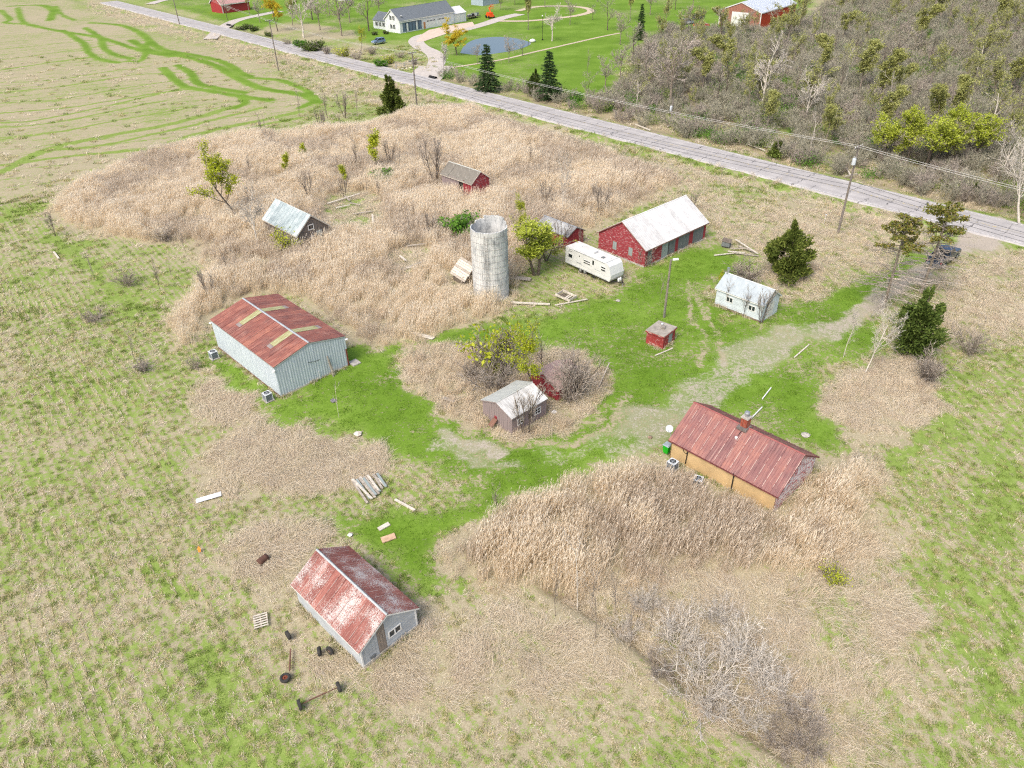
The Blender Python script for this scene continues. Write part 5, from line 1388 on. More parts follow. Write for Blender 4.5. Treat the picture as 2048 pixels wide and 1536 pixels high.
# ---- scatter by geometry nodes: one object holds one kind of growth
def scatter(name, label, pts, scl, rz, which, protos, tilt=None, zoff=0.0):
    """pts Nx2, scl N, rz N, which N (index into protos)"""
    col = bpy.data.collections.new(name + '_patches')
    for i, o in enumerate(protos):
        o.name = '%s_%02d' % (name, i); col.objects.link(o)
    n = len(pts)
    me = bpy.data.meshes.new(name)
    me.vertices.add(n)
    co = np.zeros((n, 3), np.float32); co[:, :2] = pts; co[:, 2] = gz(pts[:, 0], pts[:, 1]) + zoff
    me.vertices.foreach_set('co', co.ravel())
    a = me.attributes.new('scl', 'FLOAT', 'POINT'); a.data.foreach_set('value', np.asarray(scl, np.float32))
    rot = np.zeros((n, 3), np.float32); rot[:, 2] = rz
    if tilt is not None: rot[:, :2] = tilt
    a = me.attributes.new('rot', 'FLOAT_VECTOR', 'POINT'); a.data.foreach_set('vector', rot.ravel())
    a = me.attributes.new('idx', 'INT', 'POINT'); a.data.foreach_set('value', np.asarray(which, np.int32))
    o = obj(name, me); tag(o, label, None, None, 'stuff')
    ng = bpy.data.node_groups.new(name, 'GeometryNodeTree')
    ng.interface.new_socket('Geometry', in_out='INPUT', socket_type='NodeSocketGeometry'); ng.interface.new_socket('Geometry', in_out='OUTPUT', socket_type='NodeSocketGeometry')
    gi = ng.nodes.new('NodeGroupInput'); go = ng.nodes.new('NodeGroupOutput')
    ci = ng.nodes.new('GeometryNodeCollectionInfo'); ci.inputs['Collection'].default_value = col; ci.inputs['Separate Children'].default_value = True; ci.inputs['Reset Children'].default_value = True
    ip = ng.nodes.new('GeometryNodeInstanceOnPoints'); ip.inputs['Pick Instance'].default_value = True
    def na(nm, typ):
        q = ng.nodes.new('GeometryNodeInputNamedAttribute'); q.data_type = typ; q.inputs['Name'].default_value = nm
        return [s for s in q.outputs if s.enabled and s.name == 'Attribute'][0]
    lk = ng.links.new
    lk(gi.outputs[0], ip.inputs['Points']); lk(ci.outputs[0], ip.inputs['Instance']); lk(na('idx', 'INT'), ip.inputs['Instance Index'])
    lk(na('rot', 'FLOAT_VECTOR'), ip.inputs['Rotation']); lk(na('scl', 'FLOAT'), ip.inputs['Scale']); lk(ip.outputs[0], go.inputs[0])
    md = o.modifiers.new('scatter', 'NODES'); md.node_group = ng
    return o
def grid_lookup(arr, x, y):
    i = np.clip(np.searchsorted(gx, x) , 0, len(gx) - 1); j = np.clip(np.searchsorted(gy, y), 0, len(gy) - 1)
    return arr.reshape(ny, nx, -1)[j, i] if arr.ndim > 1 else arr.reshape(ny, nx)[j, i]
def gz(x, y): return grid_lookup(hz, np.asarray(x), np.asarray(y))
def keep_clear(P, grow_=0.0):
    ok = np.ones(len(P), bool)
    for cx_, cy_, yw, hx, hy in FOOT:
        dx, dy = P[:, 0] - cx_, P[:, 1] - cy_; c, s = math.cos(yw), math.sin(yw)
        ok &= ~((np.abs(dx * c + dy * s) < hx + grow_) & (np.abs(-dx * s + dy * c) < hy + grow_))
    ro_ = P[:, 0] * RN.x + P[:, 1] * RN.y - ROFF
    ok &= np.abs(ro_) > RHALF + .7
    return ok
def sample(poly, dens, rng, ragged=1.0):
    p = np.asarray(poly); lo, hi = p.min(0), p.max(0)
    n = int((hi - lo).prod() * dens)
    Q = rng.uniform(lo, hi, (n, 2))
    w = ((vnoise(Q[:, 0], Q[:, 1], 3.4, 21) - .5) * 3.2 + (vnoise(Q[:, 0], Q[:, 1], 1.1, 22) - .5) * 1.8) * ragged
    return Q[poly_sd(Q[:, 0], Q[:, 1], poly) + w > 0]
CLEAR = [GP([(640,398),(690,378),(740,385),(772,410),(770,445),(735,470),(680,472),(645,440)]), GP([(770,500),(820,488),(868,492),(866,530),(810,556),(772,532)]), GP([(880,560),(900,545),(945,560),(945,590),(900,590)])]
def not_clear(P):
    ok = np.ones(len(P), bool)
    for c in CLEAR: ok &= poly_sd(P[:, 0], P[:, 1], c) < (vnoise(P[:, 0], P[:, 1], 1.5, 5) - .3)
    return ok
rng = np.random.default_rng(42)
wind = lambda n, m=.25, s=.35: rng.normal(m, s, n)
# standing reeds
Q = np.concatenate([sample(AG['reeds_back'], 1.8, rng), sample(AG['reeds_front'], 2.2, rng)])
Q = Q[keep_clear(Q, .25) & not_clear(Q)]
zone_l = grid_lookup(Zg, Q[:, 0], Q[:, 1]); Q = Q[zone_l[:, 2] < .6]
bn = vnoise(Q[:, 0], Q[:, 1], 6.5, 31) + (vnoise(Q[:, 0], Q[:, 1], 2, 32) - .5) * .5
front = Q[:, 1] < 62
wh = np.where(bn > .60, rng.integers(3, 5, len(Q)), rng.integers(0, 3, len(Q)))
hs = (.66 + .5 * vnoise(Q[:, 0], Q[:, 1], 7, 33)) * rng.uniform(.85, 1.12, len(Q))
edge = np.minimum(1, .45 + .25 * np.maximum(poly_sd(Q[:, 0], Q[:, 1], AG['reeds_back']), poly_sd(Q[:, 0], Q[:, 1], AG['reeds_front'])))
sel = rng.uniform(size=len(Q)) < np.where(edge < .7, .8, 1)
P5 = [reed_patch('r', k, 34, (1.5, 2.25), .12, M_reed) for k in range(3)] + [reed_patch('r', 10 + k, 34, (1.3, 2.0), .16, M_reedb, True) for k in range(2)]
scatter('reed_bed', 'tall dry tan reeds with pale plumes', Q[sel], (hs * edge)[sel], wind(sel.sum()), wh[sel], P5)
# low, thinner reed and rank grass of the island, the lane side and rim
Q = np.concatenate([sample(AG['island'], 2.2, rng, .5), sample(AG['dead_right'], 1.0, rng), sample(AG['rough_mid'], .55, rng), sample(AG['dead_ditch'], .5, rng), sample(AG['verge_s'], .22, rng), sample(AG['scrub_right'], .3, rng), sample(AG['verge_n'], .12, rng)])
Q = Q[keep_clear(Q, .3)]
nn_ = vnoise(Q[:, 0], Q[:, 1], 4, 44)
Q = Q[nn_ > .38]
scatter('rank_grass', 'knee high dry rank grass', Q, rng.uniform(.35, .62, len(Q)), wind(len(Q), .5, .9), rng.integers(0, 2, len(Q)), [reed_patch('g', 21, 32, (1.2, 2.0), .35, M_reed, False), reed_patch('g', 22, 32, (1.0, 1.9), .4, M_reedb, False)])
# flattened dead grass
Q = np.concatenate([sample(AG[k], d, rng) for k, d in (('dead_yard', 4.5), ('dead_low', 5), ('dead_mid', 4.5), ('dead_bot', 4.0), ('dead_ditch', 3.6), ('dead_right', 4.5), ('rough_mid', 1.2), ('scrub_right', 1.5), ('island', 2.5), ('verge_s', .35))] + [sample(c, 2.5, rng) for c in CLEAR])
Q = Q[keep_clear(Q, .1)]
lw = grid_lookup(Zg, Q[:, 0], Q[:, 1]); gg = lw[:, 0]
Q = Q[(rng.uniform(size=len(Q)) > np.clip(gg * 1.1 - .25, 0, .95)) & (lw[:, 2] < .6) & (vnoise(Q[:, 0], Q[:, 1], 1.7, 55) + (vnoise(Q[:, 0], Q[:, 1], .6, 56) - .5) * .5 > .30)]
ang = (vnoise(Q[:, 0], Q[:, 1], 3.2, 51) * 2 - 1) * 2.0 + .8 + rng.normal(0, .35, len(Q))
scatter('flattened_grass', 'flattened pale dead grass', Q, rng.uniform(.8, 1.35, len(Q)), ang, rng.integers(0, 4, len(Q)), [flat_patch('f', 60 + k, 56, (.4, 1.4), M_dead if k != 1 else M_reedb, .6, (.04, .34), .55, .0075) for k in range(4)])
# rough field: mixed tufts, chosen by how green the ground is
def field_pts(y0, y1, dens, rng):
    x1 = lambda y: .80 * y + 14
    n = int((y1 - y0) * 2 * x1(y1) * dens); y = rng.uniform(y0, y1, n); x = rng.uniform(-1, 1, n) * x1(y1)
    k = np.abs(x) < x1(y); return np.stack([x[k], y[k]], 1)
Q = np.concatenate([field_pts(14, 50, 5.0, rng), field_pts(50, 85, 2.4, rng), field_pts(85, 150, .7, rng), field_pts(150, 260, .22, rng)])
Q = Q[keep_clear(Q, .12)]
z_ = grid_lookup(Zg, Q[:, 0], Q[:, 1])
ins = lambda k: poly_sd(Q[:, 0], Q[:, 1], AG[k]) > 0
keep = (z_[:, 1] < .25) & ~ins('reeds_back') & ~ins('reeds_front') & ~ins('woods') & ~ins('far_lawn') & (z_[:, 2] < .5) & ~(ins('stubble') & (rng.uniform(size=len(Q)) < .75))
Q = Q[keep]; z_ = z_[keep]
loc_g = z_[:, 0] + (vnoise(Q[:, 0], Q[:, 1], .9, 61) - .5) * .7 + rng.normal(0, .16, len(Q))
wh = np.where(loc_g > .58, rng.integers(0, 2, len(Q)), np.where(loc_g > .36, rng.integers(2, 4, len(Q)), rng.integers(4, 6, len(Q))))
far = np.clip(Q[:, 1] / 75, .7, 2.2)
scatter('field_grass', 'rough field grass, green and straw mixed', Q, rng.uniform(.75, 1.3, len(Q)) * far, rng.uniform(0, 6.28, len(Q)), wh,
        [tuft_patch('t', 70, 34, (.08, .24), M_grass, .33), tuft_patch('t', 71, 34, (.10, .26), M_grass, .33, .016, .8), tuft_patch('t', 72, 32, (.10, .30), M_mixed, .33), flat_patch('t', 73, 28, (.2, .5), M_mixed, .33, (.05, .18), .9), flat_patch('t', 74, 28, (.25, .6), M_dead, .33, (.05, .18), .8), tuft_patch('t', 75, 28, (.12, .34), M_dead, .33, .014, .9)])
# straw rows left by the drill: short strips of stubble lying along the rows
def row_patch(name, seed, n, L, mat):
    r_ = np.random.default_rng(seed)
    p0 = np.stack([r_.uniform(-L, L, n), r_.normal(0, .075, n), np.full(n, -.04)], 1); hh = r_.uniform(.05, .14, n); sg_ = np.where(r_.uniform(size=n) < .5, -1, 1)
    p1 = p0 + np.stack([sg_ * r_.uniform(.08, .18, n), r_.normal(0, .03, n), hh], 1); p2 = p0 + np.stack([sg_ * r_.uniform(.2, .4, n), r_.normal(0, .07, n), hh * .8], 1)
    return proto(name, [ribbons(p0, p1, p2, .014, .014, r_.uniform(.2, 1, n), r_, None, True)], mat)
def rows(region, deg, gap, dens, wave=0.0):
    q = sample(region, dens, rng, 1.0); c, s = math.cos(R(deg)), math.sin(R(deg))
    al_ = q[:, 0] * c + q[:, 1] * s; ac_ = -q[:, 0] * s + q[:, 1] * c + wave * np.sin(al_ / 9.0)
    ac_ = np.round(ac_ / gap) * gap - wave * np.sin(al_ / 9.0)
    return np.stack([al_ * c - ac_ * s, al_ * s + ac_ * c], 1), np.full(len(q), R(deg))
RL = GP([(-60,560),(90,520),(200,640),(300,760),(330,900),(360,1060),(420,1180),(520,1290),(560,1400),(600,1560),(-200,1700)]); RR = GP([(1880,700),(2100,640),(2300,900),(2300,1560),(1900,1560),(1880,1300),(1800,1100),(1790,960)]); RT = AG['stubble']
qa, ra = rows(RL, -52, .78, 4.6, .5); qb, rb2 = rows(RR, -84, .8, 1.2, .4)
qc, rc = rows(RT, 21, 1.6, .30, .6)
Q = np.concatenate([qa, qb]); rr_ = np.concatenate([ra, rb2])
ok = keep_clear(Q, .2) & (vnoise(Q[:, 0], Q[:, 1], 5, 91) + (vnoise(Q[:, 0], Q[:, 1], 1.2, 92) - .5) * .6 > .42); zz = grid_lookup(Zg, Q[:, 0], Q[:, 1]); ok &= (zz[:, 2] < .3)
vis = np.abs(Q[:, 0]) < .85 * Q[:, 1] + 20; ok &= vis
Q = Q[ok]; rr_ = rr_[ok]
scatter('stubble_rows', 'rows of pale straw stubble in the fields', Q, np.clip(Q[:, 1] / 70, .8, 2.0), rr_ + rng.normal(0, .03, len(Q)), rng.integers(0, 3, len(Q)), [row_patch('w', 95, 10, .5, M_dead), row_patch('w', 96, 9, .5, M_mixed), row_patch('w', 97, 9, .45, M_mixed)])
# lawn blades
Q = sample(AG['lawn'], 2.2, rng, .6); Q = Q[keep_clear(Q, .05)]
z_ = grid_lookup(Zg, Q[:, 0], Q[:, 1]); Q = Q[(z_[:, 1] < .3) & (z_[:, 0] > .5) & (z_[:, 2] > .4) & (poly_sd(Q[:, 0], Q[:, 1], AG['island']) < 0)]
scatter('lawn_grass', 'bright green mown grass of the farmyard', Q, rng.uniform(.7, 1.2, len(Q)), rng.uniform(0, 6.28, len(Q)), rng.integers(0, 2, len(Q)), [tuft_patch('l', 80, 60, (.04, .12), M_lawnb, .6, .016), tuft_patch('l', 81, 60, (.05, .16), M_lawnb, .6, .016, .9)])

# weeds that the mower leaves along walls and round junk
W_ = []
for (cx_, cy_, yw, hx, hy) in FOOT:
    if hx < .5 or cy_ > 140: continue
    per = 2 * (hx + hy) * 2; n_ = int(per / .28); t_ = rng.uniform(0, per, n_); g_ = np.abs(rng.normal(.12, .16, n_))
    lx = np.where(t_ < 2 * hx, t_ - hx, np.where(t_ < 2 * hx + 2 * hy, hx + g_, np.where(t_ < 4 * hx + 2 * hy, t_ - 2 * hx - 2 * hy - hx, -hx - g_)))
    ly = np.where(t_ < 2 * hx, -hy - g_, np.where(t_ < 2 * hx + 2 * hy, t_ - 2 * hx - hy, np.where(t_ < 4 * hx + 2 * hy, hy + g_, t_ - 4 * hx - 2 * hy - hy)))
    c, s_ = math.cos(yw), math.sin(yw); W_.append(np.stack([cx_ + lx * c - ly * s_, cy_ + lx * s_ + ly * c], 1))
Q = np.concatenate(W_); Q = Q[vnoise(Q[:, 0], Q[:, 1], 1.3, 77) > .32]
scatter('wall_weeds', 'ragged weeds along the walls of the sheds', Q, rng.uniform(.6, 1.25, len(Q)), rng.uniform(0, 6.28, len(Q)), rng.integers(0, 4, len(Q)), [tuft_patch('v', 101, 30, (.15, .5), M_mixed, .25, .014, .8), tuft_patch('v', 102, 30, (.15, .6), M_dead, .25, .013, .8), tuft_patch('v', 103, 34, (.12, .35), M_grass, .25, .016, .8), flat_patch('v', 104, 30, (.3, .7), M_dead, .3, (.05, .3), .9, .009)])
# ================================================================ TREES
def grow(rng, p, d, L, r, lvl, P, out):
    n = P['seg'][lvl]; last = len(P['seg']) - 1
    for i in range(n):
        d = d + rng.normal(0, P['wig'][lvl], 3) + np.array([0, 0, P['up'][lvl]]); d = d / np.linalg.norm(d)
        q = p + d * (L / n); r1 = r * (1 - .8 / n) if lvl else r * (1 - .75 / n)
        out.append((p, q, r, r1, lvl))
        if lvl < last and (i + 1) / n >= P['start'][lvl]:
            for _ in range(rng.poisson(P['kids'][lvl])):
                a = rng.normal(P['ang'][lvl], .2); az = rng.uniform(0, 2 * PI)
                u = np.cross(d, [0.3, .2, 1.0]); u /= np.linalg.norm(u); v = np.cross(d, u)
                cd = d * math.cos(a) + (u * math.cos(az) + v * math.sin(az)) * math.sin(a)
                grow(rng, q, cd, L * P['ratio'][lvl] * rng.uniform(.65, 1.15) * (1 - .45 * (i + 1) / n * P.get('cone', 0)), max(r1 * .55, P['rmin']), lvl + 1, P, out)
        p, r = q, r1
def seg_mesh(segs, sides, rng):
    p = np.array([s[0] for s in segs]); q = np.array([s[1] for s in segs]); r0 = np.array([s[2] for s in segs]); r1 = np.array([s[3] for s in segs])
    d = q - p; d /= np.linalg.norm(d, axis=1)[:, None] + 1e-9
    a = np.cross(d, np.array([.31, .22, .92])); a /= np.linalg.norm(a, axis=1)[:, None] + 1e-9; b = np.cross(d, a)
    V = []
    for (c, r) in ((p, r0), (q, r1)):
        for k in range(sides):
            t = 2 * PI * k / sides; V.append(c + (a * math.cos(t) + b * math.sin(t)) * r[:, None])
    V = np.stack(V, 1).reshape(-1, 3); k = np.arange(len(segs))[:, None] * sides * 2
    F = np.concatenate([k + np.array([[j, (j + 1) % sides, sides + (j + 1) % sides, sides + j]]) for j in range(sides)], 0)
    return V, F, np.repeat(rng.uniform(0, 1, len(segs)), sides * 2)
def leaf_quads(C, size, rng, flat=0.0, tint=None):
    n = len(C); a = rng.normal(size=(n, 3)); a /= np.linalg.norm(a, axis=1)[:, None]
    b = rng.normal(size=(n, 3)); b[:, 2] *= (1 - flat); b = np.cross(a, b); b /= np.linalg.norm(b, axis=1)[:, None] + 1e-9
    s = (size * rng.uniform(.6, 1.3, n))[:, None]; a = a * s; b = b * s * .6
    V = np.stack([C - a, C - b, C + a, C + b], 1).reshape(-1, 3); k = np.arange(n)[:, None] * 4
    return V, k + np.array([[0, 1, 2, 3]]), np.repeat(rng.uniform(0, 1, n) if tint is None else tint, 4)
def tmesh(name, parts, mat):
    v, f, t = join(parts); return np_mesh(name, v, f, mat, {'tint': ('FLOAT', t)})
TREES = {}
def make_tree(key, name, seed, P, H, r, bark, twig, leaf=None, nleaf=0, lsize=.12, lean=(0, 0), stems=1, spread=0.0, split=2):
    """leaves in lumps near twig ends; trunk and limbs are one mesh, the crown of twigs another, foliage a third"""
    rng = np.random.default_rng(seed); segs = []
    for k in range(stems):
        az = 2 * PI * k / max(1, stems) + rng.uniform(-.5, .5); sp = spread * rng.uniform(.6, 1.3)
        d = np.array([math.cos(az) * sp + lean[0], math.sin(az) * sp + lean[1], 1.0]); d /= np.linalg.norm(d)
        p0 = np.array([math.cos(az) * .12 * (stems > 1), math.sin(az) * .12 * (stems > 1), -.25])
        grow(rng, p0, d, H * (rng.uniform(.75, 1.05) if stems > 1 else 1.0), r, 0, P, segs)
    lo = [s for s in segs if s[4] < split]; hi = [s for s in segs if s[4] >= split]
    hmax = max(s[1][2] for s in segs)
    mt = tmesh(name + '_trunk', [seg_mesh(lo, 5, rng)], bark)
    mc = tmesh(name + '_crown', [seg_mesh(hi, 3, rng)], twig) if hi else None
    ml = None
    if leaf is not None:
        sg_ = [s for s in segs if s[4] >= len(P['seg']) - 2]; tips = np.array([s[0] + (s[1] - s[0]) * rng.uniform() for s in sg_] + [s[1] for s in sg_])
        lump = vnoise(tips[:, 0] + tips[:, 2], tips[:, 1] - tips[:, 2] * .7, 1.1, seed)
        tips = tips[lump > .33]
        C = tips[rng.integers(0, len(tips), nleaf)] + rng.normal(0, .2, (nleaf, 3))
        ml = tmesh(name + '_foliage', [leaf_quads(C, lsize, rng)], leaf)
    TREES[key] = (name, hmax, mt, mc, ml)
def put_tree(key, px, label, cat='tree', h=None, row=None, group=None, rz=None, at=None, name=None, wid=1.0, tilt=None):
    nm, hm, mt, mc, ml = TREES[key]
    g = at if at is not None else G(*px)
    if row is not None: h = tall(px, row)
    s = (h / hm) if h else 1.0
    t = thing(name or nm, label, cat, (g[0], g[1], float(gz(g[0], g[1]))), RG.uniform(0, 6.28) if rz is None else rz, group)
    t.scale = (s * wid, s * wid, s)
    if tilt: t.rotation_euler = (tilt[0], tilt[1], t.rotation_euler[2])
    obj('trunk', mt, None, t)
    if mc: obj('crown', mc, None, t)
    if ml: obj('foliage', ml, None, t)
    return t
RG = random.Random(77)
PB = dict(seg=(7, 5, 4, 3), wig=(.05, .10, .14, .2), up=(.03, .10, .08, .05), start=(.3, .25, .2, 0), kids=(2.1, 1.9, 1.8, 0), ang=(.75, .7, .7, .6), ratio=(.52, .5, .5, .4), rmin=.02, cone=.4)
PT = dict(PB, kids=(2.2, 2.0, 1.7, 0), rmin=.024, up=(.03, .2, .16, .1), ang=(.6, .5, .5, .5))                    # twiggy wood tree
PU = dict(seg=(7, 4, 3), wig=(.05, .1, .16), up=(.05, .22, .15), start=(.15, .2, 0), kids=(1.6, 1.6, 0), ang=(.5, .5, .5), ratio=(.4, .45, .4), rmin=.02, cone=.5)   # upright sapling
PS = dict(seg=(5, 4, 3), wig=(.12, .16, .2), up=(.05, .06, .05), start=(.15, .2, 0), kids=(1.7, 1.6, 0), ang=(.6, .6, .6), ratio=(.5, .5, .4), rmin=.018)   # shrub stems
PW = dict(seg=(6, 6, 5, 5), wig=(.08, .12, .15, .12), up=(.04, .05, -.10, -.25), start=(.3, .2, .2, 0), kids=(1.5, 1.4, 1.2, 0), ang=(.6, .6, .7, .6), ratio=(.6, .5, .45, .4), rmin=.012)   # willow
make_tree('bare1', 'bare_tree', 1, PB, 9, .17, M_bark, M_twig); make_tree('bare2', 'bare_tree', 2, PB, 9, .16, M_bark_d, M_twig)
make_tree('pale1', 'pale_bare_tree', 3, PB, 8, .15, M_bark_p, M_twig_p); make_tree('pale2', 'pale_bare_tree', 4, PB, 8, .14, M_bark_p, M_twig_p, lean=(.2, 0))
for k in range(5): make_tree('wood%d' % k, 'woodland_tree', 10 + k, PT, 10, .19, (M_bark, M_bark_d, M_bark_p, M_bark, M_bark)[k], M_twig_w, (None, M_lf_bud, M_lf_bud, M_lf_bud, M_lf_bud)[k], (0, 1800, 500, 2600, 1200)[k], .16)
make_tree('bud1', 'budding_tree', 20, PT, 9, .18, M_bark, M_twig_w, M_lf_bud, 7000, .15); make_tree('bud2', 'budding_tree', 21, PT, 9, .18, M_bark, M_twig_w, M_lf_bud, 2600, .16)
make_tree('lime1', 'lime_green_tree', 22, PT, 7, .14, M_bark_d, M_twig, M_lf_lime, 9000, .105, stems=2, spread=.25); make_tree('lime2', 'lime_green_tree', 23, PB, 6, .12, M_bark_d, M_twig, M_lf_lime, 7000, .11, stems=3, spread=.3)
make_tree('yg1', 'yellow_green_tree', 24, PB, 7, .12, M_bark_d, M_twig, M_lf_yg, 4200, .10, lean=(-.25, 0)); make_tree('yg2', 'yellow_green_tree', 25, PU, 6, .07, M_bark_d, M_twig, M_lf_yg, 1500, .14)
PFAR = dict(PB, kids=(2.4, 2.1, 1.9, 0), rmin=.045)
make_tree('far1', 'bare_tree', 70, PFAR, 9, .22, M_bark, M_twig); make_tree('far2', 'bare_tree', 71, PFAR, 9, .22, M_bark_d, M_twig_w); make_tree('far3', 'pale_bare_tree', 72, PFAR, 9, .24, M_bark_p, M_twig_p)
make_tree('yg3', 'yellow_green_tree', 73, dict(PB, kids=(2.3, 2.1, 1.9, 0), rmin=.03), 7, .14, M_bark_d, M_twig, M_lf_yg, 5200, .11, lean=(-.22, .05))
make_tree('willow', 'golden_willow', 26, PW, 7, .22, M_bark_d, M_twig, M_lf_gold, 7000, .15)
make_tree('sap1', 'bare_sapling', 30, PU, 6, .06, M_bark, M_twig); make_tree('sap2', 'bare_sapling', 31, PU, 6, .06, M_bark_d, M_twig); make_tree('sap3', 'bare_sapling', 32, PU, 5, .05, M_bark_d, M_twig, stems=4, spread=.22)
make_tree('psap', 'pale_sapling', 33, PU, 5, .06, M_bark_p, M_twig_p)
make_tree('shrub1', 'bare_shrub', 34, PS, 2.6, .04, M_bark, M_twig, stems=11, spread=.6); make_tree('shrub2', 'bare_shrub', 35, PS, 2.4, .04, M_bark_d, M_twig, stems=12, spread=.5); make_tree('shrub3', 'pale_shrub', 36, PS, 2.6, .04, M_bark_p, M_twig_p, stems=14, spread=.8)
make_tree('gbush', 'green_bush', 37, PS, 1.6, .03, M_bark_d, M_twig, M_lf_green, 2600, .12, stems=10, spread=.7); make_tree('ygbush', 'yellow_green_bush', 38, PS, 2.0, .03, M_bark_d, M_twig, M_lf_yg, 1000, .11, stems=9, spread=.6)
make_tree('dbush', 'evergreen_bush', 39, PS, 1.3, .03, M_bark_d, M_twig, M_junip, 1800, .11, stems=12, spread=.9)
make_tree('bloss', 'blossom_tree', 40, PB, 6, .10, M_bark_d, M_twig, M_bloss, 1300, .13)
# ---- conifers
def make_conifer(key, name, seed, H, rad, n, mat, bark, lumps=7, size=.22, shape='cone', base=.08, whorls=0):
    rng = np.random.default_rng(seed)
    C = []; T = []
    if whorls:
        segs = []
        for i in range(whorls):
            f = base + (1 - base) * i / whorls; z = f * H; L = rad * (1 - f) ** .85 + .25
            m = rng.integers(6, 9)
            for k in range(m):
                a = 2 * PI * k / m + rng.uniform(-.4, .4); l = L * rng.uniform(.75, 1.12)
                e = np.array([math.cos(a) * l, math.sin(a) * l, -.28 * l + rng.uniform(-.15, .2)]); b0 = np.array([0, 0, z])
                segs.append((b0, b0 + e, .035, .01, 1))
                q = int(26 * l + 8); u = rng.uniform(.12, 1, q)[:, None]
                C.append(b0 + e * u + rng.normal(0, .16, (q, 3)) * (1.1 - u * .4) * np.array([1, 1, .5])); T.append(np.clip(rng.uniform(0, .7, q) + .3 * u[:, 0], 0, 1))
        C = np.concatenate(C); T = np.concatenate(T)
    else:
        segs = []
        cen = []
        for k in range(lumps):
            f = base + (1 - base) * (k + .5) / lumps; a = rng.uniform(0, 2 * PI)
            rr = rad * ((1 - f) ** .7 if shape == 'cone' else math.sin(PI * min(1, f * .92 + .1)) ** .8) * rng.uniform(.75, 1.2)
            for j in range(4 if f < .75 else 2):
                a += 2 * PI / 3.6 + rng.uniform(-.5, .5); q = rr * rng.uniform(.35, 1.0)
                cen.append((math.cos(a) * q, math.sin(a) * q, f * H + rng.uniform(-.3, .3), rr * rng.uniform(.25, .5), H / lumps * rng.uniform(.5, .95)))
                segs.append((np.array([0, 0, max(.2, f * H - .5)]), np.array([math.cos(a) * q, math.sin(a) * q, f * H]), .05, .015, 1))
        per = n // len(cen)
        for (x, y, z, r1, r2) in cen:
            v = rng.normal(size=(per, 3)); v /= np.linalg.norm(v, axis=1)[:, None]; v *= (rng.uniform(.3, 1.45, per) ** .7)[:, None]
            C.append(np.array([x, y, z]) + v * np.array([r1, r1, r2])); T.append(rng.uniform(0, 1, per))
        C = np.concatenate(C); T = np.concatenate(T)
    segs.append((np.array([0, 0, -.2]), np.array([0, 0, H * .97]), H * .018 + .05, .02, 0))
    keep = C[:, 2] > .1; C, T = C[keep], T[keep]
    # upswept sprays: pointed slivers
    m = len(C); out = C * np.array([1, 1, 0]); out /= np.linalg.norm(out, axis=1)[:, None] + 1e-6
    d = out * .7 + np.array([0, 0, .55 if not whorls else .05]) + rng.normal(0, .45, (m, 3)); d /= np.linalg.norm(d, axis=1)[:, None]
    s = np.cross(d, rng.normal(size=(m, 3))); s /= np.linalg.norm(s, axis=1)[:, None] + 1e-9
    l = size * rng.uniform(.6, 1.4, m)[:, None]
    V = np.stack([C - d * l * .5, C + s * l * .28, C + d * l, C - s * l * .28], 1).reshape(-1, 3); k = np.arange(m)[:, None] * 4
    ml = tmesh(name + '_foliage', [(V, k + np.array([[0, 1, 2, 3]]), np.repeat(T, 4))], mat)
    TREES[key] = (name, H, tmesh(name + '_trunk', [seg_mesh(segs, 5, rng)], bark), None, ml)
make_conifer('cedar', 'red_cedar', 50, 5.0, 2.3, 9000, M_cedar, M_bark_d, 9, .24, 'dome', .12)
make_conifer('juniper', 'juniper_tree', 51, 5.5, 2.0, 9000, M_junip, M_bark_d, 8, .22, 'dome', .1)
make_conifer('cone', 'cedar_column', 52, 5.0, 1.5, 5000, M_cedar, M_bark_d, 7, .24, 'cone', .06)
make_conifer('spruce', 'spruce_tree', 53, 9.0, 3.0, 0, M_spruce, M_bark_d, 0, .26, 'cone', .05, 17)
make_conifer('smallcone', 'small_cedar', 54, 2.6, .9, 2600, M_cedar, M_bark_d, 5, .2, 'cone', .05)
# dying pines: bare drooping lower limbs, thin brown-green top
def make_dead_pine(key, seed, H):
    rng = np.random.default_rng(seed); segs = [(np.array([0, 0, -.3]), np.array([.1, 0, H * .5]), .22, .15, 0), (np.array([.1, 0, H * .5]), np.array([.3, .1, H]), .15, .03, 0)]
    C = []
    for i in range(95):
        f = rng.uniform(.10, .98); z = f * H; a = rng.uniform(0, 2 * PI); l = (5.2 * (1 - f) ** .6 + .9) * rng.uniform(.5, 1.1)
        p = np.array([.2 * f, 0, z]); d = np.array([math.cos(a), math.sin(a), -.12 + .35 * f]); e = p + d * l; m = p + d * l * .5 + np.array([0, 0, .12])
        segs += [(p, m, .06, .045, 1), (m, e, .045, .02, 1)]
        for j in range(11):
            u = rng.uniform(.25, 1); q = p + (e - p) * u; dd = d * .5 + rng.normal(0, .5, 3) * np.array([1, 1, .4]); segs.append((q, q + dd * rng.uniform(.4, 1.2), .022, .012, 2))
        if f > .66 and rng.uniform() < .9:
            k = int(120 * l * (f - .35)); u = rng.uniform(.35, 1.05, k)[:, None]; C.append(p + (e - p) * u + rng.normal(0, .2, (k, 3)) * np.array([1, 1, .6]))
    C = np.concatenate(C)
    ml = tmesh('dead_pine_foliage', [leaf_quads(C, .17, rng)], M_brownn)
    TREES[key] = ('dying_pine', H, tmesh('dead_pine_trunk', [seg_mesh([s for s in segs if s[4] == 0], 7, rng)], M_bark), tmesh('dead_pine_limbs', [seg_mesh([s for s in segs if s[4]], 3, rng)], M_twig), ml)
make_dead_pine('dpine1', 60, 13); make_dead_pine('dpine2', 61, 12)

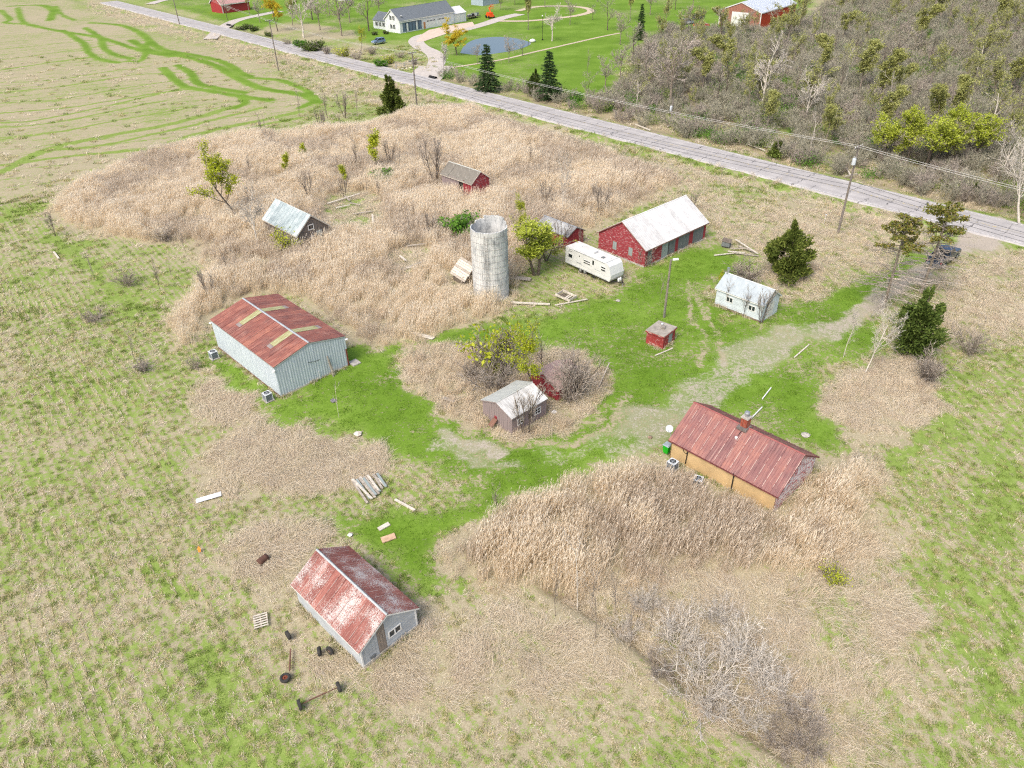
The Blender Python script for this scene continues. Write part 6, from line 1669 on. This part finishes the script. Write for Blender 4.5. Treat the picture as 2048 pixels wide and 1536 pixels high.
# ---------------------------------------------------------------- trees placed one by one
put_tree('yg3', (478, 440), 'leaning yellow green tree behind the weathered grey barn', row=288, rz=.3, wid=1.15)
put_tree('far3', (516, 494), 'white barked bare tree at the left corner of the grey barn', row=362, rz=1.0, wid=.85)
put_tree('ygbush', (572, 505), 'yellow green bush at the left wall of the grey barn', 'bush', row=455)
put_tree('yg2', (752, 345), 'tall yellow green sapling in the middle of the reed bed', row=262, wid=1.6)
put_tree('yg2', (572, 352), 'pale yellow sapling left of the timber clearing', row=305, wid=1.5); put_tree('yg2', (692, 372), 'short yellow sapling beside the timber clearing', row=325, wid=1.6)
put_tree('yg2', (605, 320), 'faint yellow sapling at the back of the reed bed', row=284, wid=1.4)
put_tree('gbush', (765, 364), 'fresh green bush beside the tall yellow green sapling', 'bush', row=330, wid=1.2)
put_tree('lime1', (1072, 548), 'bright lime green tree between silo and travel trailer', row=432, wid=1.7); put_tree('lime2', (1092, 520), 'low lime green tree touching the back of the travel trailer', row=455, wid=1.5)
put_tree('yg1', (1036, 480), 'yellowish tree rising behind the lime green tree', row=382, rz=2.0, wid=.7)
put_tree('gbush', (930, 468), 'fresh green bush behind the left side of the silo', 'bush', row=418, wid=1.3)
put_tree('cedar', (1572, 552), 'broad olive green cedar between barn and drive', row=446, wid=.9)
put_tree('dpine1', (1768, 612), 'left of two dying pines beside the drive', row=425); put_tree('dpine2', (1842, 585), 'right of two dying pines beside the drive', row=408)
put_tree('juniper', (1822, 705), 'dense dark green juniper below the dying pines', row=585, wid=1.0)
put_tree('pale1', (1687, 714), 'small white bare tree standing on the lawn by the lane', row=612, wid=.55, rz=2.5); put_tree('pale2', (1730, 745), 'large white bare tree in front of the juniper', row=600, wid=.85, rz=0.4)
put_tree('shrub1', (1935, 705), 'grey bare shrub right of the juniper', 'shrub', row=640); put_tree('shrub2', (1850, 760), 'brown bare shrub in the dead grass below the juniper', 'shrub', row=690)
put_tree('shrub2', (1490, 565), 'brown bare shrub behind the white garage', 'shrub', row=515, wid=1.5)
for px, row, k, lab in (((1452, 616), 548, 'sap1', 'first bare sapling from the left before the white garage'), ((1487, 632), 560, 'sap2', 'second bare sapling from the left before the white garage'), ((1522, 645), 572, 'sap3', 'many stemmed bare sapling at the right of the white garage'), ((1440, 575), 540, 'yg2', 'yellow budding sapling at the far corner of the white garage')):
    put_tree(k, px, lab, row=row)
# island
put_tree('yg1', (1078, 800), 'yellow green tree between the two sheds of the island', row=640, rz=.0, wid=.95)
put_tree('ygbush', (1000, 735), 'yellow budding bush at the top of the island', 'bush', row=640)
for px, row, k, lab, w in (((1012, 750), 660, 'sap3', 'thin bare tree at the top of the island', 1.3), ((1140, 800), 695, 'shrub1', 'tall dense bare shrub right of the sagging shed', .75), ((1150, 785), 690, 'shrub2', 'dark bare shrub behind the sagging shed', .8), ((985, 780), 700, 'shrub1', 'broad bare shrub behind the pink shed', 1.2), ((945, 755), 712, 'shrub2', 'low bare shrub at the left of the island', 1.3), ((1052, 868), 770, 'sap3', 'bare sapling in front of the pink shed windows', 1.0), ((1085, 740), 655, 'sap2', 'thin bare tree behind the sagging shed', 1.4)):
    put_tree(k, px, lab, 'shrub' if 'shrub' in lab else 'tree', row=row, wid=w)
# reeds: lone bare trees
put_tree('pale2', (1124, 440), 'tall pale bare tree rising from the reeds behind the back shed', row=288, wid=.45, rz=1.2)
put_tree('sap3', (872, 372), 'dark many stemmed bare tree left of the red shed in the reeds', row=268, wid=1.0); put_tree('sap2', (716, 340), 'dark bare tree beside the tall yellow green sapling', row=262, wid=.9)
for i, px in enumerate(((545,285),(525,272),(650,262),(655,240),(680,250),(640,255),(530,262),(500,350),(780,330),(800,345),(840,320),(690,395),(735,395),(760,400),(1200,430),(1215,425),(1180,440),(1190,405),(1240,395),(1105,420),(1090,410),(1000,330),(1060,330),(620,400),(500,420),(455,545),(420,600),(345,560),(320,580),(110,470),(190,560),(370,500),(1385,420),(1440,365),(830,440),(860,470),(820,470),(1160,500),(1120,500))):
    put_tree(('sap1', 'sap2', 'sap3')[i % 3], px, 'thin bare sapling standing among the tall reeds', h=RG.uniform(3.2, 5.5), group='bare saplings in the reed bed', wid=.8)
for px, row in (((1110,1230),1110),((1155,1210),1060),((1190,1275),1120),((1230,1225),1120),((1260,1290),1180),((1385,1300),1180),((1300,1260),1150)):
    put_tree(('sap1', 'psap')[px[0] % 2], px, 'thin grey sapling beside the ditch below the cottage reeds', row=row, group='saplings along the ditch', wid=.7)
put_tree('shrub3', (1405, 1380), 'large pale sprawling shrub leaning over the ditch', 'shrub', h=4.2, wid=1.35); put_tree('shrub3', (1480, 1330), 'grey sprawling shrub right of the ditch', 'shrub', h=3.4, wid=1.3); put_tree('shrub3', (1350, 1290), 'upper pale shrub beside the ditch', 'shrub', h=3.4, wid=1.2)
for i, (px, h_, w_) in enumerate((((1320,1340),2.2,1.2),((1440,1410),2.4,1.3),((1500,1440),2.2,1.2),((1560,1480),2.4,1.2),((1540,1380),2.6,1.4),((1250,1260),2.2,1.1),((1600,1440),2.2,1.3),((1290,1215),2.4,1.0),((1440,1240),2.2,1.3),((1620,1500),2.2,1.2))):
    put_tree(('shrub1', 'shrub3', 'shrub3')[i % 3], px, 'tangled grey bare shrub crowding the ditch', 'shrub', h=h_, wid=w_, group='bare shrubs crowding the ditch')
put_tree('ygbush', (1665, 1165), 'small green budding bush in the dead grass', 'bush', h=1.6, wid=1.2)
put_tree('shrub1', (255, 570), 'grey bare shrub at the left field edge', 'shrub', h=2.6, wid=1.3); put_tree('shrub2', (330, 480), 'brown bare shrub before the reed bed', 'shrub', h=2.4, wid=1.8)
put_tree('shrub1', (190, 640), 'low olive shrub in the left field', 'shrub', h=1.8, wid=2.0); put_tree('shrub2', (285, 740), 'low grey shrub left of the long grey shed', 'shrub', h=1.6, wid=1.8); put_tree('shrub1', (390, 735), 'bare shrub by the far corner of the long grey shed', 'shrub', h=1.8)
put_tree('sap1', (270, 720), 'leaning bare sapling left of the long grey shed', row=650); put_tree('sap1', (1320, 600), 'slender bare sapling beside the yard lamp pole', row=545, wid=.8)
put_tree('sap2', (995, 1030), 'small bare sapling at the lawn edge above the cottage reeds', row=970, wid=1.3); put_tree('psap', (678, 835), 'tiny bare sapling on the lawn below the long grey shed', row=760, wid=.5)
put_tree('shrub1', (1290, 530), 'twiggy weed clump at the near corner of the red barn', 'shrub', row=488, wid=.8)
# along the road
put_tree('cone', (785, 226), 'dense olive cedar column beside the road at the field edge', row=152, wid=1.3)
put_tree('sap2', (655, 235), 'bare tree left of the olive cedar column', row=165); put_tree('sap1', (715, 232), 'second bare tree left of the olive cedar column', row=160); put_tree('sap3', (690, 235), 'bare clump left of the olive cedar column', row=180); put_tree('sap1', (600, 235), 'bare tree at the tip of the stubble field', row=175)
put_tree('smallcone', (1551, 312), 'small olive cedar on the far verge of the road', row=272); put_tree('smallcone', (1945, 392), 'small olive cedar at the wood edge on the right', row=362, wid=1.2)
for px, row, k, w, lab in (((1772, 322), 228, 'lime2', 1.2, 'leftmost'), ((1808, 330), 210, 'lime1', 1.05, 'second from left'), ((1852, 336), 222, 'lime2', 1.3, 'middle'), ((1896, 332), 206, 'lime1', 1.0, 'second from right'), ((1938, 322), 216, 'lime2', 1.1, 'rightmost')):
    put_tree(k, px, lab + ' of the five lime green trees at the wood edge', row=row, wid=w, group='lime green trees at the wood edge')
put_tree('pale2', (2040, 445), 'large white bare tree leaning over the road at the right edge', row=255, wid=1.2, rz=2.6); put_tree('pale1', (2005, 350), 'white bare tree behind the leaning one at the right edge', row=235, wid=1.1); put_tree('pale2', (2085, 420), 'bare tree just beyond the right edge', h=9)
put_tree('far3', (1608, 250), 'pale limbed bare tree near the middle of the wood edge', row=130, wid=1.0); put_tree('far3', (1520, 225), 'pale bare tree in the left part of the wood edge', row=60, wid=.9); put_tree('far1', (1340, 215), 'broad grey bare tree at the left end of the wood', row=60, wid=1.5); put_tree('psap', (1618, 310), 'thin pale bare tree on the far verge', row=225); put_tree('psap', (1775, 235), 'straight pale trunk inside the wood', row=140)
put_tree('gbush', (1500, 265), 'fresh green bush at the far verge', 'bush', h=2.6); put_tree('gbush', (1310, 225), 'fresh green bush at the left end of the wood', 'bush', h=2.2); put_tree('gbush', (1460, 150), 'green bush inside the wood', 'bush', h=4)
put_tree('spruce', (976, 182), 'left of two dark spruces by the road', row=84, wid=1.0); put_tree('spruce', (1098, 198), 'right of two dark spruces by the road', row=98, wid=1.0); put_tree('juniper', (1070, 190), 'small juniper tucked beside the right spruce', row=140, wid=.9); put_tree('spruce', (1280, 80), 'slim far spruce near the left end of the wood', row=5, wid=.6)
put_tree('gbush', (1150, 200), 'budding bush right of the two spruces', 'bush', h=2.4, wid=1.4); put_tree('shrub1', (1200, 205), 'grey bare shrub right of the budding bush', 'shrub', h=3.5, wid=1.5); put_tree('shrub2', (1235, 215), 'brown shrub at the left end of the wood', 'shrub', h=3.5, wid=1.5)
put_tree('sap1', (1175, 150), 'bare sapling on the bright far lawn', row=95); put_tree('far1', (1240, 160), 'bare tree at the edge of the bright far lawn', row=80, wid=1.2)
put_tree('willow', (914, 110), 'golden willow leaning beside the pond', row=38, wid=1.35, rz=1.0, tilt=(0, R(-8)))
put_tree('bloss', (888, 148), 'slim white blossoming tree beside the winding driveway', row=80, wid=.6); put_tree('far1', (1018, 125), 'bare tree on the near bank of the pond', row=70, wid=1.1)
put_tree('bud1', (1056, 60), 'old tree with olive buds behind the pond', row=-25, wid=1.0); put_tree('far3', (1104, 82), 'thin bare tree behind the pond', row=5, wid=1.3)
put_tree('far2', (1185, 40), 'far bare tree beside the looping path', row=5)
put_tree('far3', (607, 74), 'big white sycamore left of the white house', row=-30, wid=1.2, rz=2.2); put_tree('far1', (684, 72), 'broad bare tree left of the white house', row=-20, wid=1.3); put_tree('far2', (738, 62), 'dark bare tree at the corner of the white house', row=-30, wid=1.3); put_tree('far1', (640, 60), 'bare tree between the sycamore and the white house', row=-20, wid=1.1)
put_tree('far1', (955, 128), 'bare tree on the near left bank of the pond', row=85); put_tree('far2', (1045, 112), 'small bare tree at the right bank of the pond', row=72)
put_tree('willow', (556, 62), 'golden tree behind the far field pole', row=-30, wid=.8); put_tree('yg1', (722, 100), 'yellow twiggy tree by the parked blue car', row=50, wid=.9)
for i, (px, h_) in enumerate((((575,88),2.0),((630,100),2.4),((655,108),2.4),((690,112),2.6),((715,118),2.4),((600,92),2.0),((745,108),2.0),((780,125),2.0),((800,115),1.8),((762,132),1.8),((830,128),1.6))):
    put_tree(('shrub1', 'gbush', 'shrub2', 'ygbush')[i % 4] if i != 1 else 'dbush', px, 'hedge shrub along the far road side left of the driveway', 'shrub', h=h_ * 1.3, group='hedge shrubs before the white house', wid=1.5)
for px in ((482, 58), (496, 56), (508, 60)): put_tree('dbush', px, 'dark clipped bush beside the far left drive', 'bush', h=1.7, group='dark bushes by the far left drive', wid=1.3)
for px, lab in (((772, 68), 'left clipped bush at the foot of the white house'), ((750, 70), 'left end bush at the foot of the white house wing')): put_tree('dbush', px, lab, 'bush', h=1.3)
put_tree('dbush', (536, 70), 'dark bush under the sycamore', 'bush', h=1.8)
for i, (px, row, k, w) in enumerate((((430,20),-40,'bare1',1.2),((455,40),-10,'bare2',1.0),((500,30),-30,'bud1',1.0),((520,45),-10,'bare1',1.1),((585,50),-30,'bud2',1.0),((625,40),-40,'bare2',1.3),((700,45),-30,'bare1',1.2),((660,30),-40,'bud1',1.1),((760,40),-30,'bare1',.9),((1000,20),-30,'bud2',1.2),((1030,10),-40,'willow',1.0),((1090,15),-40,'bare1',1.0),((1140,50),-5,'bare1',1.0),((1215,60),-10,'bare2',1.1),((1240,90),20,'bare1',1.0),((1260,40),-30,'bud1',1.0),((1300,30),-30,'bare1',1.1),((1330,50),-10,'bud2',1.0),((1370,70),5,'bare1',1.0),((1350,20),-40,'bare2',1.0),((1385,20),-40,'bud1',1.0),((1265,120),40,'bare2',1.2),((1210,180),110,'bare1',1.2),((1290,170),70,'bare1',1.3),((1175,195),140,'bare2',1.1),((1440,85),10,'bare2',1.0),((1490,75),15,'bare1',1.1),((1545,75),10,'bare2',1.0),((1600,60),0,'bud1',1.0))):
    put_tree({'bare1': 'far1', 'bare2': 'far2'}.get(k, k), px, {'bare1': 'grey bare tree', 'bare2': 'dark bare tree', 'bud1': 'olive budding tree', 'bud2': 'pale budding tree', 'willow': 'golden tree'}[k] + (' around the far houses on the left' if px[0] < 800 else ' on the far lawns behind the pond' if px[0] < 1190 else ' between the far lawn and the wood' if px[0] < 1400 else ' in front of the far red barn'), row=row, wid=w, group='scattered trees beyond the road')
# ---------------------------------------------------------------- the wood beyond the road
wd = AG['woods']; rngw = np.random.default_rng(3)
cand = rngw.uniform(np.min(wd, 0), np.max(wd, 0), (6000, 2)); cand = cand[poly_sd(cand[:, 0], cand[:, 1], wd) > 1.0]
pts_w = []
for c in cand:
    pxy = PX(c[0], c[1], 0)
    if not (-60 < pxy[0] < 2300 and pxy[1] > -40): continue
    if 1410 < pxy[0] < 1640 and pxy[1] < 66: continue
    dmin = 5.2 if c[1] < 190 else 7.0
    if all((c[0] - q[0]) ** 2 + (c[1] - q[1]) ** 2 > dmin ** 2 for q in pts_w): pts_w.append(c)
    if len(pts_w) >= 290: break
pts_w.sort(key=lambda c: c[1])
LB = {'wood0': 'grey bare tree', 'wood1': 'dark barked tree with olive buds', 'wood2': 'pale barked bare tree', 'wood3': 'budding olive tree', 'wood4': 'grey tree with sparse buds', 'bud1': 'densely budding olive tree', 'bud2': 'budding yellow green tree', 'bare1': 'grey bare tree', 'bare2': 'dark bare tree'}
for c in pts_w:
    edge_d = float(poly_sd(np.array([c[0]]), np.array([c[1]]), wd)[0])
    pr = PX(c[0], c[1], 0)[0] / 2048
    k = RG.choices(['wood0', 'wood1', 'wood2', 'wood3', 'wood4', 'bud1', 'bud2', 'bare2'], [3, 2, 1.4, 1.5, 3, .6 + 3.5 * max(0, pr - .72) * 4, .8 * max(0, pr - .6) * 4 + .15, .6])[0]
    h_ = RG.uniform(6.5, 9.5) if edge_d < 8 else RG.uniform(9.5, 13)
    put_tree(k, None, LB[k] + ' in the wood beyond the road', h=h_, group='wood trees: ' + LB[k], at=(c[0], c[1]), wid=RG.uniform(.95, 1.3) * (1.35 if k in ('bud1', 'bud2') else 1), name='woodland_tree')
# brush under the trees
Q = np.concatenate([sample(wd, .17, rngw, 1.0), sample(AG['verge_n'], .22, rngw, 1.0)]); Q = Q[keep_clear(Q, 2.5) & ((Q[:, 0] * RN.x + Q[:, 1] * RN.y - ROFF) > 7.5)]; vis = np.array([PX(x, y, 0) for x, y in Q]); Q = Q[(vis[:, 1] > -30) & (vis[:, 0] < 2300)]
def brush_proto(seed, mat, leaf=None):
    r_ = np.random.default_rng(seed); s = []
    for k in range(10):
        a = r_.uniform(0, 6.28); d = np.array([math.cos(a) * .5, math.sin(a) * .5, 1]); grow(r_, np.array([math.cos(a) * .3, math.sin(a) * .3, -.1]), d / np.linalg.norm(d), 1.7, .03, 0, PS, s)
    me = tmesh('brush', [seg_mesh(s, 3, r_)], mat)
    return bpy.data.objects.new('brush', me)
def leafy_me(seed, mat):
    r_ = np.random.default_rng(seed); C = r_.normal(0, 1, (500, 3)) * np.array([.8, .8, .5]) + np.array([0, 0, .7]); return tmesh('leafy_brush', [leaf_quads(C[C[:, 2] > 0], .10, r_)], mat)
scatter('undergrowth', 'grey brown undergrowth of the wood', Q, rngw.uniform(.7, 1.6, len(Q)), rngw.uniform(0, 6.28, len(Q)), rngw.choice(5, len(Q), p=[.34, .26, .2, .1, .1]), [brush_proto(1, M_twig_w), brush_proto(2, M_twig), brush_proto(3, M_twig_w), bpy.data.objects.new('brush', leafy_me(5, M_lf_green)), bpy.data.objects.new('brush', leafy_me(6, M_grass))])
# ================================================================ ACROSS THE ROAD
def dirv(deg): return Vector((math.cos(R(deg)), math.sin(R(deg))))
def corner_q(c, long_deg, L, W, he, hr):
    """near visible corner c; the house runs away along long_deg, its gable leftwards of that"""
    m = Vector(c) + dirv(long_deg) * (L / 2) + dirv(long_deg + 90) * (W / 2)
    return (m.x, m.y, R(long_deg + 180), L, W, he, hr)
def absorb(main, extra):
    rel = Matrix.Translation((main.cx, main.cy, 0)) @ Matrix.Rotation(main.yaw, 4, 'Z')
    mine = Matrix.Translation((extra.cx, extra.cy, 0)) @ Matrix.Rotation(extra.yaw, 4, 'Z')
    D = rel.inverted() @ mine
    for ch in list(extra.t.children):
        b = ch.matrix_basis.copy(); ch.parent = main.t; ch.matrix_basis = D @ b
    bpy.data.objects.remove(extra.t)
M_fh = paint_mat2('white_house_siding', '#cfd4d6', '#bfc6c9', .62, (1, 1, 2), 1.0); M_fr = paint_mat2('slate_grey_shingles', '#6b7278', '#5c6369', .53, (1, 1, 1), .6, '#7d8489')
M_shut = plain('dark_shutter', '#2b3238', .7); M_blue = plain('blue_grey_porch', '#5f7185', .6)
hc = G(801, 67)
B = Bld('white_house', 'white house with long grey roof, blue porch and garage doors across the road', 'house', corner_q(hc, 46.5, 26, 8.0, 4.3, 7.4), 1.0)
for sd in 'nrlf': B.wall(sd, 'lap', M_fh, step=.3)
B.roof(M_fr, 5, oh=.4, rake=.4, rib=0, name='roof_section', ridge=M_fr); B.fascia(M_trim, .4, .4, .25)
for u, z in ((B.W * .52, 3.9), (B.W * .52, 1.1)):
    for du in (-.55, .55):
        B.window('n', u + du, z, .8, 1.5, M_trim, 1, None, .1); B.slab('n', u + du * 2.1 - .16, u + du * 2.1 + .16, z, z + 1.5, M_shut, 'shutter', -.01, .06)
B.slab('r', 1.0, 10.3, .3, 3.2, M_blue, 'porch_screen', .0, .05)
for k in range(7): B.slab('r', 1.0 + k * 1.53, 1.12 + k * 1.53, .3, 3.25, M_trim if k in (0, 6) else M_shut, 'porch_post', .02, .12)
for u in (3.4, 7.8): B.slab('r', u - .35, u + .35, .35, 2.9, M_trim, 'porch_door', .02, .09)
B.slab('r', .2, 10.8, 3.3, 3.6, M_trim, 'porch_beam', .0, .3)
for u in (12.4, 17.6):
    g_ = B.slab('r', u, u + 4.5, .1, 2.9, M_trim, 'garage_door', .0, .06)
    for k in range(6): B.panel('r', u + .3 + k * .7, u + .75 + k * .7, 2.2, 2.6, .05, .08).build('door_pane', M_glass, g_)
B.slab('r', 11.0, 11.9, .1, 2.3, plain('copper_door', '#b07a55', .6), 'front_door', .0, .06)
b = MB(); b.lathe([(.05, 0), (.3, .05), (.42, .2), (.4, .22), (.25, .08)], (B.L / 2 - 1.5, B.W / 2 - .6, B.he + .9), 12); b.build('satellite_dish', M_trim, B.t)
WH = B
E_ = Bld('house_wing', 'wing', 'house', (B.cx + dirv(46.5).x * (B.L / 2 + 3.4) - dirv(136.5).x * .2, B.cy + dirv(46.5).y * (B.L / 2 + 3.4) - dirv(136.5).y * .2, B.yaw, 6.6, 7.0, 3.2, 5.0), 1.0)
for sd in 'nrlf': E_.wall(sd, 'lap', M_fh, step=.3)
E_.roof(plain('white_flat_roof', '#cfd0ce', .6), 2, oh=.3, rake=.2, rib=0, name='roof_section'); E_.slab('r', 1.0, 3.6, .1, 2.6, M_trim, 'garage_door', .0, .06); E_.slab('r', 4.2, 5.6, .1, 2.6, M_trim, 'garage_door', .0, .06)
absorb(WH, E_)
wc = Vector(hc) + dirv(136.5) * 12.5 + dirv(46.5) * 5.0
E_ = Bld('house_wing', 'wing', 'house', (wc.x, wc.y, R(136.5), 10, 6.0, 2.9, 5.2), 1.0)
for sd in 'nrlf': E_.wall(sd, 'lap', M_fh, step=.3)
E_.roof(M_fr, 3, oh=.3, rake=.2, rib=0, name='roof_section')
for k in range(4):
    E_.window('r', 2.0 + k * 2.0, .9, .8, 1.4, M_trim, 1, None, .1); E_.slab('r', 2.0 + k * 2.0 - .68, 2.0 + k * 2.0 - .42, .9, 2.3, M_shut, 'shutter', -.01, .06); E_.slab('r', 2.0 + k * 2.0 + .42, 2.0 + k * 2.0 + .68, .9, 2.3, M_shut, 'shutter', -.01, .06)
absorb(WH, E_)
# red barn beyond the wood
B = Bld('far_red_barn', 'large brown red barn with white sliding door at the end of the wood', 'barn', corner_q(G(1519, 57), 48, 28, 15.5, 4.8, 7.6), 1.0)
M_br = paint_mat2('brown_red_metal', '#a0503c', '#8f4535', .58, (6, 6, .4), 1.0); M_br2 = paint_mat2('rust_red_metal', '#a8432c', '#b8563a', .55, (6, 6, .4), 1.0)
B.wall('n', 'corr', paint_mat2('brown_gable_metal', '#94685a', '#875d50', .58, (6, 6, .4), 1.0), step=.4); B.wall('r', 'corr', M_br2, step=.4); B.wall('l', 'corr', M_br, step=.4); B.wall('f', 'corr', M_br, step=.4)
B.roof(plain('far_pale_roof', '#b5bdc6', .5, .1), 9, oh=.2, rake=.2, rib=.04, ridge=M_trim); B.fascia(M_trim, .2, .2, .25)
for k in range(2): B.slab('n', B.W * .30 + k * 3.2, B.W * .30 + k * 3.2 + 3.15, .05, 4.5, M_trim, 'sliding_door', .03, .1 + .03 * k)
for u in (.1, B.W - .1): B.slab('n', u - .15, u + .15, 0, B.he - .1, M_trim, 'corner_trim', .02, .08)
# red barn top left
B = Bld('far_left_barn', 'small red barn with pinkish roof beyond the far left drive', 'barn', corner_q(G(446, 27), 47, 13, 9, 3.6, 6.6), 1.0)
for sd in 'nrlf': B.wall(sd, 'boards', paint_mat2('far_barn_red', '#9a3a3c', '#8a3032', .58, (4, 4, .6), 1.0), step=.4)
B.core(M_dark); B.roof(plain('pinkish_roof', '#b08a86', .8), 6, oh=.4, rake=.4, rib=.02); B.fascia(M_trim, .4, .4, .3)
for u in (.12,): B.slab('r', u - .12, u + .2, 0, B.he - .1, M_trim, 'corner_trim', .02, .08)
# red roofed outbuilding and grey outbuilding at the very top
B = Bld('red_roof_house', 'red roofed outbuilding behind the trees of the white house', 'outbuilding', corner_q(G(690, 2), 47, 12, 9, 3.2, 5.8), 1.0)
for sd in 'nrlf': B.wall(sd, 'lap', M_fh, step=.3)
B.roof(plain('soft_red_roof', '#a85a58', .8), 6, oh=.4, rake=.4, rib=.02); B.fascia(M_trim, .4, .4, .2)
B = Bld('grey_outbuilding', 'low blue grey outbuilding behind the orange lift', 'outbuilding', corner_q(G(966, 12), 47, 10, 7, 3.0, 4.8), 1.0)
for sd in 'nrlf': B.wall(sd, 'lap', plain('blue_grey_siding', '#9aa9b3', .8), step=.3)
B.roof(plain('dark_slate_roof', '#565c66', .8), 4, oh=.3, rake=.3, rib=0, name='roof_section')
# vehicles and machines
car('parked_car', 'blue grey car parked below the white house', 'car', G(757, 87), R(43 + 180), '#7289a6', 'suv')
car('red_truck', 'red pickup parked at the far red barn', 'pickup', G(1402, 55), R(20), '#c02f2f', 'pickup')
car('grey_car', 'grey car parked behind the red pickup', 'car', G(1377, 48), R(20), '#8d97a5', 'suv')
car('dark_car', 'dark car parked between the grey car and the barn', 'car', G(1396, 38), R(25), '#4a5260', 'suv')
g = G(980, 36); M_or = plain('machine_orange', '#d2561f', .5, 0, .08)
t = thing('boom_lift', 'orange boom lift parked behind the garage of the white house', 'lift', (g[0], g[1], 0), R(120))
MB().box((0, 0, .9), (3.2, 2.0, .7)).build('chassis', M_or, t); MB().box((.1, 0, 1.6), (2.2, 1.7, .8)).build('turret', M_or, t)
for x in (-1.1, 1.1):
    for y in (-1.05, 1.05): MB().lathe([(.2, -.18), (.5, -.18), (.5, .18), (.2, .18)], (x, y, .5), 14, 'Y').build('wheel', M_black, t)
MB().tube([(-1.0, 0, 1.9), (.6, 0, 3.4)], .22, 6).build('lower_boom', M_or, t); MB().tube([(.6, 0, 3.4), (-1.2, 0, 4.3)], .18, 6).build('upper_boom', M_or, t)
b = MB()
for z in (3.6, 4.2, 4.7):
    for (x0, y0, x1, y1) in ((-2.3, -.6, -1.3, -.6), (-2.3, .6, -1.3, .6), (-2.3, -.6, -2.3, .6), (-1.3, -.6, -1.3, .6)): b.tube([(x0, y0, z), (x1, y1, z)], .04, 4)
b.build('basket', M_or, t)
g = G(946, 36)
t = thing('junk_trailer', 'flat trailer heaped with dark junk left of the orange lift', 'trailer', (g[0], g[1], 0), R(46))
MB().box((0, 0, .7), (6.5, 2.2, .2)).build('deck', M_wood_d, t)
for x in (-1.0, .2):
    for y in (-1.1, 1.1): MB().lathe([(.12, -.1), (.36, -.1), (.36, .1), (.12, .1)], (x, y, .36), 12, 'Y').build('wheel', M_black, t)
for k in range(9): MB().box((-2.8 + k * .7, RG.uniform(-.5, .5), 1.1 + RG.uniform(0, .25)), (RG.uniform(.5, 1.0), RG.uniform(.6, 1.4), RG.uniform(.4, 1.0)), RG.uniform(0, 1.5)).build('junk', (M_darkdoor, M_wood_p, M_greydoor, M_black)[k % 4], t)
# lawn lamp posts by the pond, white pump box, culvert, rail fence
g = G(1085, 80); t = thing('lamp_post', 'slim dark lamp post with white globe behind the pond', 'lamp', (g[0], g[1], 0)); hh = tall((1085, 80), 30)
MB().tube([(0, 0, -.2), (0, 0, hh - .3)], .07, 6).build('post', M_black, t); MB().lathe([(.03, 0), (.2, .08), (.24, .25), (.15, .42), (.02, .46)], (0, 0, hh - .45), 10).build('globe', M_trim, t); MB().box((0, 0, .12), (.5, .5, .4)).build('base', M_black, t)
g = G(1065, 84); o = MB().lathe([(.3, 0), (.9, .15), (1.0, .5), (.7, .85), (.2, 1.0)], (0, 0, 0), 12).build('propane_cover', M_trim, None, (g[0], g[1], -.05)); tag(o, 'round white cover at the right tip of the pond', 'cover')
ga, gb_ = G(792, 136), G(826, 131); v = Vector((gb_[0] - ga[0], gb_[1] - ga[1])); L_ = v.length
t = thing('rail_fence', 'short pale rail fence beside the mouth of the winding driveway', 'fence', (ga[0], ga[1], 0), math.atan2(v.y, v.x))
for x in (0, L_ / 2, L_): MB().box((x, 0, .55), (.3, .3, 1.25)).build('post', M_conc, t)
for z in (.55, 1.0): MB().box((L_ / 2, 0, z), (L_, .1, .18)).build('rail', M_wood_p, t)
for k in range(4): stone((797 + k * 8, 139 - k), .35, ('first', 'second', 'third', 'last')[k] + ' pale stone from the left along the rail fence', M_wood_p, 20 + k)
for px, lab in (((866, 156), 'black culvert mouth at the driveway of the white house'), ((458, 51), 'black culvert mouth at the far left drive')):
    g = G(*px); b = MB(); b.tube([(-1.4, 0, .15), (1.4, 0, .15)], .5, 14, False); b.tube([(-1.38, 0, .15), (1.38, 0, .15)], .44, 14, False); b.lathe([(.44, -.9), (.02, -.9)], (0, 0, .15), 14, 'X', False)
    tag(b.build('culvert', M_black, None, (g[0], g[1], -.1), (0, 0, math.atan2(RD.y, RD.x))), lab, 'culvert')
g = G(1540, 300); o = MB().box((0, 0, .5), (1.6, .12, 1.2), 0, (R(-25), 0)).build('plywood_sheet', M_wood_p, None, (g[0], g[1] + 1.2, .2), (0, 0, R(-40))); tag(o, 'weathered plywood sheet leaning behind the small verge cedar', 'sheet')
g = G(1648, 446); t = thing('mailbox_post', 'short pale marker post in the rough grass beside the drive', 'post', (g[0], g[1], 0)); MB().tube([(0, 0, -.2), (.05, 0, 1.3)], .07, 6).build('post', M_wood_p, t); MB().box((.05, 0, 1.3), (.2, .2, .1)).build('cap', M_trim, t)
